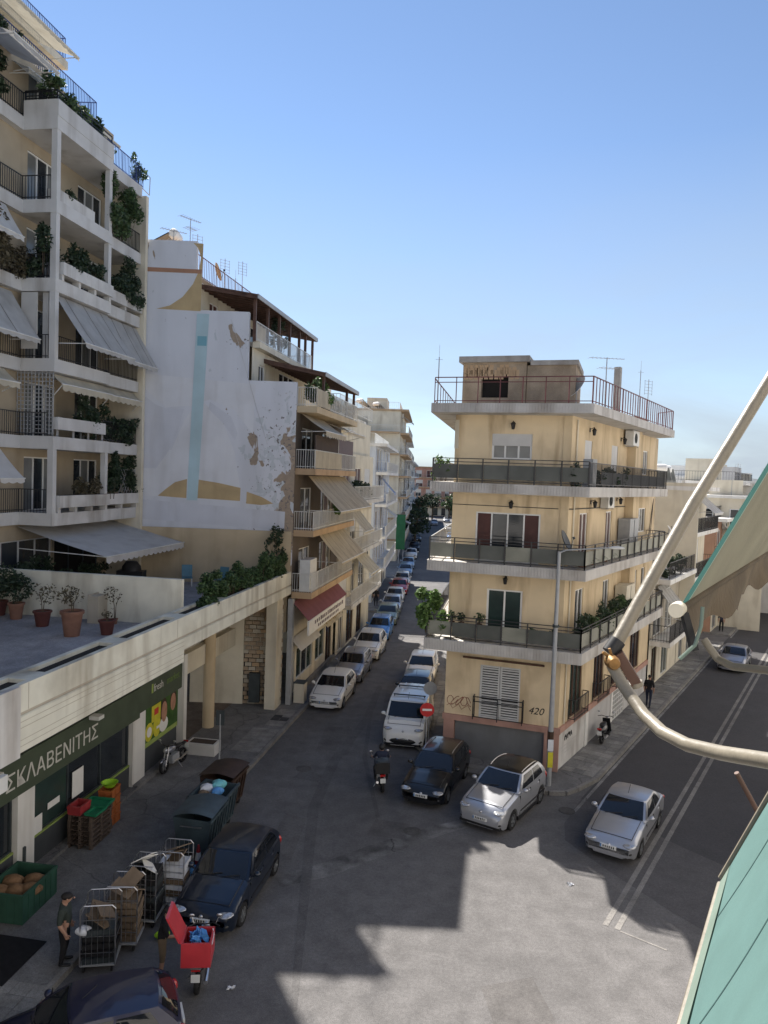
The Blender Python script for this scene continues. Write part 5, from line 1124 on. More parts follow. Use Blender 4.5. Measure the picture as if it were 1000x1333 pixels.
# roofscape behind them
for k, (x, y, w_, d_, h, m_) in enumerate(((24,66,9,9,11.2,'beige_wall'),(33,74,10,8,12.6,'white_wall'),(46,96,14,10,12.9,'grey_wall'),(56,92,12,10,12.2,'beige_wall'),(30,95,12,10,13.2,'white_wall'),(70,120,18,12,13.6,'white_wall'),(44,130,18,10,14.5,'beige_wall'))):
    t = thing('rooftop_house', (x,y,0), ('beige flat-roofed house just behind the water heaters','white flat-roofed house left of the dark roof tree','grey flat-roofed house to the right on the skyline','beige flat-roofed house between the awning arms on the skyline','white house farther back behind the roof tree','white house at the right end of the skyline','beige house deep in the skyline')[k], 'building')
    F_ = Fr(x, y, .9, -.4); MB(F_).box(0,w_,0,d_,0,h).build('wall', m_, t); MB(F_).box(-.2,w_+.2,-.2,d_+.2,h,h+.25).build('roof_slab', 'slab_white', t); MB(F_).box(w_*.5,w_*.8,d_*.3,d_*.7,h+.25,h+1.6).build('stair_hut', m_, t)
    for j in range(3): window(F_, .8+j*w_*.3, .8+j*w_*.3+1.4, h-2.3, h-.9, t, 2, y=-.03)
    for j in range(2): antenna(*F_((w_*(.2+.5*j),d_*.3,0))[:2], h+.25, 1.8+.5*j, ('aerial on the roof of the %s' % t['label']).replace(' flat-roofed','') if j else 'mast on the roof of the %s' % t['label'].replace(' flat-roofed',''), 'yagi' if j else 'grid', .4, 1.2)
tree(34.2, 80, 15.6, 2.3, 'dark round tree rising above the roofs beside the awning arm', 'leaf_dark', 2600, .26)
# ================================================================== vehicles
def lerp(a, b, t): return a+(b-a)*t
def pw(pts, x):
    if x <= pts[0][0]: return pts[0][1]
    for (a, b), (c, d) in zip(pts, pts[1:]):
        if x <= c:
            t = (x-a)/(c-a); t = t*t*(3-2*t) if (c-a) < .5 else t; return b+(d-b)*t
    return pts[-1][1]
SPEC = dict(
 hatch=dict(L=4.05,W=1.76,H=1.45,wb=2.58,fo=.80,hood=.80,cowl=.98,belt=.98,tail=1.02,xfb=.78,xfr=.10,xrr=-1.45,xrb=-1.88,wr=.31,trunk=None),
 suv=dict(L=4.18,W=1.80,H=1.58,wb=2.58,fo=.82,hood=.92,cowl=1.08,belt=1.08,tail=1.10,xfb=.75,xfr=.10,xrr=-1.50,xrb=-1.90,wr=.335,trunk=None),
 sedan=dict(L=4.42,W=1.72,H=1.41,wb=2.55,fo=.86,hood=.76,cowl=.95,belt=.95,tail=1.0,xfb=.80,xfr=.10,xrr=-1.05,xrb=-1.55,wr=.30,trunk=.98),
 wagon=dict(L=4.25,W=1.70,H=1.46,wb=2.50,fo=.82,hood=.78,cowl=.97,belt=.97,tail=1.0,xfb=.80,xfr=.12,xrr=-1.60,xrb=-1.98,wr=.30,trunk=None),
 van=dict(L=4.4,W=1.92,H=1.86,wb=2.78,fo=.80,hood=1.06,cowl=1.22,belt=1.2,tail=1.22,xfb=1.42,xfr=.86,xrr=-2.04,xrb=-2.16,wr=.325,trunk=None))
WHEEL = {}
def wheel_mesh(r_):
    if r_ in WHEEL: return WHEEL[r_]
    t = MB().lathe([(r_*.62,-.1),(r_*.93,-.1),(r_,-.06),(r_,.06),(r_*.93,.1),(r_*.62,.1)], (0,0,0), 22, 'y').build('wheel', 'rubber', None, True)
    b = MB()
    for k in range(5):
        a = k*1.2566; b.bar((.03*math.cos(a),-.085,.03*math.sin(a)), (r_*.6*math.cos(a),-.075,r_*.6*math.sin(a)), .07, .03, (0,1,0)); b.bar((.03*math.cos(a),.085,.03*math.sin(a)), (r_*.6*math.cos(a),.075,r_*.6*math.sin(a)), .07, .03, (0,1,0))
    b.lathe([(r_*.56,-.095),(r_*.66,-.098),(r_*.66,.098),(r_*.56,.095),(r_*.56,-.095)], (0,0,0), 22, 'y').lathe([(0,-.095),(.06,-.09),(.06,.09),(0,.095)], (0,0,0), 10, 'y')
    rim = b.build('rim', 'rim', t); d_ = MB().lathe([(0,-.03),(r_*.6,-.03),(r_*.6,.03),(0,.03)], (0,0,0), 16, 'y').build('brake_disc', 'plastic_black', t)
    WHEEL[r_] = t.data, rim.data, d_.data
    for o in (rim, d_, t): bpy.data.objects.remove(o)
    return WHEEL[r_]
def mk(name, me, parent, loc=(0,0,0)):
    o = bpy.data.objects.new(name, me); COL.objects.link(o); o.parent = parent; o.location = loc; ROOT[o] = (0,0,0); return o
def make_car(kind, var=0):
    S = SPEC[kind]; L_, W_, H_ = S['L'], S['W'], S['H']; f, r_ = L_/2, -L_/2
    root = thing('parked_car', (0,0,0), None, 'car', local=True)
    xw1, xw2 = f-S['fo'], f-S['fo']-S['wb']; AR = S['wr']+.055
    nose = S['hood']-.10
    top = [(r_,.55),(r_+.05,.78),(r_+.16,S['tail']-.02 if S['trunk'] is None else S['trunk']-.06),(r_+.35,S['trunk'] or S['tail']),(S['xrb'],S['tail']),(S['xfb'],S['cowl']),(S['xfb']+.35,S['cowl']-.05),(f-.38,S['hood']),(f-.18,nose),(f-.07,nose-.12),(f,nose-.26)]
    def hw(x):
        q = abs(x)/f; base = W_/2*(1-.05*q**3)
        e = (f-abs(x)); 
        if e < .32: base *= 1-.20*((.32-e)/.32)**2
        return base
    xs = sorted(set([r_,r_+.03,r_+.08,r_+.16,r_+.26,f-.26,f-.18,f-.11,f-.06,f-.025,f]+[lerp(r_+.35,f-.38,i/16) for i in range(17)]+[xc+AR*math.cos(R(a)) for xc in (xw1,xw2) for a in (0,12,30,50,70,90,110,130,150,168,180)]))
    rings = []
    for x in xs:
        zt = pw(top, x); w_ = hw(x); zb = .2 if abs(x) < f-.12 else .26
        cr_ = .035 if x > S['xfb'] or x < S['xrb'] else .0
        pts = [(0,zt+cr_),(w_*.45,zt+cr_*.85),(w_*.82,zt-.01),(w_*.95,zt-.06),(w_*.995,lerp(.5,zt,.62)),(w_,.52),(w_*.985,.38),(w_*.955,zb)]
        for xc in (xw1,xw2):
            if abs(x-xc) <= AR+1e-6:
                za = S['wr']+math.sqrt(max(0,AR*AR-(x-xc)**2)); pts = [(y_, max(z_, za) if i >= 4 else z_) for i,(y_,z_) in enumerate(pts)]
        zi = pts[-1][1]; pts += [(w_*.72,zi),(w_*.70,.2),(0,.2)]
        rings.append([(x,y_,z_) for y_,z_ in pts]+[(x,-y_,z_) for y_,z_ in pts[-2:0:-1]])
    b = MB(); n = len(rings[0]); b.add([p for q in rings for p in q], [(i*n+k,i*n+(k+1)%n,(i+1)*n+(k+1)%n,(i+1)*n+k) for i in range(len(rings)-1) for k in range(n)]+[tuple(range(n)),tuple((len(rings)-1)*n+k for k in range(n))])
    b.build('body', 'paint_white', root, True)
    # cabin
    wb_, wr_ = W_/2*.935, W_/2*(.74 if kind != 'van' else .87); zr = H_-.05
    def front(s, v): x = lerp(S['xfb'],S['xfr'],v)+.10*(1-s*s)*(1-.4*v)*(.9); y_ = s*lerp(wb_,wr_,v); return Vector((x, y_, lerp(S['cowl']-.02,zr,v)+.025*math.sin(math.pi*v)))
    def rear(s, v): x = lerp(S['xrb'],S['xrr'],v)-.07*(1-s*s)-.03*math.sin(math.pi*v); return Vector((x, s*lerp(wb_*.97,wr_*.96,v), lerp(S['tail']-.02,zr-.02,v)))
    def sidep(t, v, sg):
        a = front(1,v); c = rear(1,v); p = a.lerp(c, t); p.y += .035*math.sin(math.pi*t)+.02*math.sin(math.pi*v); p.z += .03*math.sin(math.pi*min(1,t*1.1))*v
        return Vector((p.x, p.y*sg, p.z))
    def roofp(i, j):
        x_t = i; s = j*2-1; a = sidep(x_t,1,1); fx = front(s,1); rx = rear(s,1); q = abs(s)
        x = lerp(fx.x, rx.x, x_t); return Vector((x, a.y*s, a.z+.045*(1-s*s)*min(1,6*x_t+.3,6*(1-x_t)+.3)))
    cb = MB(); cb.grid(lambda i,j: front(i*2-1,j), 8, 5).grid(lambda i,j: rear(i*2-1,j), 8, 4).grid(lambda i,j: sidep(i,j,1), 12, 5).grid(lambda i,j: sidep(i,j,-1), 12, 5)
    cb.build('cabin', 'paint_white', root, True, True)
    MB().grid(roofp, 12, 10).build('roof', 'paint_white', root, True)
    cc = Vector((lerp(S['xfr'],S['xrr'],.5),0,H_*.6))
    def pane(fn, name, a0, a1, v0, v1, m_='car_glass', nu=8, nv=4, off=.007):
        def g_(i, j):
            u_, v_ = lerp(a0,a1,i), lerp(v0,v1,j); p = fn(u_,v_); e = .01; n_ = (fn(u_+e,v_)-fn(u_-e,v_)).cross(fn(u_,v_+e)-fn(u_,v_-e)).normalized()
            if n_.dot(p-cc) < 0: n_ = -n_
            return p+n_*off
        return MB().grid(g_, nu, nv).build(name, m_, root, True)
    pane(front, 'windscreen', -.90,.90,.05,.93); pane(rear, 'rear_window', -.84,.84,.18 if kind != 'van' else .3,.88)
    for sg in (1,-1):
        fn = lambda t, v, sg=sg: sidep(t,v,sg)
        if kind == 'van': pane(fn, 'side_window', .05,.36,.10,.84)
        else:
            spl = .5 if kind != 'sedan' else .53
            pane(fn, 'side_window', .09,spl-.02,.10,.86); pane(fn, 'side_window', spl+.01,.87 if kind != 'wagon' else .74,.10,.86)
            if kind == 'wagon': pane(fn, 'side_window', .77,.94,.12,.82)
    # glass edge trim lines, handles, seams, mirrors
    b = MB()
    for sg in (1,-1):
        for x in ((S['xfb']-.05, S['xfb']-1.0, S['xfb']-1.85) if kind != 'van' else (S['xfb']-.2, S['xfb']-1.25)):
            y_ = hw(x)*.99; b.box(x-.008,x+.008,min(sg*(y_-.03),sg*(y_+.006)),max(sg*(y_-.03),sg*(y_+.006)),.36,S['belt']-.08)
        y_ = W_/2; b.box(S['xfb']-2.4,S['xfb']-.1,min(sg*(y_*.97),sg*(y_+.008)),max(sg*(y_*.97),sg*(y_+.008)),.44,.50)
    b.build('door_seam', 'car_trim', root)
    for sg in (1,-1):
        for x in (S['xfb']-.88,)+((S['xfb']-1.72,) if kind != 'van' else ()): MB().ell((x,sg*W_/2*.985,S['belt']-.13),(.09,.022,.018),8,4).build('door_handle', 'paint_white', root, True)
        m_ = MB().ell((S['xfb']-.22,sg*(W_/2+.09),S['belt']+.08),(.085,.11,.075),10,6).bar((S['xfb']-.2,sg*(W_/2-.06),S['belt']),(S['xfb']-.2,sg*(W_/2+.06),S['belt']+.05),.05).build('mirror', 'paint_white', root, True)
        MB().box(S['xfb']-.31,S['xfb']-.295,min(sg*(W_/2+.01),sg*(W_/2+.17)),max(sg*(W_/2+.01),sg*(W_/2+.17)),S['belt']+.03,S['belt']+.13).build('mirror_glass', 'car_glass', m_)
        hz = nose-.07
        big = var == 1
        MB().ell((f-.20,sg*W_*.355,hz),(.235,.21,.06 if not big else .07),12,8).build('headlight', 'headlight', root, True)
        MB().ell((f-.08,sg*W_*.37,.38),(.08,.10,.055),10,6).build('fog_light', 'car_trim', root, True)
        tz = S['tail']-.22
        MB().ell((r_+.12,sg*W_*.40,tz),(.12,.13,.16 if S['trunk'] is None else .09),10,6).build('tail_light', 'tail_red', root, True)
    gw = .37 if (var == 1 or kind == 'van') else .25
    MB().grid(lambda i, j: (f-.035-.11*(2*i-1)**2*(gw/.25)**2*.45-.03*j, (2*i-1)*W_*gw, nose-.25+.13*j), 10, 2).build('grille', 'car_trim', root)
    b = MB()
    for sg in (1,-1): b.tube([(x, sg*hw(x)*.78, pw(top,x)+.012) for x in [lerp(S['xfb']+.02,f-.30,i/6) for i in range(7)]], .011, 4)
    b.tube([(f-.30+.0*i, lerp(-hw(f-.3)*.78,hw(f-.3)*.78,i/6), pw(top,f-.3)+.03) for i in range(7)], .010, 4)
    b.build('bonnet_seam', 'car_trim', root)
    MB().box(f-.14,f-.004,-W_*.33,W_*.33,.28,.40).build('lower_grille', 'car_trim', root)
    pl_ = MB().box(f-.05,f+.022,-.26,.26,.415,.525).build('number_plate', 'plate', root); MB().box(f+.022,f+.024,-.255,-.21,.42,.52).build('plate_strip', 'paint_blue', pl_)
    b = MB(); rr_ = random.Random(9)
    for i in range(6): b.box(f+.022,f+.0245,-.17+.065*i,-.17+.065*i+.038,.435,.505)
    b.build('plate_characters', 'plastic_black', pl_)
    MB().box(r_-.02,r_+.06,-.26,.26,.60,.71).build('number_plate', 'plate', root)
    MB().ell((f-.05,0,nose-.145),(.04,.06,.05),10,5).build('badge', 'steel', root, True)
    if kind in ('suv','van'):
        for sg in (1,-1):
            y_ = W_/2; MB().box(xw2+AR,xw1-AR,min(sg*y_*.95,sg*(y_+.012)),max(sg*y_*.95,sg*(y_+.012)),.19,.34).build('cladding', 'car_trim', root)
        MB().box(f-.15,f+.008,-W_*.42,W_*.42,.22,.30).build('bumper_lip', 'car_trim', root)
    if kind == 'van': MB().ell((f-.12,0,.40),(.17,W_*.46,.20),14,8).build('bumper', 'car_trim', root, True)
    if kind in ('suv','wagon') or var == 2:
        for sg in (1,-1):
            b = MB().tube([tuple(sidep(t,1,sg)+Vector((0,-sg*.06,.02+.05*math.sin(math.pi*(t-.06)/.86)**.5))) for t in [.06+.86*i/8 for i in range(9)]], .02, 6); b.build('roof_rail', 'steel', root, True)
    if kind == 'van':
        for x in (.3,-1.2): MB().bar((x,-.75,H_+.06),(x,.75,H_+.06),.05).bar((x,-.7,H_-.04),(x,-.7,H_+.06),.04).bar((x,.7,H_-.04),(x,.7,H_+.06),.04).build('roof_bar', 'car_trim', root)
        b = MB()
        for k in range(4): b.box(-1.9,.2,-.5+.31*k,-.44+.31*k,H_-.018,H_+.012)
        b.build('roof_rib', 'paint_white', root)
    MB().tube([(S['xfr']-.15,0,H_-.02),(S['xfr']-.45,0,H_+.22)], .008, 5).build('aerial', 'plastic_black', root)
    MB().bar((S['xfb']+.08,-.5,S['cowl']+.02),(S['xfb']-.02,.05,S['cowl']+.10),.018).bar((S['xfb']+.08,.05,S['cowl']+.02),(S['xfb']-.02,.55,S['cowl']+.10),.018).build('wiper', 'car_trim', root)
    td, rd_, bd = wheel_mesh(S['wr'])
    for x in (xw1,xw2):
        for sg in (1,-1):
            w0 = mk('wheel', td, root, (x,sg*(W_/2-.115),S['wr'])); mk('rim', rd_, w0); mk('brake_disc', bd, w0)
    b = MB(); b.box(xw2-.45,xw1+.45,-W_*.33,W_*.33,.16,.5); b.build('underbody', 'plastic_black', root)
    return root
PROTO = {}
PB = ('body','cabin','roof','mirror','door_handle','roof_rib')
def car(kind, x, y, heading, col, label, cat='car', group=None, roof=None, var=0, name='parked_car', trim=None):
    key = (kind,var)
    if key not in PROTO: PROTO[key] = make_car(kind,var); c = PROTO[key]
    else: c = copy_tree(PROTO[key])
    c.name = name; c['label'] = label; c['category'] = cat
    if group: c['group'] = group
    elif 'group' in c: del c['group']
    c.location = (x,y,0); c.rotation_euler = (0,0,R(heading))
    for ch in c.children:
        b = ch.name.split('.')[0]
        if b in PB:
            ch.material_slots[0].link = 'OBJECT'; ch.material_slots[0].material = MT[(roof if (b == 'roof' and roof) else col)]
    return c
# headings: degrees of the nose direction, 270 = straight towards the camera
SH = lambda d: math.degrees(math.atan2(-1, -d))      # street slope d = dX/dY, nose towards camera
car('suv', 4.78, 26.5, 237, 'paint_silver', 'silver crossover with black roof and bright bonnet parked at the corner', roof='paint_black')
car('wagon', 2.45, 28.35, 249, 'paint_black', 'black estate car with blue sky in its bonnet beside the silver crossover')
car('sedan', 8.72, 24.95, 237.5, 'paint_silver', 'silver saloon driving along the right street with double white line', name='moving_car')
car('van', 1.55, 34.2, 260, 'paint_white', 'white delivery van with roof bars parked behind the motorcycle', 'van', name='delivery_van')
car('hatch', 2.05, 39.2, 262, 'paint_darkblue', 'dark car parked right behind the white van')
car('hatch', 2.62, 43.9, 262, 'paint_white', 'white car at the back of the row beside the corner block')
car('sedan', 24.15, 49.7, 237.5, 'paint_grey', 'dark grey saloon coming down the right street under the awning arm', name='moving_car')
# dark cars at the lower left
car('hatch', -3.95, 20.4, 259, 'paint_darkblue', 'very dark blue hatchback parked nose-on beside the rubbish bins', var=3)
car('hatch', -5.7, 14.15, 203, 'paint_navy', 'navy blue car seen from behind at the bottom left corner')
# left row of the side street
row_ = [(-2.35,38.95,.17,'hatch','paint_white','white hatchback first in the left row of parked cars',1),(-1.5,44.0,.16,'wagon','paint_grey','grey estate car second in the left row of parked cars',0),(-.62,49.3,.15,'suv','paint_white','white crossover third in the left row of parked cars',0),
        (.05,55.3,.12,'wagon','paint_blue','bright blue car with roof rails fourth in the left row',2),(.62,60.8,.1,'hatch','paint_green','greenish silver car behind the bright blue one',0),(1.0,65.6,.09,'hatch','paint_silver','silver car between the greenish one and the white one in the left row',0),(1.35,70.6,.085,'sedan','paint_white','white saloon behind the silver car in the left row',0),
        (1.9,76.5,.08,'hatch','paint_red','red-topped car in the sunlit part of the left row',0),(2.3,82,.075,'hatch','paint_white','white car just behind the red one',0),(2.9,90.5,.07,'sedan','paint_bluegrey','blue-grey saloon past the first turning',0),(3.45,98,.07,'sedan','paint_bluegrey','second blue-grey saloon past the first turning',0),(4.3,110,.06,'hatch','paint_white','white car standing alone farther down the left row',0),
        (5.2,122,.06,'hatch','paint_darkblue','dark car near the street trees',0),(6.4,140,.06,'sedan','paint_black','black car under the far street trees',0)]
for x, y, d, k, c_, lab, v_ in row_: car(k, x, y, SH(d), c_, lab, var=v_)
for k, (x, y, c_) in enumerate(((11.5,118,'paint_white'),(12.6,133,'paint_silver'),(13.5,146,'paint_blue'),(15.0,170,'paint_white'),(13.0,190,'paint_grey'),(17.5,205,'paint_silver'))):
    car('hatch', x, y, 266, c_, ('white car at the right kerb far down the side street','silver car at the right kerb behind the white one far away','blue car at the right kerb far away','white car farther back at the right kerb','grey car in mid street far away','silver car farthest back at the right kerb')[k])
# ------------------------------------------------------------------ two-wheelers
def make_bike(label, x, y, heading, tank='paint_black', scooter=False, topbox=None, z=0, lean=0, plate=True, name='motorcycle', cat='motorcycle'):
    t = thing(name, (x,y,z), label, cat, local=True)
    wr = .29 if not scooter else .23; wbs = .66
    for xx in (wbs,-wbs):
        w0 = MB().lathe([(wr*.72,-.05),(wr*.92,-.055),(wr,-.02),(wr,.02),(wr*.92,.055),(wr*.72,.05),(wr*.72,-.05)], (xx,0,wr), 22, 'y').build('wheel', 'rubber', t, True)
        b = MB()
        for k in range(6): a = k*1.047; b.bar((xx,0,wr),(xx+wr*.75*math.cos(a),0,wr+wr*.75*math.sin(a)),.03)
        b.build('rim', 'steel', w0)
    MB().tube([(wbs,.07,wr),(wbs-.22,.07,.78),(wbs-.28,.06,.95)], .024, 6).tube([(wbs,-.07,wr),(wbs-.22,-.07,.78),(wbs-.28,-.06,.95)], .024, 6).build('fork', 'steel', t, True)
    MB().tube([(wbs-.42,.36,1.02),(wbs-.30,.2,1.03),(wbs-.27,0,.98),(wbs-.30,-.2,1.03),(wbs-.42,-.36,1.02)], .016, 6).build('handlebar', 'plastic_black', t, True)
    for sg in (1,-1):
        MB().ell((wbs-.28,sg*.33,1.2),(.02,.07,.05),8,5).bar((wbs-.33,sg*.26,1.03),(wbs-.28,sg*.32,1.17),.012).build('mirror', 'steel', t, True)
    MB().ell((wbs-.14,0,.86),(.09,.1,.1),10,6).build('headlight', 'headlight', t, True)
    if not scooter:
        MB().ell((.14,0,.80),(.28,.15,.15),12,7).build('tank', tank, t, True); MB().ell((-.28,0,.79),(.36,.13,.07),12,6).build('seat', 'plastic_black', t, True)
        MB().box(-.2,.3,-.16,.16,.28,.6).build('engine', 'grey_metal', t); MB().tube([(.2,.14,.35),(-.3,.17,.3),(-.75,.19,.42)], [.03,.035,.05], 8).build('exhaust', 'steel', t, True)
        MB().tube([(wbs-.3,0,.9),(.2,0,.7),(-.5,0,.7),(-.85,0,.78)], .035, 6).tube([(.2,0,.66),(.1,0,.3),(-.2,0,.3),(-.45,0,.66)], .03, 6).tube([(-.1,.08,.4),(-wbs,.08,wr)], .03, 6).tube([(-.1,-.08,.4),(-wbs,-.08,wr)], .03, 6).build('frame', 'plastic_black', t, True)
        MB().ell((-.75,0,.74),(.22,.1,.06),8,5).build('rear_fender', 'plastic_black', t, True); MB().ell((wbs,0,wr+.16),(.24,.07,.14),10,6).build('front_fender', tank, t, True)
    else:
        MB().ell((-.3,0,.6),(.5,.19,.2),12,7).build('body', tank, t, True); MB().ell((-.25,0,.8),(.4,.15,.07),12,6).build('seat', 'plastic_black', t, True)
        MB().slab([(.42,-.2,.3),(.42,.2,.3),(.34,.17,.92),(.34,-.17,.92)],(.05,0,0)).build('leg_shield', tank, t); MB().box(.05,.45,-.17,.17,.24,.3).build('footboard', 'plastic_black', t); MB().ell((wbs,0,wr+.12),(.22,.09,.14),10,6).build('front_fender', tank, t, True); MB().tube([(-.3,-.18,.3),(-.8,-.2,.34)], .05, 8).build('exhaust', 'steel', t, True)
    MB().box(-.98,-.94,-.1,.1,.72,.8).build('tail_light', 'tail_red', t)
    if plate: MB().box(-1.0,-.985,-.1,.1,.48,.66).build('number_plate', 'plate', t)
    MB().bar((-.1,.1,.3),(-.15,.3,.0),.02).build('stand', 'steel', t)
    if topbox == 'black': MB().box(-1.05,-.5,-.27,.27,.86,1.28).build('top_case', 'plastic_black', t); MB().ell((-.78,0,1.28),(.27,.26,.07),10,5).build('top_case_lid', 'plastic_dark', t, True)
    t.rotation_euler = (R(lean),0,R(heading)); return t
make_bike('silver and black motorcycle parked against the supermarket poster', -8.0, 28.9, 254, 'paint_grey', z=.14, lean=4)
make_bike('black motorcycle with top case stopped in front of the white van', .25, 28.3, 96, 'paint_black', topbox='black', lean=-3)
make_bike('black scooter on the pavement by the grey shop front of the corner block', *DW(5.1,.55), 60, 'paint_black', True, z=.15, lean=-5, name='scooter', cat='scooter')
sc_ = make_bike('black delivery scooter with a big open red box', -3.95, 17.1, 95, 'paint_black', True, name='scooter', cat='scooter')
bx = MB().box(-1.02,-.38,-.33,.33,.84,.88).box(-1.02,-.98,-.33,.33,.88,1.4).box(-.42,-.38,-.33,.33,.88,1.4).box(-.98,-.42,-.33,-.29,.88,1.4).box(-.98,-.42,.29,.33,.88,1.4).build('delivery_box', 'red_box', sc_)
MB().slab([(-1.04,.33,1.4),(-.36,.33,1.4),(-.36,.62,1.98),(-1.04,.62,1.98)],(0,.06,.03)).build('box_lid', 'red_box', bx)
MB().leaves([((-.7,.0,1.36),(.2,.2,.1))], 40, .12).build('bag', 'blue_bag', bx, 'leaf'); MB().tube([(-.5,-.3,1.42),(-.6,-.34,1.35),(-.9,-.34,1.3)], .012, 5).build('strap', 'white_bag', bx)
MB().box(-1.0,-.4,-.12,.12,.78,.84).build('rack', 'steel', sc_)
# ================================================================== people
def person(x, y, z, rz, label, top, legs, joints={}, hgt=1.75, skin='skin', shoes='plastic_black', hair='hair', sleeve=.5, short=False):
    J = dict(pel=(0,0,.96),sp=(0,.0,1.14),ch=(0,-.01,1.33),nk=(0,-.01,1.47),hb=(0,.015,1.55),hm=(0,.03,1.63),ht=(0,.02,1.70))
    for s_, n_ in ((-1,'r'),(1,'l')):
        J.update({n_+'sh':(.185*s_,-.01,1.41),n_+'el':(.245*s_,-.04,1.12),n_+'wr':(.235*s_,.06,.88),n_+'ha':(.232*s_,.085,.80),n_+'hp':(.095*s_,0,.90),n_+'kn':(.105*s_,.02,.50),n_+'an':(.11*s_,-.03,.09),n_+'he':(.11*s_,-.05,.045),n_+'to':(.125*s_,.15,.035)})
    J.update(joints)
    rad = dict(pel=(.155,.115),sp=(.15,.115),ch=(.165,.12),nk=(.06,.06),hb=(.066,.07),hm=(.078,.098),ht=(.06,.075))
    for n_ in 'rl': rad.update({n_+'sh':(.075,.075),n_+'el':(.05,.05),n_+'wr':(.034,.034),n_+'ha':(.04,.025),n_+'hp':(.095,.1),n_+'kn':(.066,.068),n_+'an':(.043,.045),n_+'he':(.04,.045),n_+'to':(.04,.03)})
    E = [('pel','sp'),('sp','ch'),('ch','nk'),('nk','hb'),('hb','hm'),('hm','ht')]
    for n_ in 'rl': E += [('ch',n_+'sh'),(n_+'sh',n_+'el'),(n_+'el',n_+'wr'),(n_+'wr',n_+'ha'),('pel',n_+'hp'),(n_+'hp',n_+'kn'),(n_+'kn',n_+'an'),(n_+'an',n_+'he'),(n_+'he',n_+'to')]
    ks = list(J); me = bpy.data.meshes.new('skel'); me.from_pydata([J[k] for k in ks], [(ks.index(a),ks.index(b)) for a,b in E], [])
    o = bpy.data.objects.new('skel', me); COL.objects.link(o); md = o.modifiers.new('s','SKIN'); o.modifiers.new('u','SUBSURF').levels = 2
    for i, k in enumerate(ks): v = me.skin_vertices[0].data[i]; v.radius = rad[k]; v.use_root = (k == 'pel')
    dg = bpy.context.evaluated_depsgraph_get(); bm_ = bpy.data.meshes.new_from_object(o.evaluated_get(dg)); bpy.data.objects.remove(o)
    t = thing('person', (x,y,z), label, 'person', local=True)
    bm = bmesh.new(); bm.from_mesh(bm_); bpy.data.meshes.remove(bm_)
    def mi(c):
        best = None
        for a, b in E:
            A, B = Vector(J[a]), Vector(J[b]); tt = max(0,min(1,(c-A).dot(B-A)/max(1e-9,(B-A).length_squared))); d = (c-A.lerp(B,tt)).length
            if best is None or d < best[0]: best = (d,a,b,tt)
        _, a, b, tt = best
        if a in ('nk','hb','hm') : return 2 if not (a == 'nk' and tt < .2) else 0
        if b in ('rel','lel'): return 0 if tt < sleeve*2 or sleeve >= .5 else 2
        if b in ('rwr','lwr'): return 0 if sleeve > .9 else 2
        if b in ('rha','lha'): return 2
        if b in ('rhp','lhp') or b in ('rkn','lkn'): return 1
        if b in ('ran','lan'): return 2 if short and tt > .1 else 1
        if b in ('rhe','lhe','rto','lto'): return 3
        if a == 'pel': return 1 if tt < .12 else 0
        return 0
    for f_ in bm.faces: f_.material_index = mi(f_.calc_center_median()); f_.smooth = True
    # fingers, nose, ears joined into the same mesh
    ex = MB()
    for n_, s_ in (('r',-1),('l',1)):
        h0 = Vector(J[n_+'ha']); d = (h0-Vector(J[n_+'wr'])).normalized(); sd_ = Vector((0,1,0)) if abs(d.y) < .7 else Vector((1,0,0)); sd_ = (sd_-d*sd_.dot(d)).normalized()
        for q in range(4): p = h0+sd_*(.013*(q*1.3-1.9)); cu = Vector((-s_,0,0)); ex.tube([p, p+d*.045, p+d*(.075+.008*(q in (1,2)))+cu*.02], [.011,.0095,.007], 5)
        p = h0-d*.03+sd_*.03; ex.tube([p, p+sd_*.025+d*.02, p+sd_*.03+d*.05], [.012,.01,.008], 5)
    hm = Vector(J['hm']); ex.ell(hm+Vector((0,.102,-.012)),(.013,.02,.022),6,4).ell(hm+Vector((.08,.0,-.005)),(.012,.022,.032),6,4).ell(hm+Vector((-.08,.0,-.005)),(.012,.022,.032),6,4)
    vs = [bm.verts.new(v) for v in ex.v]
    for f_ in ex.f:
        try: q = bm.faces.new([vs[i] for i in f_]); q.material_index = 2; q.smooth = True
        except ValueError: pass
    md_ = bpy.data.meshes.new('body'); bm.to_mesh(md_); bm.free()
    for m_ in (top, legs, skin, shoes): md_.materials.append(MT[m_])
    bo = bpy.data.objects.new('body', md_); COL.objects.link(bo); bo.parent = t; ROOT[bo] = (0,0,0)
    hh = Vector(J['ht']); hb_ = Vector(J['hm'])
    MB().ell(hb_+Vector((0,-.022,.04)),(.092,.105,.085),12,8).build('hair', hair, t, True)
    e = MB()
    for s_ in (-1,1): e.ell(hb_+Vector((.033*s_,.092,.012)),(.012,.008,.007),6,4)
    e.box(hb_.x-.022,hb_.x+.022,hb_.y+.083,hb_.y+.095,hb_.z-.055,hb_.z-.048).build('face_features', 'hair', t)
    t.rotation_euler = (0,0,R(rz)); t.scale = (hgt/1.75,)*3; return t
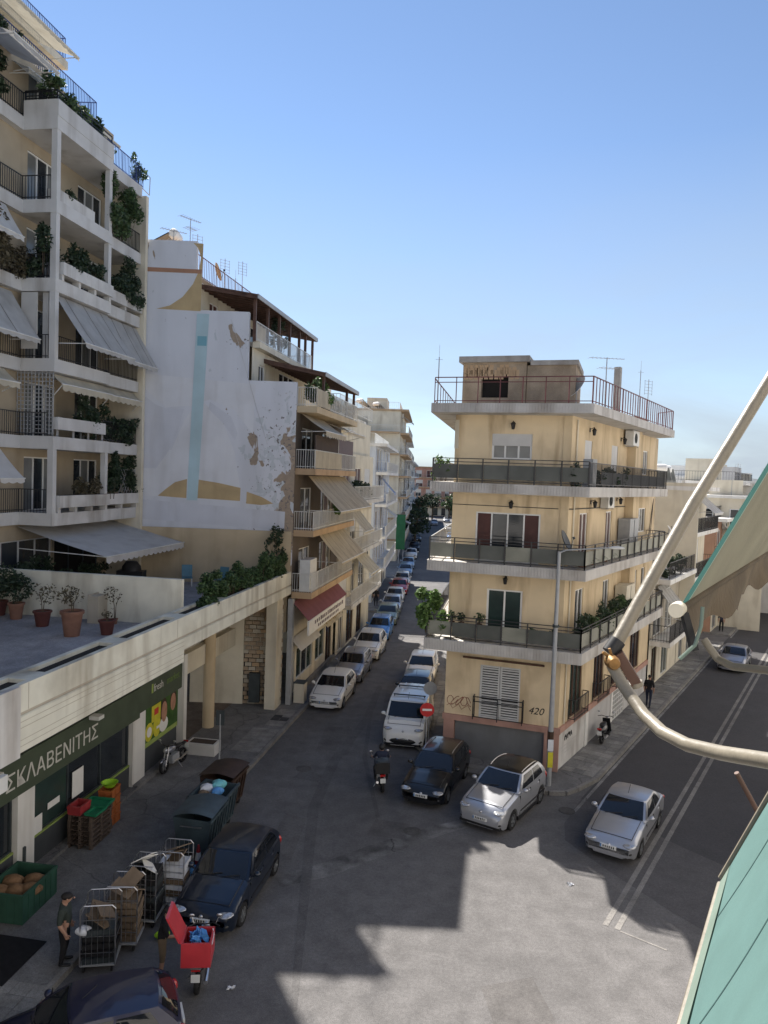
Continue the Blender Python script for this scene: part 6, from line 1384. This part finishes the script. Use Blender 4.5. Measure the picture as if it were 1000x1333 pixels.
# facing: rz 0 looks along +Y (away from the camera)
person(-7.25, 17.1, .14, -78, 'stout man in dark olive shirt standing by the roll cages', 'cloth_olive', 'cloth_black', dict(hm=(0,.06,1.60),ht=(0,.055,1.67),hb=(0,.03,1.53),sp=(0,.03,1.14)), 1.74).scale = (1.22,1.3,1.0)
person(-4.85, 16.9, .0, -80, 'man in black reaching into the red scooter box', 'cloth_black', 'cloth_khaki', dict(rel=(-.26,.16,1.16),rwr=(-.16,.38,1.14),rha=(-.13,.46,1.15),lel=(.26,.14,1.15),lwr=(.18,.37,1.10),lha=(.14,.45,1.1),ch=(0,.05,1.32),nk=(0,.08,1.46),hb=(0,.11,1.53),hm=(0,.14,1.6),ht=(0,.13,1.67),rsh=(-.185,.06,1.40),lsh=(.185,.06,1.40)), 1.76, short=True)
person(14.55, 39.2, .15, -30, 'man in black walking away on the pavement below the awning arm', 'cloth_black', 'cloth_navy', dict(rkn=(-.1,.14,.52),ran=(-.1,.12,.12),rhe=(-.1,.1,.07),rto=(-.11,.29,.04),lkn=(.1,-.02,.5),lan=(.1,-.2,.12),lhe=(.1,-.24,.09),lto=(.11,-.06,.03)), 1.76)
person(-.45, 67.2, .14, 0, 'dark-clothed pedestrian standing on the sunlit pavement down the side street', 'cloth_black', 'cloth_black', {}, 1.72)
person(*DW(37.5,.8), .15, 150, 'pedestrian in dark clothes farther along the right pavement', 'cloth_navy', 'cloth_black', {}, 1.72)

rd_ = person(.27, 28.02, .0, 6, 'rider in dark jacket and helmet sitting on the black motorcycle', 'cloth_navy', 'cloth_black', dict(pel=(0,0,.90),sp=(0,.06,1.07),ch=(0,.12,1.25),nk=(0,.16,1.39),hb=(0,.19,1.46),hm=(0,.21,1.53),ht=(0,.2,1.60),
    rsh=(-.185,.12,1.33),lsh=(.185,.12,1.33),rel=(-.29,.24,1.12),lel=(.29,.24,1.12),rwr=(-.33,.46,1.04),lwr=(.33,.46,1.04),rha=(-.34,.54,1.04),lha=(.34,.54,1.04),
    rhp=(-.12,.04,.87),lhp=(.12,.04,.87),rkn=(-.24,.36,.70),lkn=(.24,.36,.70),ran=(-.23,.14,.34),lan=(.23,.14,.34),rhe=(-.23,.1,.3),lhe=(.23,.1,.3),rto=(-.24,.3,.28),lto=(.24,.3,.28)), 1.75)
MB().ell((0,.2,1.545),(.125,.14,.135),14,9).build('helmet', 'plastic_black', rd_, True)
mat('rusty_gold', (.22,.12,.04), .5, .4, 30, .3, .2, metal=.4)
UP = [(.912,1.756,12.29),(.69,1.662,11.957),(.481,1.509,11.661)]
LOW = [(.473,1.484,11.635),(.487,1.45,11.603),(.504,1.379,11.569),(.516,1.315,11.558),(.531,1.242,11.562),(.547,1.15,11.583),(.563,1.014,11.622),(.58,.85,11.66)]
ARM2 = [(1.075,2.43,11.50),(1.09,2.413,11.472),(1.11,2.397,11.443),(1.129,2.33,11.436),(1.174,2.143,11.472),(1.25,1.95,11.5)]
LOOP = [(1.032,2.356,11.62),(1.027,2.348,11.559),(1.001,2.325,11.502),(.958,2.332,11.454)]
FA = Vector((.964,2.382,11.605)); FD_ = Vector((.540,.8416,0)); FS_ = Vector((.84,-.54,2.05))
TE = [Vector(p)*1.5+Vector((0,0,12)) for p in ((.594,1.797,-2.265),(1.801,3.719,-2.022),(2.205,3.459,-.862),(.998,1.537,-1.105))]
STUB = [(3.054, 5.757, 9.444),(2.86, 5.749, 9.763)]
# ================================================================== street furniture
t = thing('street_lamp', (6.83,28.5,.14), 'tall grey street lamp post with posters at the corner block', 'street lamp'); F_ = Fr(6.83,28.5,1,0)
MB(F_).tube([(0,0,.14),(0,0,3),(0,0,9.35)], [.11,.10,.065], 10).build('pole', 'grey_metal', t, True)
MB(F_).tube([(0,0,9.3),(.25,-.05,9.42),(1.9,-.3,9.6)], .03, 6).build('arm', 'grey_metal', t, True); MB(F_).ell((2.1,-.33,9.6),(.32,.1,.07),10,5).build('lamp_head', 'white_metal', t, True)
MB(F_).lathe([(.125,1.6),(.125,2.3)], (0,0,0), 10).build('poster_wrap', 'poster_hair', t); MB(F_).box(-.1,.1,-.14,-.12,.9,1.5).build('notice', 'poster_yellow', t); MB(F_).box(-.12,.1,-.135,-.12,1.55,2.0).build('notice', 'white_bag', t); MB(F_).lathe([(.13,6.4),(.13,6.5)], (0,0,0), 10).build('band', 'plastic_dark', t)
def road_sign(x, y, z0, hz, kind, label, face=-90):
    t = thing('road_sign', (x,y,z0), label, 'road sign'); F_ = Fr(x,y,math.cos(R(face+90)),math.sin(R(face+90)),z0)
    MB(F_).tube([(0,.05,0),(0,.05,hz+.3)], .028, 6).build('pole', 'grey_metal', t)
    r_ = .3
    d = MB(F_).prism([(0,0)]*0+[(0,0)] if False else [(r_*math.cos(i*.3142), r_*math.sin(i*.3142)) for i in range(20)], 0, .012) if False else MB(F_).lathe([(0,0),(r_,0),(r_,.015),(0,.015)], (0,0,hz), 22, 'y')
    d = d.build('disc', 'sign_red' if kind == 'noentry' else 'grey_metal', t)
    if kind == 'noentry': MB(F_).box(-.2,.2,-.004,-.001,hz-.045,hz+.045).build('bar', 'sign_white', d)
    return t
road_sign(2.12, 30.75, .0, 2.25, 'noentry', 'red round no-entry sign beside the white van')
road_sign(2.35, 32.6, .14, 2.5, 'back', 'round sign seen from behind next to the no-entry sign')
t = thing('sign_post', (-6.15,28.7,.14), 'thin grey post on the kerb before the passage', 'post'); F_ = Fr(-6.15,28.7,1,0,.14)
MB(F_).tube([(0,0,0),(0,0,2.3)], .03, 6).build('pole', 'grey_metal', t); MB(F_).box(-.17,.17,-.02,.0,1.85,2.45).build('plate', 'plastic_dark', t)
# rubbish containers
def bin_(a, n_, rz, label, m_, lid=True, bags=False):
    x, y = LW(a,n_); t = thing('rubbish_bin', (x,y,0), label, 'rubbish bin', local=True)
    b = MB(); w0,w1,d0,d1 = .56,.66,.40,.52
    b.add([(-w0,-d0,.2),(w0,-d0,.2),(w0,d0,.2),(-w0,d0,.2),(-w1,-d1,1.15),(w1,-d1,1.15),(w1,d1,1.2),(-w1,d1,1.2),(-w1+.04,-d1+.04,1.15),(w1-.04,-d1+.04,1.15),(w1-.04,d1-.04,1.2),(-w1+.04,d1-.04,1.2),(-w0+.05,-d0+.05,.5),(w0-.05,-d0+.05,.5),(w0-.05,d0-.05,.5),(-w0+.05,d0-.05,.5)],
          [(0,3,2,1),(0,1,5,4),(1,2,6,5),(2,3,7,6),(3,0,4,7),(4,5,9,8),(5,6,10,9),(6,7,11,10),(7,4,8,11),(8,9,13,12),(9,10,14,13),(10,11,15,14),(11,8,12,15),(12,13,14,15)])
    b.build('body', m_, t)
    r_ = MB()
    for i in range(5): q = -.44+.22*i; r_.bar((q,-d0-.03,.3),(q*1.15,-d1-.015,1.05),.05,.03)
    r_.box(-w1-.03,w1+.03,-d1-.04,-d1+.02,1.1,1.18); r_.build('rib', m_, t)
    if lid:
        MB().grid(lambda i, j: (-w1-.02+(2*w1+.04)*i, -d1-.06+(2*d1+.12)*j, 1.2+.16*math.sin(math.pi*(.15+.8*j))), 6, 8).build('lid', m_, t, True)
    else:
        MB().grid(lambda i, j: (-w1+(2*w1)*i, d1+.02+.12*math.sin(math.pi*j)+.05*j, 1.2-.9*j), 6, 6).build('lid', m_, t, True)
    for i in (-.45,.45):
        for j in (-.3,.3): MB().lathe([(0,-.03),(.1,-.03),(.1,.03),(0,.03)], (i,j,.1), 12, 'y').build('wheel', 'rubber', t)
    MB().bar((-w1-.06,-.3,1.0),(-w1-.06,.3,1.0),.03).bar((w1+.06,-.3,1.0),(w1+.06,.3,1.0),.03).build('handle', 'steel', t)
    t.rotation_euler = (0,0,LF.rz()+R(rz)); t.scale = (1.1,1.15,1.12); return t, x, y
bin_(-14.6,1.55,2,'dark grey-blue wheeled bin with closed lid behind the dark blue hatchback','bin_grey')
_, x, y = bin_(-13.15,1.4,0,'open grey wheeled bin full of coloured bags','bin_grey',False)
for k, (dx, dy, dz, r_, m_, lab) in enumerate(((-.25,.1,1.15,.24,'white_bag','pale plastic bag on top of the open bin'),(.1,.3,1.22,.24,'teal_bag','turquoise plastic bag heaped in the open bin'),(.15,-.15,1.18,.2,'blue_bag','bright blue plastic bag at the edge of the open bin'),(-.3,-.25,1.12,.18,'cardboard','crushed cardboard box in the open bin'))):
    o = MB(Fr(x+dx,y+dy,1,0,dz+.16)).grid(lambda i, j: (r_*math.sin(math.pi*j)*math.cos(2*math.pi*i)*(1+.25*math.sin(5*i*6.28)), r_*math.sin(math.pi*j)*math.sin(2*math.pi*i)*(1+.2*math.cos(3*i*6.28)), r_*.7*-math.cos(math.pi*j)), 14, 7).build('rubbish_bag', m_, None, True); tag(o, lab, 'bag')
bin_(-11.6,1.15,-2,'brown-black rubbish bin with open dark lid farthest along the kerb','bin_brown')
# pallets and crates by the shop window
def pallet(x, y, z, rz):
    b = MB()
    for i in range(6): b.box(-.6,.6,-.4+.14*i,-.4+.14*i+.1,.12,.142)
    for i in (-.55,0,.55): 
        for j in (-.36,0,.36): b.box(i-.05,i+.05,j-.04,j+.04,.022,.12)
    for j in (-.36,0,.36): b.box(-.6,.6,j-.05,j+.05,0,.022)
    return b
PX, PY = LW(-15.05,-1.95); pm0 = None
for k in range(7):
    if pm0 is None: pm0 = pallet(0,0,0,0).build('pallet', 'pallet_wood'); o = pm0
    else: o = pm0.copy(); COL.objects.link(o)
    o.location = (PX+rnd.uniform(-.02,.02), PY+rnd.uniform(-.02,.02), .15+.145*k); o.rotation_euler = (0,0,LF.rz()+rnd.uniform(-.03,.03)); tag(o, ORD[k]+' wooden pallet from the ground in the stack under the trays', 'pallet', 'stack of wooden pallets')
def crate(name, x, y, z, rz, lx, ly, h, m_, label, cat='crate', bars=True, fill=None, group=None):
    t = thing(name, (x,y,z), label, cat, group, local=True); b = MB(); th = .03
    b.box(-lx/2,lx/2,-ly/2,ly/2,0,.03).box(-lx/2,lx/2,-ly/2,-ly/2+th,.03,h).box(-lx/2,lx/2,ly/2-th,ly/2,.03,h).box(-lx/2,-lx/2+th,-ly/2+th,ly/2-th,.03,h).box(lx/2-th,lx/2,-ly/2+th,ly/2-th,.03,h); b.build('shell', m_, t)
    r_ = MB(); r_.box(-lx/2-.03,lx/2+.03,-ly/2-.03,-ly/2,h-.06,h).box(-lx/2-.03,lx/2+.03,ly/2,ly/2+.03,h-.06,h).box(-lx/2-.03,-lx/2,-ly/2,ly/2,h-.06,h).box(lx/2,lx/2+.03,-ly/2,ly/2,h-.06,h)
    if bars:
        n = max(2,int(lx/.22))
        for i in range(n+1): q = -lx/2+lx*i/n; r_.box(q-.015,q+.015,-ly/2-.02,-ly/2-.001,.03,h-.06).box(q-.015,q+.015,ly/2+.001,ly/2+.02,.03,h-.06)
        n = max(2,int(ly/.22))
        for i in range(n+1): q = -ly/2+ly*i/n; r_.box(-lx/2-.02,-lx/2-.001,q-.015,q+.015,.03,h-.06).box(lx/2+.001,lx/2+.02,q-.015,q+.015,.03,h-.06)
    r_.build('rim', m_, t); t.rotation_euler = (0,0,rz); return t
a_ = LF.rz()
crate('plastic_crate', *LW(-15.35,-2.15), 1.17, a_, .55, .4, .28, 'crate_red', 'red plastic crate on the pallet stack')
crate('plastic_crate', *LW(-14.75,-1.85), 1.17, a_+.05, .6, .75, .10, 'lid_green', 'flat green plastic tray on the pallet stack')
crate('plastic_crate', *LW(-15.3,-1.62), 1.17, a_-.04, .55, .36, .09, 'lid_green', 'second flat green tray at the front of the pallet stack')
for k in range(4): crate('plastic_crate', *LW(-13.9,-1.95), .15+.31*k, a_+.03*k, .6, .42, .3, 'crate_orange', ('orange plastic crate at the bottom of the orange stack','second orange crate from the bottom of the orange stack','third orange crate from the bottom of the orange stack','topmost orange crate under the lime bowl')[k])
x, y = LW(-13.9,-1.95); o = MB(Fr(x,y,1,0,1.4)).lathe([(0,0),(.16,0),(.25,.13),(.28,.15),(.24,.15),(.15,.03),(0,.03)], seg=18).build('bowl', 'lime', None, True); tag(o, 'lime green plastic bowl on top of the orange crates', 'bowl')
x, y = LW(-18.75,-1.75); crate('bulk_crate', x, y, .15, a_+.03, 1.5, 1.15, .78, 'crate_green', 'large dark green bulk crate full of tan sacks by the shop pillar')
for k, (dx, dy) in enumerate(((-.3,.2),(.25,.3),(.0,-.25),(.35,-.15),(-.4,-.3))):
    o = MB(Fr(x+dx,y+dy,1,0,.72)).grid(lambda i, j: (.3*math.sin(math.pi*j)*math.cos(6.283*i)*(1+.15*math.sin(31*i)), .22*math.sin(math.pi*j)*math.sin(6.283*i), .17*-math.cos(math.pi*j)), 14, 7).build('sack', 'sack_tan', None, True); o.rotation_euler = (0,0,0); tag(o, ('tan sack at the far left of the green bulk crate','tan sack at the far right of the green bulk crate','tan sack in the front middle of the green bulk crate','tan sack at the right edge of the green bulk crate','tan sack in the front left of the green bulk crate')[k], 'sack', 'sacks in the green bulk crate')
x, y = LW(-19.9,-2.4); crate('plastic_crate', x, y, .15, a_, .6, .4, .5, 'crate_red', 'red crate half hidden beside the green bulk crate at the left edge')
# roll cages with cardboard and crates
def cage(a, n_, rz, label, load=True, tilt=0):
    x, y = LW(a,n_); t = thing('roll_cage', (x,y,.0), label, 'roll cage', local=True); b = MB(); lx, ly, h = .72, .80, 1.65
    for sx in (-1,1):
        X = sx*lx/2; b.tube([(X,-ly/2,.2),(X,-ly/2,h-.08),(X,-ly/2+.08,h),(X,ly/2-.08,h),(X,ly/2,h-.08),(X,ly/2,.2)], .016, 6)
        for i in range(1,6): q = -ly/2+ly*i/6; b.bar((X,q,.22),(X,q,h),.009)
        for zz in (.5,.9,1.3): b.bar((X,-ly/2,zz),(X,ly/2,zz),.012)
    for i in range(1,6): q = -lx/2+lx*i/6; b.bar((q,ly/2,.22),(q,ly/2,h-.1),.009)
    for zz in (.5,.95,1.4): b.bar((-lx/2,ly/2,zz),(lx/2,ly/2,zz),.012)
    b.bar((-lx/2,-ly/2,.8),(lx/2,-ly/2,.8),.012).build('frame', 'steel', t); MB().box(-lx/2,lx/2,-ly/2,ly/2,.17,.21).build('base', 'grey_metal', t)
    for i in (-.3,.3):
        for j in (-.32,.32): MB().lathe([(0,-.02),(.07,-.02),(.07,.02),(0,.02)], (i,j,.08), 12, 'y').build('caster', 'rubber', t)
    t.rotation_euler = (0,0,a_+R(rz)); return t, x, y
CG = [(-20.2,1.45,18,'roll cage nearest the man with a white label inside'),(-19.35,1.6,12,'roll cage with cardboard sticking out behind the labelled one'),(-18.35,1.65,6,'roll cage stacked with dark trays beside the scooter'),(-17.5,2.05,4,'roll cage with brown boxes and a blue bag nearest the dark blue hatchback')]
for k, (a, n_, rz, lab) in enumerate(CG):
    t, x, y = cage(a, n_, rz, lab)
    ar = a_+R(rz); r_ = random.Random(k+3)
    for q in range((5,6,8,6)[k]):
        m_ = r_.choice((('plastic_dark','plastic_black','plastic_black'),('cardboard','plastic_dark','plastic_black'),('plastic_black','plastic_dark','plastic_black'),('cardboard','plastic_black','white_bag'))[k])
        zz = .22+q*(.17 if k != 2 else .15); o = MB().box(-.31,.31,-.35,.35,0,.13).box(-.33,.33,-.37,-.35,.0,.15).box(-.33,.33,.35,.37,0,.15).build('stacked_tray', m_)
        o.location = (x+r_.uniform(-.03,.03), y+r_.uniform(-.03,.03), zz); o.rotation_euler = (0,0,ar+r_.uniform(-.08,.08)); tag(o, ORD[q]+(' tray from the bottom in the roll cage nearest the man',' box from the bottom in the second roll cage from the man',' dark tray from the bottom in the third roll cage',' flat box from the bottom in the cage nearest the dark hatchback')[k], 'tray', 'stacked trays in roll cages')
    for q in range(3):
        o = MB().slab([(-.3,-.2,0),(.3,-.2,0),(.3,.2,0),(-.3,.2,0)],(0,0,.02)).build('cardboard_sheet', ('cardboard','cardboard','sign_white','cardboard')[k]); zz = (1.15,1.35,1.5,1.4)[k]+.1*q
        o.location = (x+r_.uniform(-.12,.12), y+r_.uniform(-.12,.12), zz); o.rotation_euler = (r_.uniform(-.7,.7), r_.uniform(-.6,.6), r_.uniform(0,3)); tag(o, ('lowest ','middle ','topmost ')[q]+('loose board on the roll cage nearest the man','brown cardboard flap sticking out of the second roll cage','white sheet on top of the third roll cage','cardboard piece on the roll cage nearest the dark hatchback')[k], 'cardboard', 'loose cardboard on roll cages')
for k, (a, n_, z, m_, lab) in enumerate(((-17.2,2.55,.8,'blue_bag','blue plastic bag hanging on the roll cage nearest the dark hatchback'),(-19.0,2.45,.12,'lime','yellow-green crumpled bag on the ground between cages and scooter'),(-18.1,2.4,.35,'white_bag','white plastic bag at the foot of the third roll cage'),(-20.55,1.2,1.0,'white_bag','white label sheet inside the roll cage nearest the man'))):
    x, y = LW(a,n_); o = MB(Fr(x,y,1,0,z)).grid(lambda i, j: (.16*math.sin(math.pi*j)*math.cos(6.283*i)*(1+.3*math.sin(25*i)), .14*math.sin(math.pi*j)*math.sin(6.283*i), .2*-math.cos(math.pi*j)*(1 if k == 0 else .6)), 14, 7).build('plastic_bag', m_, None, True); tag(o, lab, 'bag')
x, y = LW(-15.75,2.0); t = thing('traffic_cone', (x,y,.0), 'red and white traffic cone between bins and roll cages', 'traffic cone'); F_ = Fr(x,y,1,0)
MB(F_).box(-.2,.2,-.2,.2,0,.04).build('base', 'crate_red', t); MB(F_).lathe([(.15,.04),(.10,.35)], (0,0,0), 14).build('cone', 'crate_red', t, True); MB(F_).lathe([(.10,.35),(.065,.58)], (0,0,0), 14).build('band', 'sign_white', t, True); MB(F_).lathe([(.065,.58),(.03,.8),(0,.8)], (0,0,0), 14).build('tip', 'crate_red', t, True)
o = MB(LF).box(-21.6,-19.95,.15,2.2,.155,.17).build('door_mat', 'mat_black'); tag(o, 'large black mat on the pavement at the lower left', 'mat')
# ================================================================== own building: awnings beside the camera
t = thing('awning_frame', (1.05,2.2,11.4), 'cream tubular awning arm with folding elbow in the right foreground', 'awning frame')
MB().tube(UP, .0138, 14).build('upper_arm', 'white_pipe', t, True)
MB().tube(LOW, .0118, 14).build('lower_arm', 'white_pipe', t, True)
J0 = Vector(LOW[0]); JU = Vector(UP[-1])
MB().tube([JU+Vector((.012,.006,.018)), JU+Vector((-.006,0,-.006))], .017, 10).build('collar', 'plastic_black', t, True)
MB().bar(JU+Vector((.008,-.01,-.004)), JU+Vector((.045,-.02,-.062)), .026, .02).build('bracket', 'wood_dark', t)
MB().tube([JU+Vector((.043,-.02,-.06)), JU+Vector((.047,-.02,-.069))], .014, 10).build('bracket_cap', 'white_pipe', t, True)
MB().lathe([(0,-.016),(.011,-.016),(.014,-.01),(.014,.01),(.008,.016),(0,.016)], tuple(J0+Vector((-.002,-.008,.008))), 12, 'y').build('pivot_bolt', 'rusty_gold', t, True)
MB().tube([J0+Vector((-.004,0,.015)), J0+Vector((-.02,0,.026))], .0035, 6).tube([J0+Vector((.0,0,.015)), J0+Vector((-.007,0,.034))], .003, 6).build('bolt', 'rusty_gold', t, True)
# neighbour's awning: front bar along the facade, steep cloth rising to the wall, hanging valance
t = thing('neighbour_awning', tuple(FA), 'steep cream awning with green hem and white capped bar in the right foreground', 'awning')
MB().tube([FA, FA+FD_*4], .014, 14).build('front_bar', 'canvas_brown', t, True)
MB().tube([FA-FD_*.035, FA-FD_*.028, FA+FD_*.02], [.0235,.0245,.0245], 20).build('end_cap', 'beige_wall', t)
fn_ = FD_.cross(FS_).normalized()
def cl(i, j, off=0): return tuple(FA+FD_*(.155+3.8*i)+FS_*(.62*j)-fn_*(.03*math.sin(math.pi*j)*math.sin(math.pi*min(1,i*3)))+fn_*off)
MB().grid(lambda i, j: cl(i, j), 30, 12).build('cloth', 'canvas', t, True)
for q0_, q1_, m_ in ((.0,.13,'teal_dark'),(.13,.15,'teal_edge')):
    MB().grid(lambda i, j: tuple(FA+FD_*(.01+lerp(q0_,q1_,i))+FS_*(.62*j)), 1, 10).build('hem', m_, t)
MB().grid(lambda i, j: tuple(FA+FD_*(.02+3.9*i)+Vector((0,0,-.012-.15*j*min(1,.35+6*i)*(1+.12*math.sin(23*i)+.1*math.sin(57*i))))+Vector((-.54*0,0,0))+Vector((.03*math.sin(19*i+2*j)*j,-.02*math.sin(31*i)*j,0))), 60, 6).build('hanging_valance', 'canvas_brown', t, True)
MB().tube(LOOP, .006, 8).build('hanging_hem', 'teal_edge', t, True)
MB().tube(ARM2, .0125, 12).build('lower_arm', 'white_pipe', t, True)
MB().bar(FA+Vector((.02,.0,-.01)), FA+Vector((.06,0,-.13)), .03, .02).build('bracket', 'plastic_black', t)
# awning of the floor below, seen from above
t = thing('lower_awning', tuple(TE[0]), 'sunlit teal awning of the floor below in the lower right corner', 'awning')
q0, q1, q2, q3 = [Vector(p) for p in TE]      # near-outer, far-outer, far-inner, near-inner
MB().grid(lambda i, j: tuple(q0.lerp(q1,i).lerp(q3.lerp(q2,i), j)-Vector((0,0,.07*math.sin(math.pi*j)*math.sin(math.pi*i)+.022*math.sin(17*i+2.5*j)*math.sin(math.pi*j)))), 40, 14).build('cloth', 'teal', t, True)
inw = (q3-q0).normalized()
MB().grid(lambda i, j: tuple(q0.lerp(q1,i)+inw*(.16*j)+Vector((0,0,.012))), 14, 2).build('edge_band', 'teal_edge', t, True)
MB().grid(lambda i, j: tuple(q0.lerp(q1,i)-inw*.015+Vector((0,0,-.22*j*(.8+.2*math.sin(i*40))))), 40, 2).build('valance', 'teal_edge', t, True)
MB().tube([q0-Vector((0,0,.02)), q1-Vector((0,0,.02))], .025, 8).build('front_bar', 'white_pipe', t, True)
MB().tube([q1+Vector((0,0,.03)), q1.lerp(q2,.55)+Vector((0,0,.06)), q2+Vector((0,0,.1))], .02, 8).build('side_arm', 'white_pipe', t, True)
MB().tube(STUB, .02, 8).build('side_bracket', 'wood_dark', t, True)
se = MB()
for k in (.45,.8): se.tube([tuple(q0.lerp(q1,k).lerp(q3.lerp(q2,k),j/10)-Vector((0,0,.07*math.sin(math.pi*j/10)*math.sin(math.pi*k)+.022*math.sin(17*k+.25*j)*math.sin(math.pi*j/10)-.004))) for j in range(11)], .004, 4)
se.build('seam', 'teal_seam', t)
# own side of the street: sunlit facades out of frame that light the shade
CF = Fr(*DW(66,11.3), -8.15, -12.7)
o = thing('own_apartment_building', (*DW(0,12),0), 'cream apartment block on the near side of the right street', 'building')
facade(CF, o, 0, 130, 0, 19, [(x_, x_+1.6, z_, z_+2.0, dict(n=2)) for x_ in range(2,128,9) for z_ in (3.6,7.0,10.4,13.8)], 'own_wall')
MB(CF).box(0,130,.3,12,0,19).build('core', 'own_wall', o)
pv = pavement('pavement_near', [DW(-60,8.2), DW(66,8.2), DW(66,11.3), DW(-60,11.3)], [DW(66,8.2), DW(40,8.2)])
o = thing('rear_bounce_block', (-20,-24,0), 'unseen pale block added behind the viewpoint to bounce sunlight', 'building')  # added so its sunlit facade brightens the shaded mural wall
RF = Fr(-6, -20, -1, -.12)
facade(RF, o, 0, 46, 0, 20, [(x_, x_+1.6, z_, z_+2.0, dict(n=2)) for x_ in range(2,44,6) for z_ in (3.6,7.0,10.4,13.8,17.2)], 'own_wall')
MB(RF).box(0,46,.3,12,0,20).build('core', 'white_wall', o)
